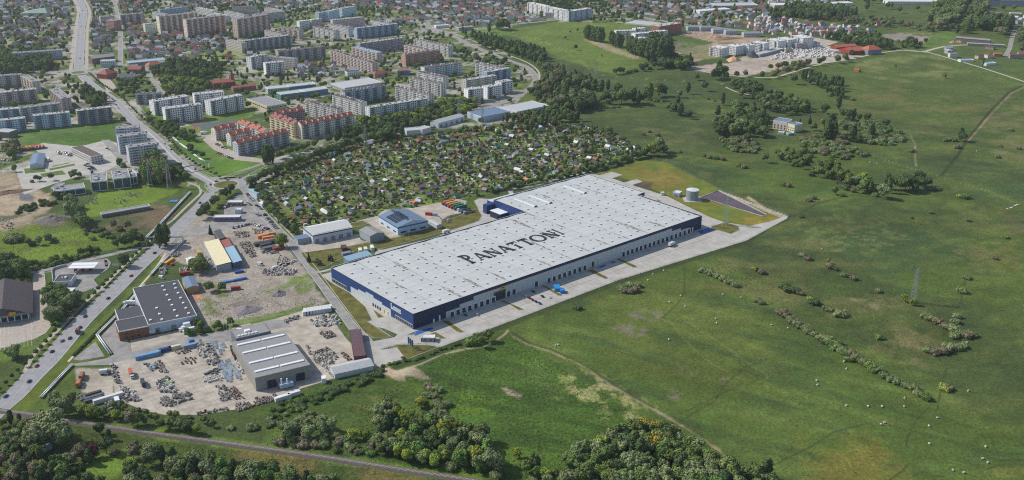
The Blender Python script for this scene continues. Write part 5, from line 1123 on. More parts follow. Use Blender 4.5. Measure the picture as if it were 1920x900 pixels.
for k in range(12): a0, a1 = 2*math.pi*k/12, 2*math.pi*(k+1)/12; q.face([(-3,-.1,0),(-3+1.0*math.cos(a0),-.1,1.0*math.sin(a0)),(-3+1.0*math.cos(a1),-.1,1.0*math.sin(a1))], flat((180,50,40)))
part('logo', q, t, loc=(Ln*.66, -2.3, 7.6))
# kiosks by the parking triangle
Y6 = lambda *p: Z(360, 320, 8, [p])[0]
flatbox('kiosk_row', Y6(525,480), Y6(745,478), 4, Y6(560,445), (150,130,126), 'white', 'white-roofed kiosk row in the parking triangle, the rear one', 'kiosk', None, ((1,), 4, 2, 1.5))
flatbox('kiosk_row', Y6(315,705), Y6(715,700), 4.4, Y6(370,668), (126,104,140), 'white', 'long white-roofed shop row with purple front by the parking triangle', 'shop', None, ((1,), 5, 3, 2))
flatbox('kiosk', Y6(640,590), Y6(735,590), 4, Y6(630,560), (196,204,210), 'white', 'small pale kiosk between the two white-roofed rows', 'kiosk')
flatbox('garden_house', Y6(968,345), Y6(1050,325), 6, Y6(905,275), (190,200,210), 'lblue', 'blue and white gabled house at the gardens corner by the roundabout', 'house', 'v')
flatbox('garden_house', Y6(1050,500), Y6(1140,480), 3.6, Y6(1030,470), (206,206,206), 'white', 'low white gabled house beside the parked cars at the gardens edge', 'house', 'v')
# garage row and the glass office cubes
G2 = lambda *p: Z(0, 260, 5.325, [p])[0]
t, Ln, D, rf = flatbox('garage_row', G2(1015,760), G2(1500,675), 3.6, 8, (132,126,124), 'grey', 'long low grey garage row with a dozen doors in the grass', 'garage row')
q = MB(); q.box(-1.25, -.12, 0, 1.25, -.02, 2.5, flat((110,100,98))); me = q.mesh('garage_door')
for k in range(13): part('garage_door', me, t, loc=(Ln*(k+.5)/13, 0, .1))
WF = flat((206,210,210))
for (A, Bp, Cc, h, lab) in ((G2(540,530), G2(850,488), None, 7, 'low glass-fronted office cube, left end with flat grey roof'), (G2(905,435), G2(1068,418), G2(825,362), 11, 'glass-fronted office cube, middle one with white frames'), (G2(1130,402), G2(1300,382), G2(1055,325), 12, 'glass-fronted office cube, right one with white frames and rooftop plant'), (G2(1290,385), G2(1365,375), None, 9, 'glass link cube right of the white framed ones'), (G2(1365,345), G2(1510,320), None, 8, 'pale office wing behind the poplars, right of the cubes')):
    t, Ln, D, rf = flatbox('office_cube', A, Bp, h, Cc or 18, (200,204,206), 'grey', lab, 'office building')
    q = MB(); q.box(.8, -.1, .8, Ln-.8, -.02, h-1, mat('teal_glazing', (46,74,92), .15, .2, .3, spec=.6)); part('curtain_glazing', q, t)
    q = MB(); n = max(2, int(Ln/8))
    for k in range(n+1): q.box(max(0, Ln*k/n-.35), -.5, 0, min(Ln, Ln*k/n+.35), -.1, h, WF)
    q.box(0, -.55, h-.9, Ln, -.1, h+.5, WF); q.box(0,-.55,0,Ln,-.1,.8,WF); part('frame', q, t)
    q = MB(); window_cols(q, 1, D-1, 0, [1+3.2*k for k in range(int(h/3.3))], 3, 1.6, 1.6, GL); part('window_band', q, t)
    q = MB(); rr = random.Random(len(lab))
    for k in range(14 if h > 8 else 3):
        x, y = rr.uniform(1.5, Ln-4), rr.uniform(2, D-4); q.box(x, y, h+.1, x+rr.uniform(1, 4), y+rr.uniform(.8, 2), h+rr.uniform(.8, 2), rr.choice([WHT, GREYC, GREYD]))
    part('roof_plant', q, rf)['kind'] = 'stuff'
flatbox('office_wing', G2(505,500), G2(575,500), 6, G2(465,445), (190,190,190), 'grey', 'grey flat-roofed entrance wing left of the office cubes', 'office building')
flatbox('flat_hall', G2(295,262), G2(425,250), 5.5, G2(235,165), (200,200,200), 'steel', 'grey gabled store hall in the left car yard', 'hall', 'v')
flatbox('slab_house', G2(905,185), G2(1028,160), 9, G2(825,70), (190,190,184), 'brown', 'pale three-storey house with brown flat roof turned end-on', 'building', None, ((1.2,4.2,7), 3.2, 1.6, 1.3))
flatbox('low_house', T(0,1,[(-60,85)])[0], T(0,1,[(62,95)])[0], 8, 16, (120,112,110), 'pale', 'dark flat-roofed house at the left edge below the green field', 'building')
# retail halls near the gardens
H6 = lambda *p: Z(740, 170, 6, [p])[0]
flatbox('retail_hall', H6(1375,240), H6(1735,168), 6.5, H6(1195,180), (196,204,210), 'pale', 'large pale flat-roofed retail hall, rightmost by the gardens', 'hall', None, ((1.5,), 6, 3, 2))
flatbox('retail_hall', H6(970,295), H6(1300,235), 8, H6(770,250), (176,192,206), 'steel', 'grey-blue roofed retail hall with white faceted front, middle one', 'hall')
flatbox('retail_hall', H6(490,365), H6(785,285), 7, H6(395,345), (200,206,210), 'pale', 'white gabled retail hall, leftmost of the three by the gardens', 'hall', 'u', None, 5, False)
flatbox('flat_shop', H6(135,455), H6(300,440), 6, 16, (196,198,200), 'pale', 'pale two-part flat shop left of the white gabled hall', 'shop'); flatbox('flat_shop', H6(310,440), H6(410,412), 7, 14, (206,200,196), 'pale', 'small white cube shop beside the gabled retail hall', 'shop')
# flat school with courtyard, colourful school pavilions, grey sports hall
flatbox('flat_school', B1([(665,662)])[0], B1([(950,618)])[0], 6, B1([(535,628)])[0], (188,190,190), 'pale', 'large flat-roofed white building with an inner courtyard', 'school', None, ((1.5,), 5, 3, 1.6))
for A, Bp, c_, lb in (((88,670),(250,655),(176,196,170),'pale green school pavilion at the left'), ((185,712),(365,690),(84,140,136),'teal green school pavilion in front'), ((258,652),(450,632),(84,132,180),'bright blue school pavilion behind'), ((365,690),(540,665),(110,150,180),'blue and lime school pavilion at the right')):
    flatbox('school_pavilion', B1([A])[0], B1([Bp])[0], 8, 20, c_, 'pale', lb, 'school', None, ((1.3, 4.6), 3.6, 2.2, 1.5))
flatbox('sports_hall', B1([(82,800)])[0], B1([(230,775)])[0], 8, B1([(-30,735)])[0], (196,186,150), 'grey', 'cream and grey sports hall with slate roof by the playing field', 'sports hall', None, ((4,), 6, 4, 1.6))
flatbox('red_roof_pavilion', B1([(890,560)])[0], B1([(1000,545)])[0], 5, 14, (176,150,140), 'red', 'low red-roofed pavilion beside the blue-fronted store', 'shop', 'hip')
flatbox('blue_front_store', B1([(1060,530)])[0], B1([(1155,528)])[0], 8, 20, (84,116,160), 'red', 'blue-fronted store with red roof stripe near the slabs', 'shop')
flatbox('white_villa', B1([(685,545)])[0], B1([(790,535)])[0], 7, 14, WH, 'dark', 'white flat villa among the small houses', 'house', None, ((1,4), 3, 1.6, 1.3))
flatbox('long_shop', B0([(965,475)])[0], B0([(1240,448)])[0], 6, 22, (150,120,116), 'lblue', 'long pale-roofed shop below the straight side street', 'shop')
flatbox('street_block', B0([(690,440)])[0], B0([(860,420)])[0], 10, 22, (120,90,90), 'grey', 'dark reddish building with slate roof beside the main road', 'building', 'u')
flatbox('street_block', B0([(750,460)])[0], B0([(860,455)])[0], 11, 14, (190,200,206), 'pale', 'white-blue building in front of the slate-roofed one', 'building', None, ((1.5,4.5,7.5), 3.2, 1.7, 1.5))
flatbox('street_block', B0([(800,560)])[0], B0([(875,540)])[0], 8, 22, (150,90,80), 'red', 'dark red hipped building beside the far roundabout', 'building', 'hip')
flatbox('street_block', B0([(880,575)])[0], B0([(1005,570)])[0], 9, 16, (196,196,196), 'dark', 'white building with dark roof, right of the red hipped one', 'building', None, ((1.5,4.8), 3.2, 1.7, 1.5))
flatbox('street_block', B0([(960,520)])[0], B0([(1050,520)])[0], 8, 24, (120,110,110), 'red', 'wine-red roofed hall at the end of the side street', 'building', 'u')
flatbox('street_block', B0([(1115,490)])[0], B0([(1220,475)])[0], 8, 14, (190,170,150), 'orange', 'bright red-roofed house row near the park', 'building', 'hip', ((1.5,4.5), 3.2, 1.5, 1.4))
# red brick church
t, Ln, D, rf = flatbox('brick_church', B0([(1600,625)])[0], B0([(1765,610)])[0], 9, 22, (140,90,74), 'red', 'red brick church with a square belfry beside the wooded park', 'church', 'u', ((2.2,), 4.5, 1.6, 5))
q = MB(); tx = Ln-3; q.box(tx-2.6, D*.3, 0, tx+2.6, D*.3+5.2, 19, flat((156,92,70))); q.hip(tx-2.6, D*.3, tx+2.6, D*.3+5.2, 19, 24, ROOFM['brick'], .3); part('belfry', q, t)
flatbox('parish_house', B0([(1750,660)])[0], B0([(1920,640)])[0], 7, 12, (150,110,94), 'red', 'long red-roofed parish house right of the brick church', 'house', 'u', ((1.5,), 3.2, 1.5, 1.4))
# spired white church
X, Y = G(70, 30); t = thing('white_church', (X, Y, 0), .1, 'modern white church with pale folded roof and slim spire at top left', 'church'); q = MB(); q.box(-28, -14, 0, 26, 14, 9, flat((186,190,184))); part('wall', q, t)
q = MB(); rmm = flat((150,170,160)); q.face([(-30,-16,9),(28,-16,9),(20,0,19),(-6,0,15)], rmm); q.face([(28,16,9),(-30,16,9),(-6,0,15),(20,0,19)], rmm); q.face([(-30,16,9),(-30,-16,9),(-6,0,15)], rmm); q.face([(28,-16,9),(28,16,9),(20,0,19)], rmm); part('roof', q, t)
q = MB(); q.tube((-18,0,9), (-18,0,36), 2.4, flat((150,170,166)), 8, .1); part('spire', q, t); occ_rect(X, Y, 1, 0, 34, 20)
# villa
V4 = lambda *p: Z(1340, 150, 4.7375, [p])[0]
t, Ln, D, rf = flatbox('pink_villa', V4(520,360), V4(645,378), 11.5, 20, (224,206,196), 'steel', 'pale pink manor house with slate roof standing among park trees', 'manor house', None, ((1.5,4.8), 4, 1.6, 2.2))
flatbox('villa_wing', V4(650,388), V4(712,404), 10, V4(790,390), (222,212,180), 'steel', 'cream side wing of the pink manor house', 'manor house', None, ((1.5,4.6), 3, 1.4, 1.8))
flatbox('pool_house', V4(655,478), V4(705,472), 2.6, 5, (110,160,166), 'lblue', 'low turquoise garden box in front of the pink manor house', 'shed')
flatbox('white_shed', V4(560,465), V4(615,470), 2.4, 6, WH, 'white', 'low white garden box in front of the pink manor house', 'shed')
# right: red-roofed restaurant and hall, caravan park buildings
R6 = lambda *p: Z(1400, 60, 6.4, [p])[0]
flatbox('red_roof_hall', R6(1080,185), R6(1330,165), 7, R6(1100,158), (150,60,50), 'orange', 'long red-roofed hall left of the red hotel', 'hall', 'u'); flatbox('red_roof_hall', R6(1240,235), R6(1435,215), 7, R6(1230,190), (150,56,48), 'orange', 'shorter red-roofed hall in front of the longer one', 'hall', 'u')
flatbox('white_pavilion', R6(1000,222), R6(1160,230), 4, 12, WH, 'white', 'long white pavilion left of the red-roofed halls', 'pavilion')
flatbox('hotel', R6(1460,218), R6(1620,205), 9, 22, (140,140,150), 'orange', 'hotel with steep many-gabled bright red roof at the lane end', 'hotel', 'hip', ((1.5,4.6), 3.4, 1.6, 1.4))
flatbox('market_hall', R6(160,270), R6(440,200), 5, 14, (150,154,160), 'pale', 'long white-roofed market hall beside the caravan park', 'hall'); flatbox('small_office', R6(470,205), R6(560,205), 7, 14, (176,160,140), 'dark', 'small grey office right of the market hall', 'building', None, ((1.5,4.3), 3, 1.5, 1.3))
X, Y = G(*R6(60, 300)); t = thing('gravel_silo', (X, Y, 0), 0, 'dark pyramid-roofed round store beside the sand ground', 'silo'); q = MB(); q.tube((0,0,0),(0,0,3.5),10,GREYD,10); part('wall', q, t); q = MB(); q.tube((0,0,3.5),(0,0,12),10.6,ROOFM['dark'],10,.3); part('roof', q, t)
flatbox('farm_house', R6(745,515), R6(845,508), 5, 12, (196,190,186), 'orange', 'lone orange-roofed farmhouse behind the poplar row', 'house', 'u'); flatbox('farm_shed', R6(1285,445), R6(1345,455), 4, 7, (150,110,80), 'orange', 'tiny orange-brown hut in the open meadow', 'hut', 'u')
for k, (x, y) in enumerate(((1320,215),(1415,218),(1510,235),(1605,245),(1740,262))):
    flatbox('new_house', *[B2_([(x, y-12)])[0], B2_([(x+85 if k < 4 else x+125, y-14)])[0]], 8, 15, (170,182,196), 'grey', 'grey unfinished twin house, %s from the left of the row of five' % ('first','second','third','fourth','fifth')[k], 'house', 'u', ((1.5,4.6), 3.5, 1.6, 1.4))
N7 = lambda *p: Z(1660, 0, 7.377, [p])[0]
for A, Bp, h, d_, w, r_, lb in ((N7(980,520), N7(1450,560), 6, 12, (130,116,108), 'grey', 'long grey nursery shed beside the ditch'), (N7(1140,600), N7(1650,625), 5, 8, (150,140,130), 'pale', 'long pale nursery shed in front of the grey one'), (N7(1045,835), N7(1230,830), 3.5, 10, WH, 'lblue', 'pale blue greenhouse by the lane'), (N7(1400,885), N7(1540,870), 3.5, 10, WH, 'lblue', 'second pale blue greenhouse near the right edge'), (N7(1510,745), N7(1620,748), 5, 10, (150,120,96), 'orange', 'orange-roofed house between nursery and lane'), (N7(900,745), N7(1000,745), 7, 10, (190,190,170), 'steel', 'cream house with dark hipped roof by the nursery'), (N7(1730,760), N7(1860,765), 7, 12, (150,130,130), 'plum', 'mauve-roofed house at the right edge lane'), (N7(1760,235), N7(1835,240), 7, 14, (190,190,190), 'white', 'white gabled barn far right'), (N7(1140,275), N7(1225,280), 5, 12, (196,180,170), 'white', 'white cottage among the far right trees'), (N7(1240,265), N7(1440,275), 5, 16, (150,150,156), 'pale', 'pale low hall among the far right trees'), (N7(1730,185), N7(1890,190), 6, 14, (196,160,120), 'pale', 'sandy coloured hall near the solar panels'), (N7(1380,640), N7(1500,655), 5, 9, (150,130,130), 'plum', 'small plum-roofed house in the nursery yard'), (R6(750,120)[0:2], R6(860,130), 7, 12, (190,186,170), 'pale', 'cream twin villa behind the market hall')):
    flatbox('farm_building', A, Bp, h, d_, w, r_, lb, 'building', 'u' if h > 3.6 and r_ != 'pale' else None)
flatbox('far_hall', B2_([(1410,85)])[0], B2_([(1640,68)])[0], 7, 26, WH, 'white', 'long white far hall behind the red suburb houses', 'hall'); flatbox('far_hall', B2_([(1530,45)])[0], B2_([(1850,40)])[0], 7, 50, (150,150,150), 'pale', 'big pale far factory hall at the top edge', 'hall')
flatbox('far_hall', T(3,0,[(50,40)])[0], T(3,0,[(380,38)])[0], 7, 40, (170,170,170), 'white', 'white far warehouse above the tree belt', 'hall'); flatbox('far_hall', T(3,0,[(900,12)])[0], T(3,0,[(1310,14)])[0], 7, 40, WH, 'white', 'long white far warehouse on the top edge', 'hall'); flatbox('far_hall', T(3,0,[(440,30)])[0], T(3,0,[(640,22)])[0], 7, 30, WH, 'white', 'second white far warehouse on the top edge', 'hall')
flatbox('slab_building_site', B2_([(850,170)])[0], B2_([(1090,195)])[0], 2.5, 40, (190,188,184), 'pale', 'wide pale concrete deck beside the brick building site', 'building')
flatbox('service_station', B1([(1350,195)])[0], B1([(1448,188)])[0], 5, 12, WH, 'white', 'white filling station beside the far junction', 'shop'); flatbox('low_terrace', B1([(1520,210)])[0], B1([(1630,200)])[0], 7, 14, (150,150,140), 'grey', 'grey flat building right of the far junction', 'building')
# solar field far right
X0, Y0 = G(*N7(1360,90)); t = thing('solar_field', (X0, Y0, 0), 0, 'ground-mounted field of dark solar panels at the top right', 'solar panels'); q = MB(); q.box(0, 0, 1.0, 9, 3.4, 1.3, mat('solar_panel', (34,38,52)), True, Matrix.Rotation(R(12), 4, 'X')); me = q.mesh('solar_panel')
for i in range(20):
    for j in range(12): part('solar_panel', me, t, loc=(i*10+j*3, j*8.5-4, 0))
occ_poly([(X0-5,Y0-10),(X0+250,Y0-10),(X0+250,Y0+110),(X0-5,Y0+110)])
# WATER TANK and pump house
X, Y = G(1297.5, 374); t = thing('water_tank', (X, Y, 0), 0, 'round corrugated steel water tank beside the small pump house', 'water tank'); q = MB(); tk = mat('tank_steel', (156,166,172), .45, .08, .4, .35); R_ = 6.6
for k in range(10):
    rr = R_ if k % 2 else R_-.12; q.tube((0,0,k*1.12), (0,0,(k+1)*1.12), rr, tk, 40, rr, False)
part('shell', q, t, True); q = MB(); q.tube((0,0,11.2), (0,0,11.3), R_+.25, WHT, 40, R_+.25); q.tube((0,0,11.3), (0,0,12.0), R_, flat((196,200,202)), 40, .6); part('roof', q, t)
q = MB(); q.box(-9.5, -9.5, .06, 9.5, 9.5, .25, CONC); part('plinth', q, t)
q = MB(); 
for s in (-.3, .3): q.box(3.0+s-.05, -R_-.55, 0, 3.0+s+.05, -R_-.1, 12, GREYD)
part('ladder', q, t); occ_rect(X, Y, 1, 0, 11, 11)
t, Ln, D, rf = flatbox('pump_house', T(2,1,[(1200,560)])[0], T(2,1,[(1250,577)])[0], 4.2, T(2,1,[(1280,545)])[0], (172,178,182), 'white', 'small white pump house left of the water tank', 'pump house') if False else flatbox('pump_house', T(2,1,[(1205,543)])[0], T(2,1,[(1255,552)])[0], 4.4, 8, (168,174,178), 'white', 'small white pump house left of the water tank', 'pump house', None, None, 1)
flatbox('transformer_box', T(2,1,[(1120,548)])[0], T(2,1,[(1142,548)])[0], 3, 4, (190,190,188), 'pale', 'small pale transformer box beside the yard kerb', 'box')
# heating pipes: twin insulated pipes on low trestles, bridges over the road
PIPE = flat((196,200,202), .45, .06, .5, .3)
def pipes(pts, z, label, gap=.95, r=.5, raw=False, posts=9):
    P = pts if raw else GG(pts); t = thing('heating_pipeline', (P[0][0], P[0][1], 0), 0, label, 'pipeline'); o = Vector((P[0][0], P[0][1], 0))
    for s in (-1, 1):
        Q = offset(P, s*gap/1.0*.75); b = MB()
        for i in range(len(Q)-1): b.tube(Vector((*Q[i], z))-o, Vector((*Q[i+1], z))-o, r, PIPE, 8)
        part('pipe', b, t, True)
    b = MB(); b.box(-1.3, -.15, 0, 1.3, .15, z-.45, GREYD); sm_ = b.mesh('support')
    for x, y, a in walk(P, posts, 2): part('support', sm_, t, loc=(x-o.x, y-o.y, 0), rz=a+math.pi/2)
    return t
pipes(T(0,2,[(1385,0),(1290,100),(1200,192),(1130,270)]), 1.2, 'white twin heating pipes along the upper verge beside the sand yard')
pipes(T(0,2,[(1085,340),(900,550),(730,720),(830,862)]), 1.2, 'white twin heating pipes beside the dark-roofed factory ending in an elbow')
pipes(T(0,3,[(545,40),(430,160),(310,290)]), 1.2, 'white twin heating pipes beside the lowest verge near the railway')
pipes(T(0,1,[(1430,545),(1330,650),(1210,780),(1100,890)]), 1.4, 'white twin heating pipes through the reeds left of the road', 1.0, .55)
pipes(T(0,1,[(1297,133),(1350,180),(1440,245)]), 1.0, 'white twin heating pipes on the lawn across from the stepped flats')
pipes(T(0,1,[(1455,262),(1490,290),(1545,320)]), 1.0, 'short white heating pipes leading to the pipe bridge')
def pipebridge(A, B, z, label):
    a, b_ = Vector(G(*A, z)), Vector(G(*B, z)); t = thing('pipe_bridge', (a.x, a.y, 0), math.atan2((b_-a).y, (b_-a).x), label, 'pipe bridge'); Ln = (b_-a).length; q = MB(); q.tube((0,-.5,z),(Ln,-.5,z),.5,GREYD,8); part('pipe', q, t); q = MB(); q.tube((0,.7,z),(Ln,.7,z),.5,GREYD,8); part('pipe', q, t)
    q = MB(); q.box(-.3,-1.4,0,.3,1.4,z,PIPE); q.box(-.3,-2,z-.6,.3,2,z-.4,PIPE); me = q.mesh('portal')
    for u in (0, Ln): part('portal', me, t, loc=(u, 0, 0))
pipebridge(T(0,1,[(1340,362)])[0], T(0,1,[(1565,315)])[0], 6.5, 'dark pipe bridge crossing the main road near the roundabout')
pipebridge(T(0,1,[(1060,882)])[0], T(0,1,[(1370,876)])[0], 6.0, 'dark pipe bridge crossing the main road by the twin poplars')
# noise wall/hedge, fences
def fence(pts, label, h=1.8, step=6, raw=False, m=None):
    P = pts if raw else GG(pts); t = thing('wire_fence', (*P[0], 0), 0, label, 'fence'); q = MB(); m = m or GREYD; o = Vector((*P[0], 0))
    for x, y, a in walk(P, step): q.box(x-o.x-.07, y-o.y-.07, 0, x-o.x+.07, y-o.y+.07, h, m)
    part('posts', q, t)['kind'] = 'stuff'; q = MB()
    for z in (.3, h*.55, h-.05):
        for i in range(len(P)-1):
            a, b_ = Vector((*P[i], z))-o, Vector((*P[i+1], z))-o; n = Vector((-(b_-a).y, (b_-a).x, 0)).normalized()*.02; u = Vector((0,0,.05)); q.face([a-u, b_-u, b_+u, a+u], m)
    part('wires', q, t)
fence([(824,652),(875,634),(960,602),(1160,526),(1400,452),(1477,410),(1478,403),(1347,355),(1240,300),(1130,320),(1104,324)], 'thin grey wire fence running round the hall grounds'); fence([(715,655),(765,645),(824,652)], 'thin grey wire fence by the guard house gate')
fence([(700,692),(664,650),(612,585),(592,577),(430,600)], 'thin fence between storage yard and service street', 2)
# pylons
STEEL = mat('galvanised_steel', (150, 160, 158), .5, .1, 1, .4)
def pylon(x, y, h, label, w=2.4, arms=True, nseg=None):
    X, Y = G(x, y); t = thing('lattice_pylon', (X, Y, 0), .6, label, 'pylon'); q = MB(); n = nseg or int(h/3); r = .075
    def cr(k): f = k/n; return w*(1-f)+.55*f, h*f
    for k in range(n):
        w0, z0 = cr(k); w1, z1 = cr(k+1); c0 = [(-w0,-w0),(w0,-w0),(w0,w0),(-w0,w0)]; c1 = [(-w1,-w1),(w1,-w1),(w1,w1),(-w1,w1)]
        for i in range(4):
            j = (i+1) % 4; q.tube((*c0[i], z0), (*c1[i], z1), r*1.3, STEEL, 4, cap=False); q.tube((*c0[i], z0), (*c1[j], z1), r, STEEL, 3, cap=False); q.tube((*c0[j], z0), (*c1[i], z1), r, STEEL, 3, cap=False); q.tube((*c1[i], z1), (*c1[j], z1), r*.8, STEEL, 3, cap=False)
    part('lattice_mast', q, t); q = MB()
    if arms:
        q.box(-.3,-.3,0,.3,.3,.01,STEEL)
        for z, L_ in ((h*.72, 4.2), (h*.84, 3.6), (h*.96, 3)):
            for s in (-1, 1):
                q.tube((0,0,z+.9), (s*L_,0,z), r, STEEL, 3); q.tube((0,-.5,z-.2), (s*L_,0,z), r, STEEL, 3); q.tube((0,.5,z-.2), (s*L_,0,z), r, STEEL, 3); q.tube((s*L_,0,z), (s*L_,0,z-1.3), .1, GREYD, 4)
        part('cross_arms', q, t)
    q = MB()
    for sx in (-1,1):
        for sy in (-1,1): q.box(sx*w-.5, sy*w-.5, 0, sx*w+.5, sy*w+.5, .4, CONC)
    part('footing', q, t)
pylon(1712, 567, 31, 'lattice pylon standing alone in the right-hand meadow'); pylon(1361, 421, 30, 'lattice pylon on the oval lawn beside the hall yard'); pylon(1117, 144, 26, 'lattice pylon in the pasture before the poplar belt')
pylon(318, 351, 32, 'lattice pylon on the mown grass by the office cubes', 2.6); pylon(282, 350, 28, 'lattice pylon beside the tall trees at the office cubes'); pylon(604, 260, 30, 'lattice pylon in front of the cream red-roofed flats'); pylon(686, 279, 31, 'lattice pylon at the upper edge of the allotments'); pylon(861, 222, 30, 'lattice pylon by the wooded verge above the gardens'); pylon(905, 236, 28, 'lattice pylon in front of the middle retail hall')
# street lights and flag poles
q = MB(); q.tube((0,0,0),(0,0,9),.12,GREYC,5,.07); q.tube((0,0,9),(1.6,0,9.3),.07,GREYC,4); q.box(1.3,-.15,9.2,2.1,.15,9.4,GREYC); lamp_m = q.mesh('street_lamp')
k = 0
for P, off, st in ((RS, 9.5, 42), (RN, 8.5, 45), (RV, 6.5, 45), (RE, 6, 45)):
    for x, y, a in walk(offset(P, -off), st, 15): o = link('street_lamp', lamp_m, None, (x, y, 0), a+math.pi/2); later(o, 'slim grey street lamp', x, y, 'street lamp', 'street lamps along the roads')
for (x, y) in ((70,655),(66,622),(51,638),(66,645)): X, Y = G(x, y); o = link('street_lamp', lamp_m, None, (X, Y, 0), 0); later(o, 'slim parking lot lamp', X, Y, 'street lamp', 'street lamps along the roads')
for (x, y) in ((1125,322),(853,418),(767,452),(1253,368)): X, Y = G(x, y); o = link('street_lamp', lamp_m, None, (X, Y, 0), 1); later(o, 'slim floodlight mast', X, Y, 'street lamp', 'street lamps along the roads')
for k, (x, y) in enumerate(((765,650),(768.5,653),(772,656))):
    X, Y = G(x, y); t = thing('flag_pole', (X, Y, 0), .6, '%s of three blue banner poles at the yard entrance' % ('rear','middle','front')[k], 'flag pole', 'banner poles at the yard entrance'); q = MB(); q.tube((0,0,0),(0,0,11),.1,WHT,5,.06); part('pole', q, t); q = MB(); q.box(.1,-.04,2.5,1.5,.04,8,flat((92,120,150)),True); part('banner', q, t)
for k in range(4):
    X, Y = G(421+k*5, 626-k*2.2); o = thing('flag_pole', (X, Y, 0), 0, '%s bare white flag pole from the left beside the storage yard' % ('first','second','third','fourth')[k], 'flag pole', 'bare flag poles by the storage yard'); q = MB(); q.tube((0,0,0),(0,0,9),.09,WHT,5,.06); part('pole', q, o)
# tower crane
X, Y = G(1270, 62); t = thing('tower_crane', (X, Y, 0), .5, 'orange tower crane beside the brick building site', 'crane'); q = MB(); cm2 = flat((206,110,50)); q.box(-.8,-.8,0,.8,.8,26,cm2); part('mast', q, t); q = MB(); q.box(-8,-.5,26,24,.5,27.2,cm2,True); q.box(-8,-1,24.5,-5,1,26,GREYD,True); part('jib', q, t)
# ------------------------------------------------------------------ VEHICLES
CARC = {'black': (34,36,40), 'grey': (112,116,120), 'silver': (176,180,182), 'white': (222,222,222), 'red': (150,36,36), 'blue': (40,70,130), 'dark blue': (30,40,66)}
TYRE = flat((28,28,30), .9); CGL = mat('car_glass', (26,32,40), .4, .05, 1, spec=.7); CARM = {}
def carmeshes(col):
    if col in CARM: return CARM[col]
    m = mat('car_paint_'+col.replace(' ', '_'), CARC[col], .5, .03, 1, .1, .4); hull = MB()
    pr = [(-2.2,.35),(-2.2,.85),(-1.9,.98),(1.0,.95),(1.9,.85),(2.2,.6),(2.2,.35)]
    for s in (-1, 1):
        pts = [(x, s*.88, z) for x, z in pr]; hull.face(pts if s < 0 else pts[::-1], m)
    for i in range(len(pr)-1):
        (x0,z0),(x1,z1) = pr[i],pr[i+1]; hull.face([(x0,-.88,z0),(x0,.88,z0),(x1,.88,z1),(x1,-.88,z1)][::-1], m)
    hull.face([(-1.55,-.66,1.46),(.35,-.66,1.46),(.35,.66,1.46),(-1.55,.66,1.46)], m)
    cab = MB(); lo = [(-1.95,-.82,.97),(1.0,-.82,.95),(1.0,.82,.95),(-1.95,.82,.97)]; hi = [(-1.55,-.66,1.45),(.35,-.66,1.45),(.35,.66,1.45),(-1.55,.66,1.45)]
    for i in range(4): cab.face([lo[i], lo[(i+1)%4], hi[(i+1)%4], hi[i]], CGL)
    wh = MB()
    for x in (-1.35, 1.35):
        for s in (-1, 1): wh.tube((x, s*.72, .33), (x, s*.92, .33), .33, TYRE, 8)
    full = MB(); full.add(hull); full.add(cab); full.add(wh); w1 = MB(); w1.tube((0,-.1,0),(0,.1,0),.33,TYRE,10)
    CARM[col] = (hull.mesh('body'), cab.mesh('windows'), w1.mesh('wheel'), full.mesh('car')); return CARM[col]
van = MB(); vw = flat((220,220,220), .4); van.box(-2.9,-1,.4,1.5,1,2.6,vw); van.box(1.5,-.98,.4,2.8,.98,1.3,vw); van.face([(2.4,-.9,1.3),(2.4,.9,1.3),(1.5,.9,2.5),(1.5,-.9,2.5)], CGL)
van.face([(1.5,-1,1.3),(2.4,-.98,1.3),(1.5,-1,2.5)], CGL); van.face([(2.4,.98,1.3),(1.5,1,1.3),(1.5,1,2.5)], CGL)
for x in (-1.8, 1.9):
    for s in (-1, 1): van.tube((x, s*.8, .38), (x, s*1.02, .38), .38, TYRE, 8)
van_m = van.mesh('van')
ncar = [0]
def car(x, y, a, col, near=False, look=None, group='parked cars', raw=False):
    X, Y = (x, y) if raw else G(x, y); ncar[0] += 1
    if col == 'van': o = link('van', van_m, None, (X, Y, .12), a); later(o, look or 'white delivery van', X, Y, 'van', 'white vans'); return o
    B_, C_, W_, F_ = carmeshes(col)
    if near:
        o = link('car', None, None, (X, Y, .12), a); link('body', B_, o); link('windows', C_, o)
        for wx in (-1.35, 1.35):
            for s in (-1, 1): link('wheel', W_, o, (wx, s*.82, .33))
    else: o = link('car', F_, None, (X, Y, .12), a)
    later(o, look or ('small %s car' % col), X, Y, 'car', group); return o
def ang(A, Bp): a, b_ = G(*A), G(*Bp); return math.atan2(b_[1]-a[1], b_[0]-a[0])
rs = random.Random(5)
CL = ['black','grey','silver','white','black','grey','white','silver','dark blue','blue','red']
for (p, q_, cols) in (((98,660),(115,643),['black']),((117,640),(131,628),['grey']),((131,635),(150,612),['black']),((150,615),(165,600),['dark blue']),((160,594),(180,575),['dark blue']),((203,560),(220,545),['dark blue']),((246,518),(262,505),['red']),((290,475),(300,468),['black']),((69,687),(80,675),['red']),((55,716),(70,700),['black']),((11,744),(25,733),['blue']),((375,381),(385,370),['dark blue'])):
    car(*p, ang(p, q_), cols[0], True, 'moving %s car on the main road' % cols[0], 'cars on the main road')
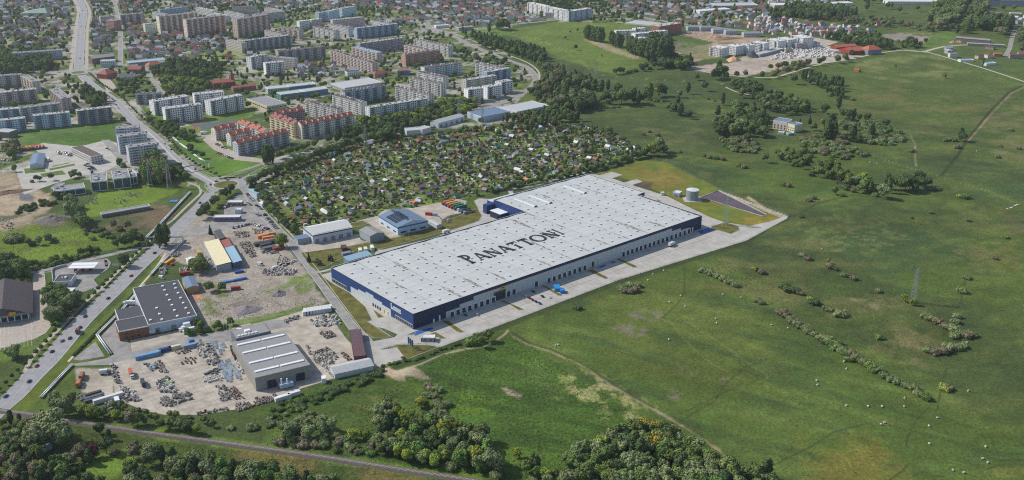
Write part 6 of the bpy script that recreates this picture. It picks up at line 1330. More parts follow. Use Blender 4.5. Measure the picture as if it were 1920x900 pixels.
for (p, q_, c) in (((395,347),(400,352),'black'),((406,341),(412,340),'black'),((427,337),(433,337),'silver'),((449,334),(455,332),'grey'),((366,318),(360,312),'black'),((321,281),(315,273),'black'),((309,270),(303,262),'grey'),((497,319),(505,315),'black'),((150,110),(150,100),'black'),((146,67),(146,60),'white'),((152,50),(152,45),'grey'),((155,20),(155,14),'black'),((218,197),(213,190),'black'),((211,186),(206,181),'dark blue'),((222,203),(228,209),'silver'),((900,105),(905,108),'white'),((935,112),(940,114),'black'),((985,152),(980,156),'black')):
    car(*p, ang(p, q_), c, False, 'moving %s car on the road' % c, 'cars on the main road')
def rowcars(A, B, n, turn=90, jit=.3, miss=.12, cols=CL, vans=0, group='parked cars'):
    a, b_ = Vector(G(*A)), Vector(G(*B)); d0 = math.atan2((b_-a).y, (b_-a).x)+R(turn)
    for k in range(n):
        if rs.random() < miss: continue
        p = a.lerp(b_, (k+.5)/n); c = 'van' if rs.random() < vans else rs.choice(cols)
        car(p.x+rs.uniform(-jit, jit), p.y+rs.uniform(-jit, jit), d0+R(rs.choice((0,180))), c, False, None, group, True)
for r_ in ((Y6(825,345),Y6(935,465),7,70),(Y6(965,520),Y6(1080,610),5,30),(Y6(1080,650),Y6(1280,880),13,75),(Y6(960,640),Y6(1030,690),3,60),(Y6(580,875),Y6(900,800),12,60),(Y6(900,800),Y6(1150,880),9,80),(Y6(480,560),Y6(620,520),5,70),(Y6(830,480),Y6(890,530),3,20),
           (Z(260,180,6,[(885,640)])[0],Z(260,180,6,[(1060,710)])[0],8,75),(Z(260,180,6,[(870,540)])[0],Z(260,180,6,[(990,610)])[0],7,75),(Z(260,180,6,[(1140,640)])[0],Z(260,180,6,[(1500,600)])[0],13,90),(Z(260,180,6,[(1530,600)])[0],Z(260,180,6,[(1800,540)])[0],9,90),
           (T(0,1,[(1610,175)])[0],T(0,1,[(1700,215)])[0],7,80),(Z(260,180,6,[(30,165)])[0],Z(260,180,6,[(180,300)])[0],8,80),
           (G2(850,265),G2(930,330),6,70),(G2(870,250),G2(960,320),6,70),(G2(560,130),G2(740,160),10,90),(G2(570,150),G2(720,175),8,90),(G2(10,215),G2(140,225),6,90),(G2(-60,260),G2(60,262),4,90),(G2(1060,95),G2(1100,120),2,60),(G2(1640,255),G2(1790,262),5,10),
           (Z(0,90,7.377,[(1260,370)])[0],Z(0,90,7.377,[(1400,500)])[0],7,70),(Z(0,90,7.377,[(740,520)])[0],Z(0,90,7.377,[(900,620)])[0],9,80),(Z(0,90,7.377,[(820,430)])[0],Z(0,90,7.377,[(980,490)])[0],7,80),(Z(0,90,7.377,[(1000,520)])[0],Z(0,90,7.377,[(1120,600)])[0],6,80),(Z(0,90,7.377,[(1460,640)])[0],Z(0,90,7.377,[(1620,760)])[0],7,10),
           (B1([(30,368)])[0],B1([(150,360)])[0],9,90),(B1([(440,320)])[0],B1([(740,298)])[0],24,90),(B1([(330,268)])[0],B1([(470,290)])[0],9,80),(B1([(1060,250)])[0],B1([(1230,215)])[0],8,90),(B1([(150,630)])[0],B1([(20,640)])[0],8,90),
           (B1([(1440,790)])[0],B1([(1640,810)])[0],12,90),(B1([(1860,720)])[0],B1([(1915,700)])[0],4,90),(B1([(970,700)])[0],B1([(1120,715)])[0],6,90)):
    rowcars(*r_[:3], r_[3])
# truck yard cars
for (x, y, c, n) in ((Z(840,480,7.377,[(1075,570)])[0]+('silver','silver')),(Z(840,480,7.377,[(1120,585)])[0]+('black','black')),(Z(840,480,7.377,[(1160,608)])[0]+('red','pinkish red')),(Z(840,480,7.377,[(1210,635)])[0]+('blue','blue')),(Z(840,480,7.377,[(1265,660)])[0]+('blue','blue')),(Z(840,480,7.377,[(1305,565)])[0]+('black','black')),(Z(840,480,7.377,[(1405,575)])[0]+('white','white')),(Z(840,480,7.377,[(1180,500)])[0]+('dark blue','dark blue')),(Z(680,570,7.377,[(1420,160)])[0]+('blue','blue')),(Z(680,570,7.377,[(1580,155)])[0]+('silver','pale'))):
    car(x, y, WA+1.3, c, True, '%s car on the dock yard' % n, 'cars on the dock yard')
car(*Z(680,570,7.377,[(560,755)])[0], WA+1.5, 'dark blue', True, 'dark blue car on the corner parking place', 'cars on the dock yard')
for (x, y) in (Z(220,600,8,[(1840,175)])[0], Y5(1390,715), T(1,2,[(30,190)])[0], T(0,3,[(790,105)])[0], T(0,2,[(1025,438)])[0], T(0,2,[(1050,412)])[0], T(0,2,[(1215,290)])[0]): car(x, y, ang((x,y),(x+10,y+2)), 'van')
for k in range(9): car(*T(1,2,[(150+k*17+rs.uniform(-4,4), 205-k*4+rs.uniform(-14,14))])[0], WA+rs.uniform(-.3,.3), rs.choice(['white','silver','van','black','white']), False, None, 'parked cars')
# trucks
def truck(x, y, a, box, cab, L_, label, h=3.9, group=None, rawp=False):
    X, Y = (x, y) if rawp else G(x, y); t = thing('lorry', (X, Y, .1), a, label, 'lorry', group); q = MB(); q.box(-L_/2,-1.25,1.1,L_/2-.3,1.25,h,flat(box,.5)); part('cargo_box', q, t)
    q = MB(); q.box(L_/2,-1.2,.6,L_/2+2.0,1.2,2.9,flat(cab,.4)); q.face([(L_/2+2.02,-1.1,1.7),(L_/2+2.02,1.1,1.7),(L_/2+2.02,1.1,2.6),(L_/2+2.02,-1.1,2.6)], CGL); part('cab', q, t)
    q = MB(); q.box(-L_/2,-.5,.7,L_/2+1,.5,1.1,TYRE,True); part('chassis', q, t); q = MB(); q.tube((0,-.15,0),(0,.15,0),.5,TYRE,8); wm = q.mesh('wheel')
    for x_ in (-L_/2+1.2, -L_/2+2.5, L_/2+.9):
        for s in (-1.05, 1.05): part('wheel', wm, t, loc=(x_, s, .5))
    return t
for (pt, d, bx_, cb, L_, lb) in ((Z(220,600,8,[(490,215)])[0], (10,-2.4), (206,210,214), (110,50,70), 9, 'white box lorry with dark red cab at the factory wall'), (Z(220,600,8,[(1035,150)])[0], (-10,3), (226,226,226), (226,226,226), 7.5, 'white box van-lorry beside the loading porch, rear one'), (Z(220,600,8,[(1095,185)])[0], (-10,3), (226,226,226), (226,226,226), 7.5, 'white box van-lorry beside the loading porch, front one'),
          (Z(120,670,8,[(1010,270)])[0], (3,8), (176,96,70), (210,214,214), 9, 'orange-bodied tipper lorry alone on the concrete yard'), (Z(120,670,8,[(1190,420)])[0], (-3,-8), (60,64,70), (190,170,160), 8, 'dark tipper lorry right of the orange-bodied one'), (Z(120,670,8,[(270,320)])[0], (3,-7), (150,100,76), (110,100,96), 7, 'rusty brown lorry in the gravel corner, upper one'), (Z(120,670,8,[(225,430)])[0], (3,-7), (176,110,76), (120,90,80), 7, 'rusty brown lorry in the gravel corner, lower one'),
          (Z(120,670,8,[(600,255)])[0], (10,-1), (200,206,206), (90,96,100), 6, 'long silver van-lorry on the gravel corner'), (T(0,2,[(980,488)])[0], (-9,0), (216,216,214), (216,216,214), 8, 'white flatbed lorry beside the factory side wing'), (T(0,2,[(585,700)])[0], (3,-8), (110,70,56), (60,50,50), 5, 'brown open lorry in traffic on the main road'), (Y8(1465,415), (10,-3), (216,216,216), (206,206,206), 6, 'white lorry on the lane behind the hall roof'),
          (Z(1080,380,7.377,[(1315,600)])[0], (8,-4), (206,206,206), (206,206,206), 7, 'white trailer parked askew before the dock doors'), (G2(485,225), (-2,-9), (210,206,200), (206,206,206), 8, 'white lorry in the left car yard'), (Z(220,600,8,[(1730,480)])[0], (3,9), (60,64,68), (80,80,84), 8, 'dark grey lorry left of the grey workshop'), (Z(220,600,8,[(1770,560)])[0], (3,9), (90,50,50), (60,50,50), 7, 'dark red lorry left of the grey workshop'),
          (Z(260,180,6,[(725,430)])[0], (9,-1), (220,220,218), (220,220,218), 7, 'white camper van by the running track')):
    truck(*pt, ang(pt, (pt[0]+d[0], pt[1]+d[1])), bx_, cb, L_, lb)
for k, (c, cb) in enumerate((((196,110,70),(160,50,40)), ((206,150,90),(50,80,150)), ((150,140,60),(180,60,60)), ((50,110,90),(170,50,50)), ((40,110,90),(70,90,140)), ((60,64,68),(200,206,210)), ((56,60,64),(90,110,160)), ((60,62,66),(150,170,210)))):
    x, y = Y8(1500+k*30, 118+k*13); truck(x, y, ang((x, y), (x-10, y+2.0)), c, cb, 13 if k < 5 else 11, ('articulated lorry, %s from the back in the row behind the blue workshop') % ('first','second','third','fourth','fifth','sixth','seventh','eighth')[k], 4 if k < 5 else 1.5, 'lorries parked behind the blue workshop')
for k, c in enumerate(((70,80,100),(176,70,50),(206,130,60),(206,110,70),(190,70,60),(176,60,50),(186,60,50),(206,130,60))):
    x, y = G2(205+k*33, 118-k*4); truck(x, y, ang((x, y), (x+4, y+9)), c, (90,90,100), 9, 'lorry, %s from left in the coloured row by the green field' % ('first','second','third','fourth','fifth','sixth','seventh','eighth')[k], 4, 'coloured lorries by the green field')
# coloured boxes, containers, cabins
def container(pt, to, L_, c, label, w=2.5, h=2.7, name='container', cat='container', group=None, z=0):
    x, y = G(*pt); o = MB(); m = flat(c, .6, .08); o.box(-L_/2,-w/2,0,L_/2,w/2,h,m)
    n = int(L_/.8)
    for k in range(n): o.box(-L_/2+k*.8+.1,-w/2-.06,.2,-L_/2+k*.8+.45,w/2+.06,h-.2,m)
    q = link(name, o.mesh(name), None, (x, y, .06+z), ang(pt, (pt[0]+to[0], pt[1]+to[1]))); tag(q, label, cat, group); return q
for (pt, to, L_, c, lb, w, h) in ((T(0,2,[(1440,195)])[0],(2,-9),6,(190,80,60),'red box container, left of the pair by the tent hall',3,2.6),(T(0,2,[(1500,190)])[0],(2,-9),6,(206,150,70),'yellow box container, right of the pair by the tent hall',3,2.6),(T(0,2,[(1390,260)])[0],(9,-1),9,(150,60,48),'long dark red container below the tent hall',3,2.8),(T(0,2,[(1490,105)])[0],(1,4),7,(206,160,60),'yellow container beside the cream-roofed shed',2.6,2.8),
    (T(0,2,[(1270,165)])[0],(9,-6),14,(206,160,70),'long yellow skip near the pipeline in the sand yard',2.8,2),(T(0,2,[(1290,190)])[0],(4,-2),4,(170,60,50),'red skip in front of the long yellow one',2.4,1.8),(T(0,2,[(1795,245)])[0],(10,-2),8,(40,90,160),'bright blue skip at the shed row end',2.6,1.8),(T(0,2,[(1800,300)])[0],(10,-2),12,(40,100,180),'long blue trough in the sand yard',2.6,1.6),(T(0,2,[(1700,318)])[0],(10,-2),10,(80,130,180),'pale blue trough left of the long blue one',2.6,1.5),(T(0,2,[(1770,372)])[0],(10,-1),8,(140,60,56),'dark red cabin on the bare earth',2.6,2.8),
    (T(0,2,[(1105,880)])[0],(10,-2.3),17,(110,150,190),'long light blue cabin row at the yard edge',3,3),(T(0,2,[(1165,860)])[0],(10,-2.3),8,(130,160,186),'pale blue container right of the long cabin row',2.6,2.7),(T(0,2,[(1240,835)])[0],(10,-2.3),9,(44,72,120),'dark blue container in the yard edge row',2.8,2.9),(T(0,2,[(1312,818)])[0],(10,-2.3),9,(206,196,160),'cream-topped container in the yard edge row',2.8,2.9),(T(0,2,[(1420,810)])[0],(10,-2.3),9,(130,150,176),'grey-blue cabin at the right end of the yard edge row',3,3.2),(T(0,2,[(1440,785)])[0],(10,-2.3),4,(84,120,170),'blue cube cabin stacked behind the grey-blue one',3,4.5),
    (T(2,2,[(338,372)])[0],(3,7),9,(40,130,190),'large bright blue container on the dock yard, upper one',5,3),(T(2,2,[(376,392)])[0],(3,7),6,(36,120,190),'smaller bright blue container on the dock yard, lower one',4,2.8),
    (Z(540,390,7.377,[(1000,610)])[0],(2,6),7,(226,220,210),'white box trailer with orange side by the canopy',3,3.2),(Z(540,390,7.377,[(1075,595)])[0],(2,6),7,(216,206,190),'cream box trailer by the canopy',3,3.2),(Z(540,390,7.377,[(1165,575)])[0],(3,6),8,(220,222,222),'white box trailer furthest right by the canopy',3,3.4),(Z(540,390,7.377,[(780,585)])[0],(3,5),9,(84,56,58),'plum-brown garden cabin behind the hall corner',5,4),(Z(540,390,7.377,[(810,650)])[0],(10,-2),9,(120,130,140),'grey garden cabin in front of the plum-brown one',5,2.8),
    (Y8(1300,232),(10,1),7,(170,70,56),'red container behind the blue workshop',3,3),(Y8(1360,238),(10,1),5,(140,160,180),'pale blue cabin behind the blue workshop',3,2.8),(Y8(1175,112),(10,-2),8,(206,130,70),'orange roofed shelter at the allotment edge',5,2.6),(Y8(1115,150),(3,1),4,(60,120,96),'green container at the allotment edge',3,2.5),
    (T(1,3,[(510,165)])[0],(1,6),5,(226,226,226),'white box at the workshop corner',3,4),(T(1,3,[(200,295)])[0],(10,-3),11,(220,220,222),'white trailer body at the yard edge, left one',2.8,2.8),(T(1,3,[(285,265)])[0],(10,-3),9,(216,216,220),'white trailer body at the yard edge, right one',2.8,2.8),(T(0,3,[(815,300)])[0],(10,-3),20,(206,206,206),'long white semi-trailer in the bottom yard corner',2.8,3.2),(T(0,3,[(880,320)])[0],(3,8),6,(220,220,220),'white box lorry body in the bottom yard corner',3,3.4),
    (T(0,3,[(700,262)])[0],(10,-3),11,(60,56,56),'dark semi-trailer, rear of three in the bottom corner',2.6,2),(T(0,3,[(705,282)])[0],(10,-3),12,(90,96,104),'grey semi-trailer, middle of three in the bottom corner',2.6,1.6),(T(0,3,[(700,302)])[0],(10,-3),12,(70,80,96),'bluish semi-trailer, front of three in the bottom corner',2.6,1.6),
    (T(0,3,[(200,640)])[0],(8,1),12,(216,216,216),'white flat hut roof among the trees bottom left',6,2.4),(T(0,3,[(345,672)])[0],(8,-3),7,(150,180,200),'pale blue hut roof among the trees bottom left',4,2.4),(T(0,0,[(0,0)])[0],(1,0),1,(100,100,100),'',1,1)):
    if lb: container(pt, to, L_, c, lb, w, h)
for k in range(3):
    container(((506.7,453.5),(503.3,447.5),(506,441))[k], (10,-1.6), 11.5, (196,136,96), '%s orange-topped lorry trailer in the machine park' % ('front','middle','rear')[k], 3.4, 2.6, 'trailer', 'trailer', 'orange trailers in the machine park')
for k, (pt, c) in enumerate(((Y5(1385,440),(70,60,56)),(Y5(1465,455),(60,66,76)),(Y5(1545,410),(54,58,64)),(Y5(1500,500),(90,96,104)),(Y5(1640,500),(130,70,60)),(Y5(1420,330),(206,140,90)))): container(pt, (10,-2.2), 11, c, '%s hut of the dark machine park shacks' % ('first','second','third','fourth','reddish','orange')[k], 5, 3, 'shack', 'shack')
# caravans
q = MB(); cw = flat((222,222,220), .4); q.box(-3,-1.1,.5,3,1.1,2.6,cw); q.box(-2.2,-1.14,1.4,2.2,1.14,2.0,CGL); cvm = q.mesh('caravan')
rc = random.Random(9); k = 0
for i in range(17):
    for j in range(9):
        x, y = R6(300+i*46+j*20, 330-i*4-j*13+i*1.5)
        if x > R6(1050,0)[0] or rc.random() < .3: continue
        X, Y = G(x, y); o = link('caravan', cvm, None, (X, Y, .06), rc.choice((.3, .3+math.pi/2))+rc.uniform(-.1,.1)); later(o, 'white caravan', X, Y, 'caravan', 'caravans in the caravan park'); occ_rect(X, Y, 1, 0, 3, 2); k += 1
sheet('caravan_ground', [R6(*p) for p in ((60,330),(130,290),(440,230),(600,190),(1000,170),(1090,260),(1420,290),(1200,340),(700,400),(480,385),(300,345))], CONC2, .05); sheet('caravan_ground', [R6(*p) for p in ((780,60),(1000,100),(1100,120),(900,190),(760,180),(740,110))], CONC2, .055)
# ------------------------------------------------------------------ STACKS, PIPES AND SCRAP
rk = random.Random(21)
def stack_mesh(w, l, h, cols, n):
    q = MB()
    for i in range(n):
        for j in range(2):
            c = rk.choice(cols); q.box(-l/2+l*i/n+.05, -w/2+w*j/2+.05, 0, -l/2+l*(i+1)/n-.05, -w/2+w*(j+1)/2-.05, h*rk.uniform(.75, 1.1), flat(c, .85))
    return q.mesh('stone_stack')
LGT = [(214,214,210),(200,200,196),(180,178,172)]; DK = [(84,88,94),(110,110,112),(140,134,126)]; RST = [(108,82,70),(96,70,62),(160,140,122),(84,76,74),(176,168,160)]
SM = {'pale': [stack_mesh(1.1, rk.uniform(1.1, 2.1), rk.uniform(.9, 1.6), LGT, 2) for _ in range(4)], 'dark': [stack_mesh(1.1, rk.uniform(1.2, 2.3), rk.uniform(.8, 1.6), DK, 2) for _ in range(4)], 'rusty': [stack_mesh(1.1, rk.uniform(1.1, 2.6), rk.uniform(.8, 1.8), RST, 3) for _ in range(3)],
      'mixed': [stack_mesh(1.2, rk.uniform(1.2, 2.5), rk.uniform(.8, 2), LGT+DK+DK, 3) for _ in range(4)], 'teal': [stack_mesh(1.6, 2.6, 1.2, [(130,156,166),(100,136,150)], 2)], 'lime': [stack_mesh(1.4, 2.4, 1.2, [(150,190,60)], 2)]}
OVER = {}; nst = [0]
def scatter(poly, n, kinds, a0, jit=.25, name='material_stack', cat='pallet stack', grid=None, world_=None):
    P = GG(poly); xs = [p[0] for p in P]; ys = [p[1] for p in P]; pts = []
    if grid:
        ca, sa = math.cos(a0), math.sin(a0); cx, cy = sum(xs)/len(xs), sum(ys)/len(ys)
        for i in range(-40, 41):
            for j in range(-40, 41):
                u, v = i*grid[0], j*grid[1]; pts.append((cx+u*ca-v*sa+rk.uniform(-.2,.2), cy+u*sa+v*ca+rk.uniform(-.2,.2)))
        pts = [p for p in pts if inside(np.array([p[0]]), np.array([p[1]]), P)[0] and rk.random() > .12]
    else:
        n = int(n*2.2); ar_ = abs(sum(P[i][0]*P[(i+1) % len(P)][1]-P[(i+1) % len(P)][0]*P[i][1] for i in range(len(P))))/2; g_ = max(1.9, math.sqrt(ar_/max(n, 1))); ca, sa = math.cos(a0), math.sin(a0); cx, cy = sum(xs)/len(xs), sum(ys)/len(ys)
        for i in range(-30, 31):
            for j in range(-30, 31):
                u, v = (i+rk.uniform(-.22,.22))*g_, (j+rk.uniform(-.3,.3))*g_; x, y = cx+u*ca-v*sa, cy+u*sa+v*ca
                if abs(u) < 90 and inside(np.array([x]), np.array([y]), P)[0] and rk.random() > .15: pts.append((x, y))
        tr = 0; n = 0
        while len(pts) < n and tr < n*20:
            tr += 1; x, y = rk.uniform(min(xs), max(xs)), rk.uniform(min(ys), max(ys))
            if inside(np.array([x]), np.array([y]), P)[0]: pts.append((x, y))
    for x, y in pts:
        kd = rk.choice(kinds); me = rk.choice(SM[kd]); a = a0+rk.uniform(-.09, .09)+rk.choice((0, math.pi/2))*(jit > .2); nst[0] += 1
        if nst[0] <= 290:
            o = link(name, me, None, (x, y, .06), a); later(o, '%s stack of yard goods' % kd, x, y, cat, 'stacks of goods in the storage yards')
        else: OVER.setdefault(me, []).append(Matrix.Translation((x, y, .06)) @ Matrix.Rotation(a, 4, 'Z'))
YA = WA
P1 = lambda *p: Z(220,600,8,p); P2 = lambda *p: Z(440,580,6.857,p); P3 = lambda *p: Z(120,670,8,p); P4 = lambda *p: Z(340,670,8,p); P5 = lambda *p: Z(300,400,7.377,p)
scatter(P2((930,130),(1280,60),(1375,190),(1200,225),(1050,230)), 0, ['pale','pale','dark'], YA, .05, grid=(2.3, 2.7))
scatter(P2((1075,290),(1250,280),(1300,350),(1180,385)), 18, ['mixed','rusty','dark'], YA); scatter(P2((990,560),(1190,490),(1320,620),(1240,700),(1080,730),(1020,640)), 62, ['mixed','pale','dark','rusty'], YA)
scatter(P2((1360,560),(1420,560),(1500,650),(1440,670)), 14, ['rusty','rusty'], YA); scatter(P2((880,460),(940,480),(1010,600),(980,600)), 14, ['mixed'], YA); scatter(P2((630,140),(860,80),(860,110),(650,180)), 14, ['dark','mixed'], YA)
scatter(P3((1200,100),(1390,90),(1400,190),(1290,210)), 14, ['teal','teal','dark'], YA); scatter(P3((1400,60),(1500,100),(1560,240),(1440,240)), 18, ['rusty','mixed'], YA)
scatter(P3((1380,370),(1500,280),(1580,300),(1700,480),(1690,560),(1400,510)), 0, ['pale','pale','dark'], YA, .1, grid=(2.2, 2.4)); scatter(P3((1500,330),(1640,380),(1600,400),(1510,380)), 6, ['lime'], YA)
scatter(P3((1430,600),(1900,520),(1920,640),(1560,760),(1430,700)), 34, ['dark','dark','mixed'], YA); scatter(P4((320,300),(600,270),(610,350),(320,400)), 0, ['pale'], YA, .05, grid=(2.0, 3.0)); scatter(P4((330,280),(440,180),(560,170),(590,250)), 0, ['dark'], YA, .05, grid=(2.0, 2.3))
scatter(P4((380,60),(560,0),(580,90),(400,140)), 16, ['mixed','dark'], YA); scatter(P4((530,440),(680,420),(760,600),(600,690)), 30, ['mixed','dark'], YA); scatter(P4((740,440),(830,470),(950,620),(800,640)), 26, ['rusty'], YA)
scatter(P4((800,680),(1050,690),(1080,740),(820,840)), 30, ['rusty','rusty','mixed'], YA); scatter(P4((780,0),(860,10),(970,240),(900,250)), 24, ['mixed','pale'], YA); scatter(P1((1180,380),(1400,360),(1500,540),(1240,580)), 26, ['pale','mixed','dark'], YA)
scatter(P3((700,110),(770,110),(860,400),(780,430)), 14, ['dark','mixed'], YA); scatter(P3((800,430),(1040,480),(1150,650),(900,690),(860,560)), 30, ['mixed','dark','pale'], YA); scatter(P3((580,680),(760,660),(860,780),(640,800)), 22, ['mixed'], YA); scatter(P1((950,560),(1180,560),(1180,660),(960,690)), 8, ['rusty'], YA)
scatter(P1((860,480),(1100,440),(1100,500),(880,520)), 6, ['rusty'], YA)
scatter(P5((1020,260),(1220,260),(1230,330),(1040,350)), 18, ['rusty','mixed'], YA); scatter(P5((1090,410),(1250,400),(1330,600),(1240,620)), 28, ['rusty','mixed','dark'], YA); scatter(P5((1270,210),(1440,240),(1420,310),(1340,330)), 16, ['rusty','mixed'], YA)
scatter(P5((1340,430),(1600,460),(1640,560),(1420,560)), 22, ['dark','mixed'], YA); scatter(P5((640,600),(700,610),(770,780),(670,780)), 24, ['mixed','pale'], YA); scatter(P5((0,760),(100,740),(100,850),(0,860)), 18, ['mixed'], YA); scatter(P5((90,590),(270,540),(290,590),(150,620)), 18, ['mixed','dark'], YA)
scatter(P5((270,760),(400,760),(400,810),(280,820)), 12, ['pale','dark'], YA); scatter(P5((1660,580),(1850,650),(1900,720),(1600,740)), 14, ['rusty','mixed'], YA); scatter(P5((1380,760),(1700,760),(1900,780),(1850,860),(1440,860)), 34, ['mixed','dark','pale'], YA)
scatter(P4((120,850),(440,800),(700,770),(720,790),(450,830),(150,880)), 26, ['mixed','rusty','dark'], YA); scatter(P4((1110,620),(1430,560),(1440,650),(1080,740)), 34, ['rusty','rusty','dark'], YA); scatter(P2((1000,640),(1250,750),(1280,880),(1180,800)), 22, ['mixed','pale'], YA); scatter(P3((150,560),(350,560),(350,640),(220,690)), 14, ['dark','mixed'], YA); scatter(P2((1330,850),(1800,740),(1830,760),(1340,890)), 26, ['pale','mixed'], YA)
scatter(Z(560,360,5.325,[(1410,265),(1520,250),(1520,305),(1420,305)]), 14, ['rusty','mixed'], YA); scatter(T(2,0,[(1260,240),(1500,250),(1500,280),(1260,270)]), 20, ['pale','mixed'], 0)
scatter([(1,432-20),(24,415),(30,432),(5,436)], 10, ['mixed','pale'], 0)
if OVER:
    q = MB(); cache = {}
    for me, Ms in OVER.items():
        vs_ = [v.co.copy() for v in me.vertices]; fs = [(tuple(p.vertices), me.materials[p.material_index]) for p in me.polygons]
        for M in Ms:
            k0 = len(q.v); q.v += [tuple(M @ v) for v in vs_]
            for f, m in fs: q.f.append(tuple(k0+i for i in f)); q.m.append(q.mi(m))
    o = link('material_stacks', q.mesh('material_stacks')); tag(o, 'crowded mass of stacks, scrap and pallets across the storage yards', 'pallet stacks', 'stacks of goods in the storage yards', 'stuff')
# bundles of galvanised pipe lying in rows
pb = MB(); pmz = flat((128,140,152), .55, .15, 1, .3)
for k in range(7): pb.tube((-5, -.9+k*.3, .25+(.26 if k % 2 else 0)), (5, -.9+k*.3, .25+(.26 if k % 2 else 0)), .15, pmz, 5)
for x in (-3.5, 3.5): pb.box(x-.12, -1.1, 0, x+.12, 1.1, .14, flat((96,76,60)))
pbm = pb.mesh('pipe_bundle')
for (a, b_, n, w) in ((P1((1330,330),(1560,480)), 0, 16, 28), (P1((1560,620),(1740,880)), 0, 17, 22), (P4((620,120),(780,330)), 0, 13, 22)):
    A, Bp = Vector(G(*a[0])), Vector(G(*a[1]))
    for k in range(n):
        p = A.lerp(Bp, (k+.5)/n)+Vector((rk.uniform(-1,1)*w*.25, rk.uniform(-1,1)*w*.12)); ai = ang(a[0], (a[0][0]+4, a[0][1]+9))+rk.uniform(-.06,.06)
        o = link('pipe_bundle', pbm, None, (p.x, p.y, .06), ai); later(o, 'bundle of long galvanised pipes', p.x, p.y, 'pipe bundle', 'bundles of galvanised pipe')
# grey concrete block wall row (white crates) at top of stack yard
q = MB()
q.box(-1.6,-2,0,1.6,2,3.2,flat((190,194,198),.8,.1)); q.box(-1.5,-1.9,3.2,1.5,1.9,3.4,flat((206,208,210))); cbm = q.mesh('white_crate')
A, Bp = Vector(G(*P2((880,75))[0])), Vector(G(*P2((1235,20))[0]))
for k in range(9):
    for j in range(2):
        p = A.lerp(Bp, (k+.5)/9)+Vector((0, j*4.2)); o = link('white_crate', cbm, None, (p.x, p.y, .06), math.atan2((Bp-A).y, (Bp-A).x)); later(o, 'tall white-topped goods block', p.x, p.y, 'crate', 'white-topped goods blocks')
# heaps
def heap(name, x, y, rx, ry, h, c, label, seed=1, cat='heap'):
    X, Y = G(x, y); r = random.Random(seed); q = MB(); m = flat(c, .95, .3, .6); N = 28; RR = 7; ph = [r.uniform(0, 6) for _ in range(4)]; V = []
    for i in range(RR+1):
        f = i/RR
        for k in range(N):
            a = 2*math.pi*k/N; ra = (1-f)*(1+.12*math.sin(3*a+ph[0])+.08*math.sin(5*a+ph[1])); z = h*(f**.8)*(1+.15*math.sin(2*a+ph[2]))*(1 if i else 0)
            V.append((rx*ra*math.cos(a)+r.uniform(-.3,.3), ry*ra*math.sin(a)+r.uniform(-.3,.3), z+r.uniform(-.1,.1)*i/RR*h))
    q.v = V; q.mi(m)
    for i in range(RR):
        for k in range(N): q.f.append((i*N+k, i*N+(k+1) % N, (i+1)*N+(k+1) % N, (i+1)*N+k)); q.m.append(0)
    q.f.append(tuple(RR*N+k for k in range(N))); q.m.append(0)
    o = link(name, q.mesh(name), None, (X, Y, -.05), r.uniform(0, 1)); tag(o, label, cat); occ_rect(X, Y, 1, 0, rx, ry)
heap('gravel_heap', *T(0,2,[(1850,525)])[0], 12, 9, 3, (128,120,122), 'wide grey gravel heap on the bare earth yard', 1); heap('gravel_heap', *T(1,2,[(170,408)])[0], 7, 6, 3, (120,116,120), 'smaller grey gravel heap near the service street', 2)
heap('rubble_heap', *T(0,1,[(400,745)])[0], 20, 10, 4, (112,108,104), 'rubble heap on the left construction land', 3); heap('earth_bank', *T(0,1,[(70,545)])[0], 22, 7, 3, (126,104,84), 'brown earth bank on the left construction land', 4)
heap('sand_heap', *T(2,0,[(1660,455)])[0], 14, 12, 8, (200,160,124), 'pointed orange sand heap beside the white new estate', 5); heap('sand_heap', *T(2,0,[(1520,278)])[0], 16, 12, 7, (180,150,124), 'pale sand heap on the far building site', 6); heap('earth_bank', *T(2,0,[(1620,292)])[0], 36, 10, 4, (140,112,92), 'brown earth bank on the far building site', 7)
heap('earth_bank', *T(2,0,[(1100,315)])[0], 26, 12, 3, (112,102,98), 'dark spoil heap beside the far white flats', 8); heap('bark_heap', *N7(945,590), 9, 8, 5, (160,130,110), 'pinkish bark heap by the nursery sheds, left', 9); heap('bark_heap', *N7(1015,590), 9, 8, 5, (160,130,110), 'pinkish bark heap by the nursery sheds, right', 10)
# hay bales
q = MB(); hb = flat((190,184,172), .8, .15, 2); q.tube((0,-.6,.62),(0,.6,.62),.62,hb,12); q.face([(.62*math.cos(2*math.pi*k/12), -.6, .62+.62*math.sin(2*math.pi*k/12)) for k in range(12)], hb); bm_ = q.mesh('hay_bale')
BAL_P = T(3,3,[(570,15),(587,70),(365,158),(372,190),(587,346),(750,351),(855,352),(1020,354),(1024,289),(845,486),(873,474),(1268,438),(1208,499),(1210,633),(1632,655),(1610,744),(1648,772),(1386,831),(1468,849),(1500,235)])+T(2,2,[(1265,423),(1180,468),(1527,593),(1535,628),(1715,435),(1580,412),(1298,503),(1020,306),(1057,259),(1138,232),(325,795),(347,790),(1177,751)])+T(3,2,[(25,641),(148,665),(405,70),(1490,772)])+T(3,1,[(818,328),(1565,235),(766,318)])
for k, (x, y) in enumerate(BAL_P): X, Y = G(x, y); o = link('hay_bale', bm_, None, (X, Y, 0), rk.uniform(0, 3)); later(o, 'white-wrapped hay bale', X, Y, 'hay bale', 'hay bales scattered over the meadow')
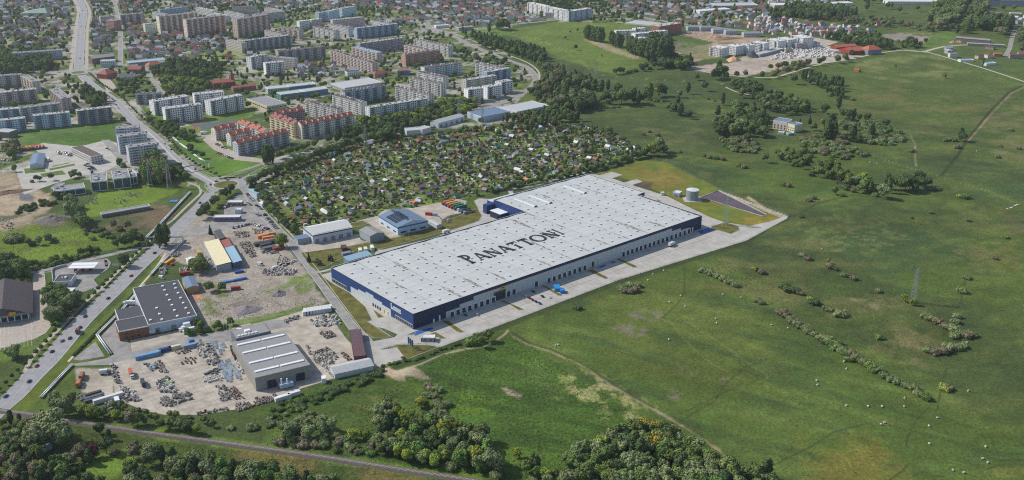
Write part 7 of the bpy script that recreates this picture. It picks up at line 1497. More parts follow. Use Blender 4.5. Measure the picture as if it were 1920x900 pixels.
# concrete slabs in meadow, cemetery-like stones on the school grass
for k, (x, y) in enumerate(T(3,1,[(1862,640),(1825,658),(1795,666)])): container((x, y), (6,-2), (7,5,1.5)[k], (200,196,190), '%s pale concrete slab by the meadow path' % ('long','middle','small')[k], 1.6, .5, 'concrete_slab', 'slab')
container(T(3,1,[(935,182)])[0], (8,-1), 11, (60,130,110), 'flat teal tarpaulin pile in the willow scrub', 6, .8, 'tarpaulin', 'tarpaulin')
container(T(0,1,[(1305,610)])[0], (8,0), 9, (70,120,180), 'flat blue tarpaulin on the grass by the reeds', 6, .6, 'tarpaulin', 'tarpaulin')
rr = random.Random(3); q = MB(); q.box(-.5,-.3,0,.5,.3,1.2,flat((150,156,160))); q.box(-.3,-.2,1.2,.3,.2,2.0,flat((110,116,124))); gmz = q.mesh('yard_statue')
for (poly, n) in ((G2(800,620),0),):
    for k in range(56):
        x, y = (G2(rr.uniform(850,980), rr.uniform(590,660)) if k < 22 else G2(rr.uniform(1140,1260), rr.uniform(590,680)) if k < 36 else G2(rr.uniform(1250,1420), rr.uniform(540,590)))
        X, Y = G(x, y); o = link('garden_stone', gmz, None, (X, Y, 0), rr.uniform(0, 3)); later(o, 'small grey stone figure on the mown grass', X, Y, 'stone', 'small stones on the grass by the garages')
# ------------------------------------------------------------------ HOUSES
WALLS = [((206,204,196),'white'), ((190,176,150),'cream'), ((150,156,166),'grey-blue'), ((150,120,100),'brown'), ((170,170,170),'grey')]
RFS = [('red',(134,84,76)), ('dark grey',(76,78,84)), ('brown',(104,84,76)), ('orange',(158,106,90)), ('slate blue',(90,102,118)), ('light grey',(158,162,166)), ('bright red',(146,68,60)), ('plum',(96,72,76))]
HT = {}
def htemplate(wi, ri, sh):
    k = (wi, ri, sh)
    if k in HT: return HT[k]
    Lx, Ly, e, zr = [(10,9,5.6,9.6), (13,9,5.2,8.8), (11,11,6,9), (8,7,3.4,6.4)][sh]; w = flat(WALLS[wi][0], .85, .05); r = flat(RFS[ri][1], .8, .12)
    a = MB(); a.box(-Lx/2,-Ly/2,0,Lx/2,Ly/2,e,w); b = MB()
    (b.gable if sh != 2 else b.hip)(-Lx/2,-Ly/2,Lx/2,Ly/2,e,zr,r,.5,*(([w] if sh != 2 else [])))
    b.box(1.2,.6,e+1.2,1.9,1.3,zr+.6,flat((140,96,80)))
    c = MB(); zs = (1.0, 3.6) if e > 5 else (1.0,)
    for s in (-1, 1): window_rows(c, -Lx/2, Lx/2, s*Ly/2, zs, 3.2, 1.3, 1.3, GL, s); window_cols(c, -Ly/2, Ly/2, s*Lx/2, zs, 3.6, 1.2, 1.3, GL, s)
    HT[k] = (a, b, c, a.mesh('wall'), b.mesh('roof'), c.mesh('windows')); return HT[k]
HOUSES = []; rh = random.Random(33)
def suburb(poly, sp, a0, redness, jit=.28, fill=.95, shapes=(0,0,1,2)):
    sp *= .9
    P = GG(poly) ; xs = [p[0] for p in P]; ys = [p[1] for p in P]; cx, cy = sum(xs)/len(xs), sum(ys)/len(ys); ca, sa = math.cos(a0), math.sin(a0); N = int(max(max(xs)-min(xs), max(ys)-min(ys))/sp)+2
    for i in range(-N, N):
        for j in range(-N, N):
            u, v = i*sp+rh.uniform(-jit, jit)*sp, j*sp*1.25+rh.uniform(-jit, jit)*sp; x, y = cx+u*ca-v*sa, cy+u*sa+v*ca
            if not (min(xs) < x < max(xs) and min(ys) < y < max(ys)) or rh.random() > fill or not inside(np.array([x]), np.array([y]), P)[0] or occ_at(x, y, 7): continue
            ri = rh.choice([0,3,6,0,3]) if rh.random() < redness*.5 else rh.choice([1,2,5,4,7,5,5]); occ_rect(x, y, ca, sa, 6, 6)
            HOUSES.append((x, y, a0+rh.choice((0, math.pi/2))+rh.uniform(-.08,.08), rh.choice((0,0,0,1,4,2)), ri, rh.choice(shapes)))
suburb([(-60,-14),(140,-14),(140,60),(90,45),(30,45),(-60,60)], 23, .2, .3, fill=.6); suburb([(-60,38),(135,45),(138,85),(60,95),(-60,90)], 23, .15, .25, fill=.6); suburb([(165,-14),(300,-14),(285,20),(225,28),(165,25)], 22, .1, .35); suburb([(165,35),(218,35),(218,100),(165,95)], 22, .1, .2)
suburb([(230,45),(300,60),(420,68),(440,90),(360,118),(235,118)], 21, .15, .45); suburb([(300,-14),(480,-14),(470,12),(420,14),(320,20)], 22, .2, .3); suburb([(480,-14),(980,-14),(985,35),(900,42),(800,34),(730,18),(640,14),(500,20)], 21, -.2, .5); suburb([(810,34),(900,36),(960,42),(900,50),(850,52),(720,45),(700,32)], 21, -.25, .55)
suburb([(980,30),(1030,33),(1010,42),(965,46)], 20, -.2, .5, fill=.9); suburb([(1110,-14),(1420,-14),(1440,20),(1400,30),(1330,35),(1240,30),(1160,18)], 21, -.25, .5); suburb([(1180,22),(1330,38),(1420,50),(1320,52),(1200,32)], 20, -.2, .45, fill=.9)
suburb([(1420,-14),(1600,-14),(1560,8),(1440,14)], 22, .1, .4); suburb([(1440,-14),(1760,-14),(1760,-5),(1440,1)], 24, .1, .3); suburb([(1830,-14),(1990,-14),(1990,4),(1850,1)], 26, .1, .3, fill=.7)
suburb([(1840,26),(1990,32),(1990,60),(1900,48)], 24, .1, .3, fill=.6)
suburb([(1395,45),(1470,38),(1560,48),(1640,58),(1630,70),(1560,72),(1480,68),(1400,62)], 20, .1, .45); suburb([(1375,32),(1440,25),(1480,35),(1430,45)], 15, .2, 0, fill=1)
suburb([(560,118),(690,128),(700,142),(560,145),(505,135)], 19, .1, .3, fill=.8); suburb([(245,125),(275,130),(300,160),(215,165),(200,145)], 20, .3, .3, fill=.5); suburb([(1870,95),(1990,95),(1990,115),(1890,118)], 22, .1, .2, fill=.6); suburb([(1750,92),(1900,92),(1880,120),(1800,112)], 24, .2, .3, fill=.35); suburb([(1870,60),(1990,60),(1990,92),(1900,92)], 22, .2, .4, fill=.5)
suburb([(215,112),(330,120),(420,118),(380,128),(250,130)], 20, .1, .5, fill=.4); suburb([(430,95),(475,98),(470,118),(420,112)], 19, .1, .5, fill=.5)
for (x, y, ri, sh) in ((54,73,3,0),(95,65,3,0),(378,88,0,0),(370,97,6,1),(338,68,6,0),(1645,47,6,0),(270,45,0,1)): X, Y = G(x, y); HOUSES.append((X, Y, .3, 0, ri, sh))
HOUSES.sort(key=lambda h_: h_[1]); rest = MB()
for k, (x, y, a, wi, ri, sh) in enumerate(HOUSES):
    A_, B_, C_, am, bm2, cm3 = htemplate(wi, ri, sh)
    if k < 295:
        t = link('house', None, None, (x, y, 0), a); link('wall', am, t); link('roof', bm2, t); o = link('windows', cm3, t); o['kind'] = 'stuff'
        later(t, '%s-roofed %s house' % (RFS[ri][0], WALLS[wi][1]), x, y, 'house', 'detached houses of the town')
    else:
        M = Matrix.Translation((x, y, 0)) @ Matrix.Rotation(a, 4, 'Z'); rest.add(A_, M); rest.add(B_, M)
o = link('houses', rest.mesh('houses')); tag(o, 'far suburb of many small houses with red and grey roofs', 'houses', 'detached houses of the town', 'stuff')
# allotment huts
HUTC = [(206,206,204),(130,130,130),(96,76,66),(150,84,70),(70,74,80),(180,190,196),(60,120,110),(196,130,100),(160,176,190),(120,96,80)]
HUTN = ['white','grey','brown','red','dark','pale','teal','orange','light blue','tan']; HM = {}
def hut(ci, sh):
    if (ci, sh) in HM: return HM[(ci, sh)]
    r = flat(HUTC[ci], .8, .12); w = flat([(190,186,176),(120,92,72),(150,150,146),(96,80,70)][(ci+sh) % 4], .85); a = MB(); b = MB(); Lx, Ly, e = [(6.5,5,2.6),(5,4,2.3),(8,5,2.6)][sh]
    a.box(-Lx/2,-Ly/2,0,Lx/2,Ly/2,e,w); a.box(-.5,-Ly/2-.05,.1,.4,-Ly/2,2,flat((90,80,70)))
    if sh == 1: b.face([(-Lx/2-.3,-Ly/2-.3,e),(Lx/2+.3,-Ly/2-.3,e),(Lx/2+.3,Ly/2+.3,e+.7),(-Lx/2-.3,Ly/2+.3,e+.7)], r); a.box(-Lx/2,Ly/2-.1,e,Lx/2,Ly/2,e+.65,w)
    else: b.gable(-Lx/2,-Ly/2,Lx/2,Ly/2,e,e+1.9,r,.4,w)
    HM[(ci, sh)] = (a.mesh('wall'), b.mesh('roof')); return HM[(ci, sh)]
AP = GG(ALLOT); rg = random.Random(44); huts = []; aa = WA; ca, sa = math.cos(aa), math.sin(aa); cx = sum(p[0] for p in AP)/len(AP); cy = sum(p[1] for p in AP)/len(AP)
ARR = inside
for i in range(-30, 31):
    for j in range(-34, 35):
        u, v = i*15.5+rg.uniform(-6,6), j*20.5+rg.uniform(-8,8); x, y = cx+u*ca-v*sa, cy+u*sa+v*ca
        if inside(np.array([x]), np.array([y]), AP)[0] and not occ_at(x, y, 3): huts.append((x, y))
rg.shuffle(huts); huts = huts[:300]
wts = [0,0,1,1,1,2,2,2,3,4,4,5,5,6,7,8,8,9,1,2,4]
for x, y in huts:
    ci = rg.choice(wts); sh = rg.choice((0,0,1,2)); am, bm2 = hut(ci, sh); t = link('garden_hut', None, None, (x, y, 0), aa+rg.choice((0, math.pi/2, math.pi))+rg.uniform(-.15,.15)); link('wall', am, t); link('roof', bm2, t); s_ = rg.uniform(.72, 1.1); t.scale = (s_, s_, s_)
    later(t, '%s-roofed allotment hut' % HUTN[ci], x, y, 'garden hut', 'garden huts of the allotments'); occ_rect(x, y, 1, 0, 4, 4)
# small garden clutter (greenhouses, sheets, beds): one mass
q = MB()
for k in range(2200):
    x = rg.uniform(min(p[0] for p in AP), max(p[0] for p in AP)); y = rg.uniform(min(p[1] for p in AP), max(p[1] for p in AP))
    if not inside(np.array([x]), np.array([y]), AP)[0] or occ_at(x, y, 2): continue
    w, l = rg.uniform(.6, 2), rg.uniform(1, 5); q.box(-l/2,-w/2,0,l/2,w/2,rg.uniform(.3,1.8),flat(rg.choice([(206,206,206),(180,180,176),(130,110,90),(90,90,90),(150,170,180),(206,206,206)])), M=Matrix.Translation((x,y,0)) @ Matrix.Rotation(rg.choice((aa, aa+1.57)), 4, 'Z'))
o = link('garden_clutter', q.mesh('garden_clutter')); tag(o, 'cold frames, water butts and sheds scattered through the allotment gardens', 'garden clutter', None, 'stuff')
# ------------------------------------------------------------------ TREES AND SHRUBS
def leafmat(name, rgb, hv=.02, ov=.22): return mat(name, rgb, .8, .28, .35, spec=.2, objvar=ov, huevar=hv)
LEAF = {'dark': leafmat('leaf_dark', (80,100,58)), 'mid': leafmat('leaf_mid', (100,122,60)), 'lime': leafmat('leaf_lime', (132,146,58)), 'grey': leafmat('leaf_grey_green', (122,134,88), .015), 'olive': leafmat('leaf_olive', (108,122,66)),
        'bare': leafmat('twig_brown', (122,116,90), .01), 'ochre': leafmat('leaf_ochre', (176,154,54), .01), 'spruce': leafmat('needle_dark', (60,82,64)), 'red': leafmat('leaf_copper', (86,56,52), .01)}
BARK = mat('bark', (92,80,66), .95, .2, 1); TR = random.Random(77)
def crown(kind, leaf, seed, n=420):
    r = random.Random(seed); nr_ = np.random.default_rng(seed); V = []; F = []
    lobes = []                                            # (centre, radii) for a tree 10 m tall
    if kind == 'round':
        lobes.append(((0,0,6.2), (2.9,2.9,3.0)))
        for k in range(9):
            a = k*2.4+r.uniform(-.4,.4); d = r.uniform(1.3, 2.8); z = r.uniform(3.4, 8.2); q = r.uniform(1.2, 2.0)*(1.05-.05*abs(z-5.5)); lobes.append(((d*math.cos(a), d*math.sin(a), z), (q, q, q*.9)))
    elif kind == 'poplar':
        for k in range(9): z = 1.6+k*.95; q = 1.15*math.sin(math.pi*min(1,(k+1.3)/10.5))+.25; lobes.append(((r.uniform(-.3,.3), r.uniform(-.3,.3), z), (q*1.05, q*1.05, 1.1)))
    elif kind == 'spruce':
        for k in range(8): z = 1.2+k*1.1; q = 2.0*(1-k/8.3); lobes.append(((0,0,z), (q, q, .8)))
    elif kind == 'shrub':                                # broad willow dome, 10 wide and about 4 tall
        lobes.append(((0,0,1.9), (4.0,3.7,2.9)))
        for k in range(10):
            a = k*2.4; d = r.uniform(1.4, 3.9); q = r.uniform(1.2, 2.0); lobes.append(((d*math.cos(a), d*math.sin(a)*.9, r.uniform(.8, 3.2)), (q, q, q*1.05)))
    elif kind == 'tall':
        for k in range(11): z = 2.2+k*.72; a = k*2.4; w = math.sin(math.pi*min(1, (k+1.5)/12.5)); d = r.uniform(.1, 1.1)*w; q = (1.0+.7*w)*r.uniform(.8,1.1); lobes.append(((d*math.cos(a), d*math.sin(a), z), (q, q, q*1.0)))
    tot = sum(l[1][0]*l[1][1] for l in lobes)
    for (c, rad) in lobes:                                # inner dark core so the crown is not hollow
        k0 = len(V); S_, T_ = 7, 5
        for i in range(T_+1):
            ph = math.pi*i/T_
            for j in range(S_): th = 2*math.pi*j/S_+seed; f = r.uniform(.62, .86); V.append((c[0]+rad[0]*f*math.sin(ph)*math.cos(th), c[1]+rad[1]*f*math.sin(ph)*math.sin(th), max(.15, c[2]+rad[2]*f*math.cos(ph))))
        for i in range(T_):
            for j in range(S_): F.append((k0+i*S_+j, k0+(i+1)*S_+j, k0+(i+1)*S_+(j+1) % S_, k0+i*S_+(j+1) % S_))
    for (c, rad) in lobes:
        m = max(10, int(n*rad[0]*rad[1]/tot))
        for _ in range(m):
            v = nr_.normal(size=3); v /= np.linalg.norm(v); f = r.uniform(.84, 1.10); p = np.array(c)+v*np.array(rad)*f
            if p[2] < .15: continue
            if any(((p-np.array(c2))**2/np.array(r2)**2).sum() < .55 for c2, r2 in lobes if c2 != c): continue
            nrm = v+nr_.normal(size=3)*.45; nrm /= np.linalg.norm(nrm); t1 = np.cross(nrm, [0.3,0.2,1]); t1 /= np.linalg.norm(t1)+1e-6; t2 = np.cross(nrm, t1); s = r.uniform(.22, .48)*(1.0 if kind != 'shrub' else .8)*(.75 if kind == 'poplar' else 1)
            k0 = len(V); q = [p-t1*s-t2*s*.6, p+t1*s*.7-t2*s, p+t1*s+t2*s*.7, p-t1*s*.6+t2*s]
            V.extend(tuple(x) for x in q); V.append(tuple(p+nrm*s*.45)); F.extend([(k0,k0+1,k0+4),(k0+1,k0+2,k0+4),(k0+2,k0+3,k0+4),(k0+3,k0,k0+4)])
    me = bpy.data.meshes.new('crown'); me.from_pydata(V, [], F); me.materials.append(LEAF[leaf]); me.update(); return me
def trunk(kind):
    q = MB()
    if kind == 'shrub':
        for a in (0, 2.1, 4.2): q.tube((0,0,-.1), (1.4*math.cos(a),1.4*math.sin(a),1.6), .16, BARK, 5, .07)
    else:
        top = 8.5 if kind in ('poplar','spruce') else 6; q.tube((0,0,-.1), (0,0,top), .26, BARK, 7, .1)
        if kind not in ('spruce',):
            for k in range(5): a = k*2.4; z = 2.4+k*.7; q.tube((0,0,z), (1.6*math.cos(a)*(.5 if kind == 'poplar' else 1),1.6*math.sin(a)*(.5 if kind == 'poplar' else 1),z+1.6), .1, BARK, 5, .04)
    return q.mesh('trunk')
TK = {k: trunk(k) for k in ('round','poplar','spruce','shrub','tall')}
SP = {}   # species -> (shape, [crown meshes], object name, label look, category)
for sp_, shp, leaf, nm, look, nv, nn in (('oak','round','dark','broadleaf_tree','dark green round-crowned tree',3,800),('ash','round','mid','broadleaf_tree','mid green round-crowned tree',3,800),('lime','round','lime','broadleaf_tree','bright yellow-green tree',2,800),('maple','tall','mid','broadleaf_tree','tall mid green tree',2,800),('elm','tall','dark','broadleaf_tree','tall dark green tree',2,800),
    ('gwillow','round','grey','willow_tree','grey-green willow tree',2,950),('brown','round','bare','broadleaf_tree','brownish thin-leaved tree',2,420),('ochre','round','ochre','broadleaf_tree','golden yellow-topped tree',1,460),('copper','round','red','broadleaf_tree','dark copper-leaved tree',1,420),('olive','round','olive','broadleaf_tree','olive green tree',2,800),
    ('poplar','poplar','dark','poplar_tree','slim dark poplar',2,420),('spruce','spruce','spruce','spruce_tree','dark pointed spruce',1,420),
    ('wshrub','shrub','grey','willow_shrub','grey-green willow shrub',4,850),('gshrub','shrub','mid','willow_shrub','green leafy shrub',2,800),('bshrub','shrub','bare','willow_shrub','brownish twiggy shrub',2,800),('yshrub','shrub','lime','willow_shrub','yellow-green shrub',1,420),('dshrub','shrub','dark','willow_shrub','dark green shrub',2,800)):
    SP[sp_] = (shp, [crown(shp, leaf, hash_ + 10*len(SP), nn) for hash_ in range(nv)], nm, look, 'shrub' if shp == 'shrub' else 'tree')
TREES = []     # (x, y, height, species, width factor)
def tree(px, py, h, sp_, w=1.0, raw=False):
    X, Y = (px, py) if raw else G(px, py); h *= (1.18 if SP[sp_][0] != 'shrub' else 1.08)*(.86 if Y < 640 else 1)*(1.25 if X > 60 and Y > 880 and SP[sp_][0] != 'shrub' else 1.0); TREES.append((X, Y, h, sp_, w*TR.uniform(.85, 1.12)))
def pick(ks): return TR.choice(ks.split())
def grove(poly, sp, ks, h, avoid=2, raw=False, w=1.0, fill=1.0):
    P = poly if raw else GG(poly); xs = [p[0] for p in P]; ys = [p[1] for p in P]; nx = int((max(xs)-min(xs))/sp)+1; ny = int((max(ys)-min(ys))/sp)+1
    for i in range(nx+1):
        for j in range(ny+1):
            x = min(xs)+(i+TR.uniform(-.45,.45))*sp; y = min(ys)+(j+TR.uniform(-.45,.45))*sp
            if TR.random() > fill or not inside(np.array([x]), np.array([y]), P)[0] or (avoid and occ_at(x, y, avoid)): continue
            tree(x, y, TR.uniform(*h), pick(ks), w, True)
def line(pts, step, ks, h, jit=.3, w=1.0, avoid=0, raw=False):
    for x, y, a in walk(pts if raw else GG(pts), step, step*.4):
        x += TR.uniform(-jit, jit)*step; y += TR.uniform(-jit, jit)*step
        if avoid and occ_at(x, y, avoid): continue
        tree(x, y, TR.uniform(*h), pick(ks), w, True)
Tn = T
for pl in ([(25,247),(60,238),(215,222),(232,245),(205,262),(150,278),(60,280),(30,262)], [(265,195),(300,230),(350,290),(400,330),(440,325),(520,290),(600,270),(560,268),(480,285),(440,292),(400,280),(385,255),(330,232),(290,205)], [(330,238),(350,222),(450,205),(480,225),(440,245),(380,252)]): occ_poly(GG(pl))
# clipped small verge trees along the main road
line([(137,668),(150,656),(165,641),(190,615),(215,590),(240,563),(262,541)], 2.6, 'dshrub', (3, 3.4), .03)
line(offset(RS, 12.5)[:44], 9, 'oak ash', (4, 5), .05, .9, raw=True); line(offset(RN, -13), 11, 'oak ash', (3.4, 4.6), .08, .9, raw=True)
# meadow shrubs (right)
line([(1315,507),(1335,515),(1355,524),(1388,544)], 8, 'wshrub', (8, 10), .12); tree(1420,566,9,'wshrub'); tree(1427,570,7,'wshrub')
line([(1458,588),(1480,602),(1510,620),(1540,634),(1560,645),(1580,658),(1600,670),(1625,688),(1650,700),(1680,717),(1715,735),(1742,750)], 6.0, 'wshrub wshrub wshrub bshrub gshrub', (9, 12), .3); line([(1530,636),(1575,662),(1612,684),(1700,722)], 9, 'wshrub gshrub dshrub', (7, 9), .4)
for x, y, h, s in ((1470,540,12,'gshrub'),(1478,546,12,'dshrub'),(1492,548,11,'dshrub'),(1500,552,8,'bshrub'),(1520,562,8,'yshrub'),(1527,570,11,'dshrub'),(1548,580,8,'wshrub'),(1556,583,8,'wshrub'),(1574,592,11,'wshrub'),(1504,480,9,'bshrub'),(1515,487,8,'bshrub'),(1553,494,5,'lime'),(1555,502,10,'bshrub'),(1568,507,6,'dshrub'),(1585,518,9,'wshrub'),(1600,524,9,'bshrub'),(1647,548,8,'bshrub'),(1695,566,6,'lime'),(1715,573,6,'lime'),(1708,572,5,'lime'),
    (1735,595,10,'wshrub'),(1745,600,10,'wshrub'),(1758,606,10,'bshrub'),(1772,614,10,'bshrub'),(1788,620,11,'wshrub'),(1800,628,10,'wshrub'),(1812,632,9,'bshrub'),(1822,630,9,'wshrub'),(1790,606,9,'wshrub'),(1795,596,8,'wshrub'),(1788,633,10,'wshrub'),(1740,660,10,'wshrub'),(1752,664,11,'bshrub'),(1768,662,11,'bshrub'),(1780,655,11,'wshrub'),(1795,655,10,'wshrub'),(1805,652,9,'wshrub'),(1802,548,11,'wshrub'),(1812,522,8,'wshrub'),(1648,635,9,'gshrub'),(1770,730,11,'yshrub'),(1776,731,10,'bshrub'),(1866,486,6,'bshrub'),(1885,446,8,'gshrub'),(1810,372,11,'gshrub'),(1800,370,8,'yshrub'),(1745,356,9,'bshrub'),(1758,357,7,'bshrub'),
    (1165,543,10,'wshrub'),(1172,548,9,'bshrub'),(1180,536,10,'wshrub'),(1190,547,10,'bshrub'),(1196,538,10,'wshrub'),(1183,550,8,'bshrub'),(1083,580,7,'dshrub'),(1077,577,6,'gshrub'),(885,645,13,'gshrub'),(902,652,9,'olive'),(915,640,9,'olive'),(893,642,7,'olive'),(1418,510,5,'spruce'),(1414,505,8,'yshrub'),(1428,513,9,'bshrub'),(1502,408,6,'dshrub'),(1516,377,8,'wshrub'),(1525,373,9,'wshrub'),(1468,348,8,'gshrub'),(1478,350,9,'bshrub'),(1565,365,7,'olive'),(1580,368,7,'gshrub'),(1745,400,5,'bshrub'),(1710,410,4,'dshrub'),(1815,415,6,'bshrub')): tree(x, y, h, s)
# big group with long shadows mid right, strip of willows and trees
for x, y, h, s in ((1655,372,12,'gwillow'),(1662,355,13,'elm'),(1666,362,12,'elm'),(1690,360,12,'oak'),(1697,355,13,'oak'),(1705,358,13,'oak'),(1682,356,11,'oak'),(1722,350,13,'oak'),(1728,356,11,'oak'),(1737,352,9,'oak'),(1715,362,8,'oak'),(1625,355,11,'ash'),(1632,362,9,'elm'),(1615,345,10,'lime'),(1605,350,9,'gwillow'),(1590,350,8,'ash'),(1575,340,10,'olive'),(1565,335,9,'olive'),(1570,325,8,'ash'),(1580,352,8,'bshrub'),(1600,360,8,'bshrub'),(1640,368,8,'wshrub')): tree(x, y, h, s)
grove([(1455,285),(1500,290),(1560,315),(1610,340),(1640,360),(1600,366),(1555,345),(1510,325),(1465,305)], 9, 'gshrub ash bshrub dshrub olive', (7, 10), 0, fill=.8)
grove([(1345,262),(1400,260),(1430,275),(1420,290),(1370,285)], 8, 'wshrub bshrub gshrub', (8, 12), 0, fill=.85); grove([(1330,235),(1360,225),(1400,240),(1400,258),(1350,255)], 12, 'ash oak elm gwillow', (9, 13), 2)
grove([(1490,262),(1560,248),(1600,262),(1570,285),(1520,290)], 9, 'wshrub wshrub bshrub gshrub', (9, 12), 2, fill=.85); grove([(1540,285),(1590,278),(1630,290),(1600,302),(1550,300)], 9, 'wshrub bshrub gshrub', (9, 11), 0, fill=.85)
grove([(1590,235),(1640,230),(1690,250),(1700,262),(1665,275),(1610,268),(1580,255)], 9, 'wshrub wshrub gshrub dshrub', (10, 13), 0, fill=.85)
for x, y, h, s in ((1550,262,17,'elm'),(1556,255,20,'elm'),(1562,262,16,'elm'),(1596,266,15,'elm'),(1600,262,14,'elm'),(1633,258,13,'elm'),(1575,240,8,'gwillow'),(1583,248,9,'gwillow'),(1660,240,9,'oak'),(1664,242,8,'gshrub'),(1518,232,9,'spruce'),(1525,245,8,'ash'),(1543,238,9,'lime'),(1500,232,6,'spruce'),(1545,213,11,'oak'),(1540,210,8,'gshrub'),(1572,205,14,'elm'),(1580,222,10,'oak'),(1590,225,11,'oak'),(1600,225,11,'elm'),(1560,222,8,'gshrub'),(1610,228,8,'oak'),(1625,230,10,'oak'),(1400,268,10,'oak'),(1403,264,8,'dshrub'),(1435,305,9,'olive'),(1320,293,8,'wshrub'),(1330,297,9,'bshrub'),(1342,298,9,'gshrub'),(1355,300,8,'bshrub'),(1385,312,8,'gshrub'),(1395,315,8,'bshrub'),
    (1205,253,7,'wshrub'),(1218,248,6,'wshrub'),(1233,255,9,'wshrub'),(1236,285,14,'gwillow'),(1222,292,13,'lime'),(1212,292,10,'ash'),(1244,291,10,'oak'),(1229,293,12,'ash'),(1275,286,5,'gshrub'),(1800,264,12,'elm'),(1806,266,9,'oak'),(1790,265,9,'gshrub'),(1780,263,9,'wshrub'),(1795,278,9,'bshrub'),(1772,265,8,'wshrub'),(1895,245,8,'wshrub'),(1870,296,8,'wshrub'),(1876,275,6,'wshrub'),(1910,280,8,'bshrub'),(1708,285,8,'bshrub'),(1712,283,5,'dshrub'),(1770,147,7,'brown'),(1679,124,5,'dshrub')): tree(x, y, h, s)
# villa park and lane trees
grove([(1395,170),(1450,180),(1500,195),(1520,212),(1470,218),(1440,210),(1405,190),(1380,180)], 10.5, 'oak ash elm gwillow olive', (8, 11), 3, fill=.75); grove([(1340,240),(1380,232),(1420,238),(1445,250),(1440,262),(1400,258),(1350,258)], 12, 'ash oak elm', (9,12), 3)
grove([(1380,205),(1430,215),(1440,240),(1400,245),(1375,225)], 12.5, 'elm ash oak', (9, 13), 3)
line([(1535,105),(1570,112),(1600,120)], 6, 'poplar elm', (6, 8), .3) if False else None
for i, (x, y) in enumerate([(1487,158),(1510,152),(1518,158),(1526,160),(1532,163),(1540,166),(1548,168),(1556,172),(1564,172),(1572,170),(1578,166),(1545,160),(1530,152),(1536,156),(1560,163),(1570,160),(1520,150),(1551,175),(1558,178),(1570,184),(1578,185),(1566,180),(1505,150)]): tree(x, y, 12 if i else 12, 'elm' if i % 3 else 'oak')
for x, y, s in ((1560,178,'wshrub'),(1555,180,'wshrub'),(1598,188,'bshrub')): tree(x, y, 8, s)
line([(1300,150),(1350,150),(1400,145),(1440,148),(1480,138),(1520,125),(1570,117),(1600,108)], 22, 'ash olive oak brown', (9, 12), .3); line([(1440,132),(1500,125),(1560,112),(1580,105)], 12, 'ash brown oak', (8, 11), .3, avoid=2); tree(1347,147,20,'elm'); tree(1352,149,18,'oak'); tree(1340,150,14,'oak')
grove([(1360,165),(1400,160),(1440,175),(1420,182),(1375,172)], 11, 'ash oak', (8, 11), 2)
# single trees across the middle meadow
for x, y, h, s in ((1218,188,18,'maple'),(1211,186,13,'elm'),(1238,180,15,'oak'),(1243,181,13,'oak'),(1232,183,11,'lime'),(1274,183,9,'gwillow'),(1290,176,12,'elm'),(1321,171,11,'oak'),(1355,197,13,'elm'),(1328,187,5,'dshrub'),(1340,190,5,'gshrub'),(1270,210,16,'elm'),(1265,215,13,'oak'),(1275,218,14,'elm'),(1255,208,9,'ash'),(1345,222,13,'elm'),(1290,223,9,'oak'),(1080,94,8,'oak'),(1060,74,5,'oak'),(1083,60,6,'ash'),(1128,106,3,'oak'),(1069,62,4,'ash'),(1240,191,5,'yshrub'),(1228,190,9,'yshrub'),(1095,173,5,'gshrub'),(1145,40,6,'gshrub')): tree(x, y, h, s)
for x, y, h, s in ((1128,172,13,'elm'),(1140,170,12,'elm'),(1135,195,13,'oak'),(1158,178,13,'oak'),(1165,195,17,'ash'),(1172,198,16,'oak'),(1180,195,17,'ash'),(1188,193,16,'elm'),(1196,197,15,'elm'),(1202,195,12,'oak'),(1150,195,13,'gwillow'),(1140,200,9,'ash'),(1160,202,7,'wshrub'),(1148,203,7,'wshrub'),(1128,192,9,'ash'),(1110,175,7,'gshrub')): tree(x, y, h, s)
# poplar belt and grove
line([(1097,73),(1105,76),(1115,78),(1124,80),(1135,80)], 5.5, 'poplar elm elm', (17, 21), .3); line([(1147,85),(1158,90),(1168,90)], 6, 'elm elm poplar', (16, 20), .4); line([(1180,98),(1190,103),(1200,106),(1208,108)], 5, 'elm elm', (19, 22), .4)
grove([(1215,100),(1232,98),(1258,108),(1255,122),(1235,124),(1215,118)], 8, 'poplar elm elm', (23, 28), 0); grove([(1240,112),(1290,120),(1300,130),(1260,132),(1235,125)], 9, 'oak ash', (10, 13), 0)
line([(1150,140),(1170,138),(1190,135),(1210,131),(1250,128)], 8, 'dshrub oak', (8, 10), .3); tree(1293,127,18,'poplar')
# wooded belt east of ring road
grove([(860,63),(900,72),(960,88),(1010,105),(1022,115),(1010,128),(960,108),(900,88),(866,74)], 10, 'elm oak ash maple', (10, 15), 3); grove([(905,75),(960,90),(1020,105),(1020,112),(960,100),(905,82)], 9, 'elm poplar', (13, 17), 2)
grove([(1010,125),(1060,135),(1065,145),(1110,155),(1120,165),(1110,175),(1080,165),(1050,170),(1020,160),(1010,145)], 10, 'ash oak brown elm', (8, 12), 3); grove([(1015,155),(1060,172),(1110,195),(1115,205),(1080,215),(1040,205),(1000,190),(990,175)], 11, 'ash oak elm brown', (9, 14), 3)
grove([(1055,180),(1110,190),(1118,205),(1080,212),(1050,200)], 10, 'elm gwillow oak', (12, 15), 3)
tree(943,55,22,'oak'); tree(936,57,20,'oak'); tree(950,57,19,'oak'); tree(917,61,16,'elm'); line([(760,76),(800,78),(850,98),(880,105),(900,115),(940,135)], 12, 'oak ash', (7, 10), .4)
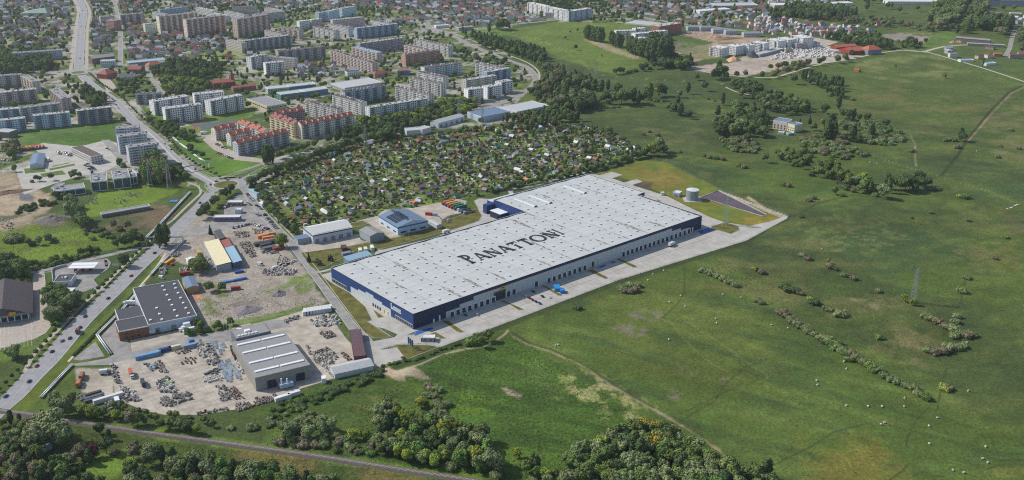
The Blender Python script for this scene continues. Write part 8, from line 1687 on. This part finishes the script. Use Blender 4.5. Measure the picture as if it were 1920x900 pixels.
# top right tree masses
grove([(1440,30),(1500,10),(1580,20),(1610,32),(1590,40),(1500,38),(1450,42)], 14, 'oak elm ash', (11, 15), 2, fill=.9); grove([(1560,38),(1660,40),(1700,48),(1660,55),(1580,48)], 14, 'ash brown oak', (8, 11), 2, fill=.7)
grove([(1440,-12),(1990,-12),(1990,-2),(1440,2)], 16, 'ash oak elm', (9, 13), 3, fill=.6); grove([(1745,25),(1790,-8),(1830,-8),(1810,20),(1790,50),(1760,60),(1740,45)], 15, 'ash ash gwillow maple olive', (15, 21), 0, fill=.8); grove([(1790,65),(1810,45),(1830,0),(1860,-8),(1850,20),(1830,45),(1810,65)], 13, 'elm oak ash gwillow', (12, 16), 2, fill=.8)
grove([(1820,45),(1870,45),(1900,50),(1895,62),(1830,58)], 13, 'elm oak maple', (15, 20), 3); grove([(1860,62),(1990,52),(1990,100),(1905,100),(1895,75)], 15, 'oak ash brown', (9, 13), 3, fill=.6); grove([(1545,68),(1640,72),(1680,90),(1660,95),(1600,85),(1540,80)], 12, 'oak elm ash', (9, 13), 3)
tree(1706,88,15,'oak'); tree(1712,89,14,'oak'); tree(1735,82,8,'oak'); tree(1725,89,9,'ash'); grove([(1680,80),(1720,82),(1730,92),(1690,90)], 12, 'ash gshrub', (6, 9), 1)
grove([(1690,45),(1780,50),(1800,60),(1740,60),(1690,52)], 15, 'brown wshrub ash', (7, 10), 0, fill=.5); tree(1842,126,10,'poplar'); tree(1990,120,9,'oak')
# lower left and railway woods (nearest)
for x, y, h, s, w in ((68,845,20,'gwillow',1.0),(100,832,23,'gwillow',1.05),(118,840,20,'gwillow',1.0),(85,820,19,'gwillow',1.0),(120,780,15,'gwillow',.9),(105,765,13,'gwillow',.9),(135,765,12,'olive',.9),(248,798,13,'brown',1.1),(258,800,11,'olive',1),(170,785,9,'lime',1.1),(185,787,9,'ash',1),(155,783,9,'olive',1.0),(218,788,8,'lime',1),(305,805,8,'oak',1.1),(320,805,9,'olive',1.1),(340,808,9,'gwillow',1.1),(355,812,9,'oak',1.1),(370,815,8,'lime',1),
    (283,870,14,'gwillow',1),(305,868,12,'elm',1.0),(325,868,11,'elm',1),(355,882,13,'ash',1.05),(372,880,12,'gwillow',1),(395,878,12,'olive',1),(415,890,12,'ash',1),(440,895,13,'elm',1),(470,905,14,'gwillow',1),(485,898,13,'ash',1),(188,815,9,'oak',1.1),(205,825,8,'elm',1),(155,860,12,'brown',1.0),(178,858,10,'copper',.9),(200,850,11,'oak',1),(250,860,11,'brown',1),(168,870,10,'elm',1),(510,870,8,'gshrub',1)): tree(x, y, h, s, w)
grove([(-60,800),(60,795),(60,850),(140,870),(200,905),(190,950),(-60,950)], 6.8, 'oak ash gwillow elm brown spruce', (7, 12), 0, fill=.9); grove([(240,880),(330,885),(520,895),(640,915),(700,950),(240,950)], 6.4, 'gwillow ash elm oak brown', (8, 13), 0, fill=.95); grove([(120,860),(260,835),(280,860),(200,872)], 8, 'gshrub brown ash gwillow', (5, 8), 0, fill=.7)
grove([(140,770),(220,765),(330,780),(400,792),(420,812),(330,806),(230,795),(150,784)], 6.5, 'gshrub lime dshrub olive gwillow', (5, 8), 0, fill=.85); grove([(420,800),(480,795),(540,770),(640,720),(700,700),(712,706),(620,745),(540,785),(480,812),(430,815)], 5.5, 'gshrub dshrub wshrub', (5, 8), 1, fill=.95); grove([(500,768),(560,748),(640,722),(700,698),(718,690),(722,702),(640,740),(540,775)], 5, 'dshrub dshrub gshrub', (5, 8), 1)
grove([(430,825),(500,838),(560,850),(620,862),(600,866),(430,838)], 6, 'gwillow gshrub wshrub', (4, 7), 2, fill=.5)
grove([(520,835),(530,800),(570,772),(600,790),(640,820),(700,835),(715,850),(700,862),(600,850)], 6.5, 'wshrub wshrub bshrub gshrub gwillow', (8, 12), 2, fill=.9); tree(540,832,9,'oak'); tree(545,835,7,'olive'); tree(660,825,8,'lime'); tree(675,823,8,'lime'); tree(688,826,8,'lime')
grove([(710,780),(730,760),(760,790),(800,800),(860,800),(905,830),(930,880),(940,900),(880,890),(760,870),(700,862),(705,830)], 6.3, 'gwillow ash oak elm lime olive wshrub', (8, 13), 2, fill=.95); grove([(780,715),(810,718),(835,740),(860,780),(830,800),(800,775),(780,740)], 7.5, 'wshrub wshrub bshrub', (8, 12), 0, fill=.95)
for x, y, h, s in ((725,815,13,'elm'),(745,812,11,'elm'),(800,800,11,'oak'),(905,830,15,'oak'),(900,845,14,'gwillow'),(915,870,18,'maple'),(895,875,15,'lime'),(925,885,15,'gwillow'),(790,795,9,'lime'),(760,855,11,'ash'),(785,860,13,'ash'),(840,865,10,'lime'),(790,765,9,'lime'),(720,780,12,'gwillow'),(1000,880,12,'poplar'),(1006,884,11,'elm'),(970,858,7,'lime')): tree(x, y, h, s)
grove([(940,900),(960,885),(1020,890),(1060,900),(1070,930),(940,950)], 8, 'gwillow ash lime wshrub olive', (7, 11), 2); grove([(1060,880),(1085,850),(1135,835),(1200,810),(1240,815),(1270,830),(1300,850),(1340,870),(1370,890),(1440,905),(1460,950),(1040,950)], 6.6, 'gwillow oak elm ash olive ash gwillow', (10, 15), 2, fill=.97)
grove([(1135,830),(1170,815),(1210,800),(1265,812),(1280,845),(1240,850),(1160,850)], 8, 'gwillow olive oak', (9, 12), 0, fill=.6)
for x, y, h, s in ((1210,815,12,'ochre'),(1225,818,12,'ochre'),(1228,848,14,'ochre'),(1245,846,13,'ochre'),(1155,905,11,'ochre'),(1330,900,9,'ochre'),(1360,905,9,'lime'),(1125,850,13,'lime'),(1290,870,10,'lime'),(1245,825,13,'oak'),(1260,830,12,'oak'),(1200,870,18,'elm'),(1190,850,15,'elm'),(1150,870,14,'elm'),(1430,900,14,'spruce'),(1437,900,15,'elm'),(1433,905,14,'elm'),(1432,898,15,'poplar'),(1060,868,8,'gwillow'),(1080,862,13,'gwillow'),(1095,860,12,'gwillow'),(1147,828,9,'gwillow'),(1390,905,9,'ash')): tree(x, y, h, s)
# hedges and trees in the left and middle industrial parts
grove(Tn(0,2,[(350,420),(420,400),(560,440),(610,480),(520,580),(460,640),(400,640),(360,560)]), 6, 'ash gwillow oak', (8, 12), 0); tree(*Tn(0,2,[(935,205)])[0], 12, 'oak'); tree(*Tn(0,2,[(945,195)])[0], 10, 'oak')
grove(Tn(0,2,[(-60,200),(60,190),(180,230),(200,320),(60,330),(-60,360)]), 8, 'oak ash', (11, 15), 0); grove(Tn(0,2,[(180,270),(250,260),(255,350),(200,350)]), 6, 'ash gshrub', (5, 8), 0)
line(Tn(0,2,[(170,215),(330,190),(480,160),(640,110),(740,70)]), 4.5, 'gshrub ash dshrub', (6, 8), .25); line(Tn(0,2,[(180,240),(400,195),(560,150),(740,100)]), 7, 'gshrub', (5, 6), .2); line(Tn(0,2,[(860,70),(1020,40),(1060,30)]), 5, 'ash oak', (7, 11), .4); tree(*Tn(0,2,[(990,30)])[0], 14, 'ash'); line(Tn(0,2,[(185,50),(260,40),(420,10)]), 6, 'gwillow bshrub dshrub', (7, 9), .4)
tree(25,452,16,'wshrub',1.2); tree(30,668,9,'gwillow'); tree(20,672,8,'gwillow'); tree(27,676,8,'gwillow')
for x, y in ((299,465),(303,460),(310,462),(313,459)): tree(x, y, 19, 'poplar', 1.15)
for x, y, h in ((376,412,10),(382,408,11),(385,401,11),(390,396,9),(400,389,10),(406,384,10),(420,372,10),(425,369,9),(436,362,10),(432,366,8)): tree(x, y, h, 'oak' if h > 9 else 'elm')
tree(473,352,9,'spruce'); tree(470,353,8,'spruce')
grove(Tn(0,1,[(1040,420),(1150,330),(1220,350),(1270,420),(1240,490),(1120,500),(1060,480)]), 7.5, 'ash olive brown maple', (14, 19), 1); grove(Tn(0,1,[(750,320),(800,290),(880,300),(900,350),(820,380),(760,370)]), 7, 'oak ash brown', (9, 12), 2); grove(Tn(0,1,[(540,290),(570,220),(620,230),(670,310),(600,330)]), 7, 'oak brown', (10, 13), 2)
grove(Tn(0,1,[(1290,420),(1310,370),(1380,380),(1370,440),(1320,450)]), 6, 'oak', (8, 10), 1); tree(349,337,9,'ash'); grove(Tn(0,1,[(20,260),(60,200),(130,210),(130,270),(60,290)]), 8, 'brown ash', (10, 13), 2)
for x, y, h, s in ((68,340,7,'oak'),(75,340,6,'oak'),(97,338,8,'oak'),(28,322,8,'ash'),(135,335,8,'gwillow'),(140,332,8,'gwillow'),(150,332,6,'ash'),(60,342,6,'gshrub'),(136,392,14,'gwillow'),(140,418,20,'gwillow'),(136,410,16,'gwillow'),(148,415,15,'gwillow'),(152,425,14,'gwillow'),(160,430,13,'olive'),(165,432,9,'bshrub'),(178,435,9,'bshrub'),(190,432,9,'bshrub'),(215,430,10,'brown'),(225,432,9,'bshrub'),(240,430,9,'brown'),(250,437,8,'bshrub'),(200,440,8,'wshrub'),(115,372,9,'dshrub'),(106,373,8,'oak'),(120,374,7,'oak')): tree(x, y, h, s)
grove(Tn(0,1,[(100,700),(180,640),(330,610),(430,620),(420,650),(280,670),(130,720)]), 6, 'dshrub', (5, 7), 0, fill=.9); grove(Tn(0,1,[(620,880),(800,840),(960,830),(1060,860),(1060,895),(700,900)]), 8, 'gshrub wshrub olive', (5, 8), 0, fill=.6)
# yard hedges south west
line(Z(440,580,6.857,[(0,240),(200,210),(420,140),(650,110),(860,70)]), 5, 'gshrub dshrub ash', (5, 7), .3, avoid=1); line([(345,628),(365,628),(382,622),(400,620),(440,608)], 4.5, 'gshrub ash', (5, 8), .3); tree(378,620,8,'ash'); tree(372,612,7,'oak')
for x, y, h in ((365,508,11),(372,512,12),(380,505,11),(375,500,10),(388,510,9),(390,548,9),(395,545,8),(415,545,7),(420,545,6)): tree(x, y, h, 'olive' if h > 8 else 'ash')
tree(*Z(540,390,7.377,[(290,745)])[0], 8, 'spruce'); grove(Z(540,390,7.377,[(340,750),(420,720),(520,750),(500,810),(360,820)]), 5, 'oak dshrub', (4, 6), 0); grove(Z(540,390,7.377,[(540,720),(620,690),(640,760),(560,770)]), 5, 'spruce dshrub', (4, 6), 0); tree(*Y5(1680,470), 13, 'ash'); tree(*Y5(700,290), 9, 'spruce')
line([(715,688),(745,680),(790,672),(824,657),(870,644)], 4, 'gshrub dshrub', (3, 4), .3)
# allotments: orchard trees between the huts, edges of tall hedge
grove(ALLOT, 6.8, 'ash oak oak olive brown elm gshrub dshrub spruce copper', (2.4, 5.0), 2, fill=.82); grove(ALLOT, 19, 'ash oak elm gwillow', (5.5, 8), 2, fill=.5); line([(470,350),(520,325),(600,296),(680,268),(740,258)], 6, 'oak ash gwillow', (8, 12), .4); line([(1215,292),(1150,312),(1080,328),(1000,345),(960,354),(920,362)], 5, 'oak ash dshrub', (5, 8), .3)
grove([(600,275),(650,255),(700,240),(745,232),(800,232),(820,240),(740,262),(690,268),(620,288)], 9, 'oak ash elm', (10, 14), 3); grove([(640,250),(680,225),(740,215),(820,200),(880,190),(900,205),(860,222),(800,235),(730,235)], 9, 'oak ash lime', (9, 12), 3); grove([(880,250),(940,240),(1000,235),(1040,232),(1010,248),(950,262)], 9, 'oak brown ash', (8, 12), 3)
grove([(935,215),(1030,205),(1060,215),(1090,230),(1040,236),(960,240)], 10, 'oak brown ash elm', (8, 12), 3); grove([(960,240),(1030,236),(1110,238),(1100,250),(1000,250)], 9, 'ash gshrub', (4, 7), 2, fill=.6); line([(484,360),(500,385),(530,425),(550,440)], 5, 'oak ash', (6, 10), .4)
for x, y in ((497,308),(502,309),(507,306),(511,307)): tree(x, y, 21, 'poplar', 1.15)
line([(520,300),(545,290),(565,284),(590,275)], 8, 'olive ash', (8, 10), .3); grove(Z(260,180,6,[(230,420),(250,330),(420,300),(440,400),(640,440),(620,520),(480,500),(300,460)]), 8, 'oak ash', (7, 10), 0, fill=.8); grove(Z(260,180,6,[(560,600),(620,580),(640,640),(580,650)]), 6, 'oak', (7, 9), 0); tree(381,297,8,'oak')
# town: park, wooded blocks, courtyards
grove(B0([(-60,440),(180,425),(280,400),(340,430),(400,500),(380,560),(180,580),(-60,560)]), 12, 'oak ash olive elm', (12, 17), 3); grove(B0([(280,460),(400,490),(400,540),(270,540)]), 10, 'oak spruce', (12, 15), 2); grove(B0([(600,700),(680,660),(790,700),(830,780),(700,810),(620,780)]), 9, 'oak ash elm', (10, 14), 2); grove(B0([(1180,640),(1240,600),(1420,620),(1560,640),(1580,690),(1440,720),(1260,710)]), 10, 'oak ash lime', (10, 13), 2)
grove(B0([(1140,560),(1200,500),(1400,480),(1640,480),(1680,540),(1560,600),(1300,590),(1180,590)]), 11, 'oak elm ash', (10, 14), 2); grove(B0([(820,600),(1020,620),(1050,680),(880,760),(820,700)]), 11, 'oak ash', (8, 11), 3, fill=.6)
grove(TOWN, 15.5, 'oak ash elm olive oak', (6, 10), 3, fill=.5); grove([(-60,-12),(480,-12),(480,95),(-60,95)], 17, 'oak elm ash', (7, 11), 3, fill=.42); grove([(480,-12),(1440,-12),(1440,30),(1000,30),(900,50),(700,40),(480,20)], 17, 'oak elm ash', (6, 10), 3, fill=.42)
grove([(1440,-12),(1990,-12),(1990,20),(1840,25),(1600,30),(1440,40)], 24, 'oak elm ash', (9, 13), 3, fill=.12)
line([(1100,330),(1150,345)], 9, 'ash', (1,1.2)) if False else None
# split into individuals and the remaining mass
byk = {}
for t in TREES: byk.setdefault(SP[t[3]][2], []).append(t)
rest_t = []; 
for nm, L_ in byk.items():
    L_.sort(key=lambda t: -(t[2]*t[4])/math.hypot(t[0], t[1]) if (-40 < PX(t[0], t[1])[0] < 1960 and PX(t[0], t[1])[1] < 915) else 9)
    for k, (x, y, h, s, w) in enumerate(L_):
        shp, cr, _, look, cat = SP[s]; lim = {'broadleaf_tree': 300, 'willow_shrub': 300}.get(nm, 120)
        if k < lim:
            f = h/10.0; me = TR.choice(cr); sz = (f*w, f*w, f*(TR.uniform(.75, .95) if shp == 'shrub' else 1.0))
            t = link(nm, None, None, (x, y, 0), TR.uniform(0, 6.28), sz); link('crown', me, t); link('trunk', TK[shp], t)
            later(t, (('small ' if h < 8 else 'large ' if h > 14 else '') if shp != 'shrub' else '')+look, x, y, cat, nm.replace('_', ' ')+'s of the landscape')
        else: rest_t.append((x, y, h, s, w))
tc_ = bpy.data.collections.new('crown_kinds'); order = []
for s, (shp, cr, nm, look, cat) in SP.items():
    for me in cr:
        o = bpy.data.objects.new('k%03d' % len(order), me); tc_.objects.link(o); order.append((s, shp))
idx = {}
for i, (s, shp) in enumerate(order): idx.setdefault(s, []).append(i)
def scatter_points(name, items, label, cat):
    me = bpy.data.meshes.new(name); me.vertices.add(len(items)); me.vertices.foreach_set('co', [c for t in items for c in (t[0], t[1], 0)])
    a = me.attributes.new('pick', 'INT', 'POINT'); a.data.foreach_set('value', [TR.choice(idx[t[3]]) for t in items])
    b = me.attributes.new('size', 'FLOAT_VECTOR', 'POINT'); b.data.foreach_set('vector', [c for t in items for c in (t[2]/10*t[4], t[2]/10*t[4], t[2]/10)])
    c = me.attributes.new('turn', 'FLOAT', 'POINT'); c.data.foreach_set('value', [TR.uniform(0, 6.28) for t in items]); me.update()
    o = link(name, me); tag(o, label, cat, None, 'stuff'); g = bpy.data.node_groups.new(name, 'GeometryNodeTree'); g.interface.new_socket('Geometry', in_out='INPUT', socket_type='NodeSocketGeometry'); g.interface.new_socket('Geometry', in_out='OUTPUT', socket_type='NodeSocketGeometry')
    n = g.nodes; L = g.links; i_ = n.new('NodeGroupInput'); o_ = n.new('NodeGroupOutput'); ip = n.new('GeometryNodeInstanceOnPoints'); ci = n.new('GeometryNodeCollectionInfo'); ci.inputs['Collection'].default_value = tc_; ci.inputs['Separate Children'].default_value = True; ci.inputs['Reset Children'].default_value = True
    def na(nm, ty): q = n.new('GeometryNodeInputNamedAttribute'); q.data_type = ty; q.inputs['Name'].default_value = nm; return q.outputs['Attribute']
    L.new(i_.outputs[0], ip.inputs['Points']); L.new(ci.outputs[0], ip.inputs['Instance']); ip.inputs['Pick Instance'].default_value = True
    L.new(na('pick', 'INT'), ip.inputs['Instance Index']); L.new(na('size', 'FLOAT_VECTOR'), ip.inputs['Scale'])
    cb = n.new('ShaderNodeCombineXYZ'); L.new(na('turn', 'FLOAT'), cb.inputs[2]); er = n.new('FunctionNodeEulerToRotation'); L.new(cb.outputs[0], er.inputs[0]); L.new(er.outputs[0], ip.inputs['Rotation'])
    L.new(ip.outputs[0], o_.inputs[0]); md = o.modifiers.new('scatter', 'NODES'); md.node_group = g
scatter_points('broadleaf_trees', [t for t in rest_t if SP[t[3]][0] != 'shrub'], 'remaining crowded trees of the town, gardens and woods', 'trees')
scatter_points('willow_shrubs', [t for t in rest_t if SP[t[3]][0] == 'shrub'], 'remaining low shrubs and hedges between the fields', 'shrubs')
# tussocks and rank growth: weeds and small tufts over the meadows
tuft = []
for poly, n, ks in (([(700,720),(780,690),(960,625),(1180,770),(1380,860),(1440,910),(700,910)], 5200, 'gshrub dshrub gshrub wshrub'), ([(500,800),(700,705),(760,700),(850,800),(720,860),(500,850)], 1600, 'gshrub wshrub dshrub'), ([(0,790),(480,850),(900,905),(0,930)], 1800, 'gshrub lime wshrub'), ([(1310,500),(1470,450),(1700,560),(1820,650),(1740,680),(1560,600),(1440,560)], 2600, 'wshrub bshrub gshrub'),
        ([(960,640),(1330,470),(1470,560),(1730,700),(1900,830),(1900,910),(1400,910)], 2600, 'gshrub wshrub'), ([(1480,400),(1920,380),(1920,900),(1750,740),(1500,560)], 3600, 'gshrub wshrub bshrub'), ([(1000,200),(1450,180),(1900,160),(1900,380),(1500,400),(1250,300)], 3600, 'gshrub wshrub dshrub'), ([(0,440),(270,430),(300,470),(0,500)], 900, 'gshrub wshrub'), ([(370,560),(600,530),(600,575),(400,620)], 500, 'gshrub wshrub')):
    P = GG(poly); x0, x1 = min(p[0] for p in P), max(p[0] for p in P); y0, y1 = min(p[1] for p in P), max(p[1] for p in P)
    xs_ = RNG.uniform(x0, x1, n*3); ys_ = RNG.uniform(y0, y1, n*3); ok = inside(xs_, ys_, P) & (fbm(xs_, ys_, 24, 91) > .46); c = 0
    for x, y in zip(xs_[ok], ys_[ok]):
        if c >= n: break
        if occ_at(x, y, 0): continue
        tuft.append((x, y, TR.uniform(.3, .9), pick(ks), 1.0)); c += 1
scatter_points('meadow_tufts', tuft, 'low weeds and grass tufts scattered over the meadows', 'weeds')
print('TREES', len(TREES), {k: len(v) for k, v in byk.items()}, 'HOUSES', len(HOUSES), 'huts', len(huts), 'cars', ncar[0], 'stacks', nst[0])
write_labels()
# ------------------------------------------------------------------ HAZE
hz = MB(); hz.box(-9000, -200, -1, 9000, 15000, H+6, BALL, True)
me = bpy.data.meshes.new('haze'); me.from_pydata(hz.v, [], hz.f); hm = bpy.data.materials.new('haze'); hm.use_nodes = True; nt = hm.node_tree; nt.nodes.clear()
vo = nt.nodes.new('ShaderNodeVolumePrincipled'); vo.inputs['Color'].default_value = (.86, .92, 1, 1); vo.inputs['Density'].default_value = HAZE_D; vo.inputs['Anisotropy'].default_value = .3
oo = nt.nodes.new('ShaderNodeOutputMaterial'); nt.links.new(vo.outputs[0], oo.inputs['Volume']); me.materials.append(hm)
if HAZE_D: o = link('haze', me); o['kind'] = 'stuff'
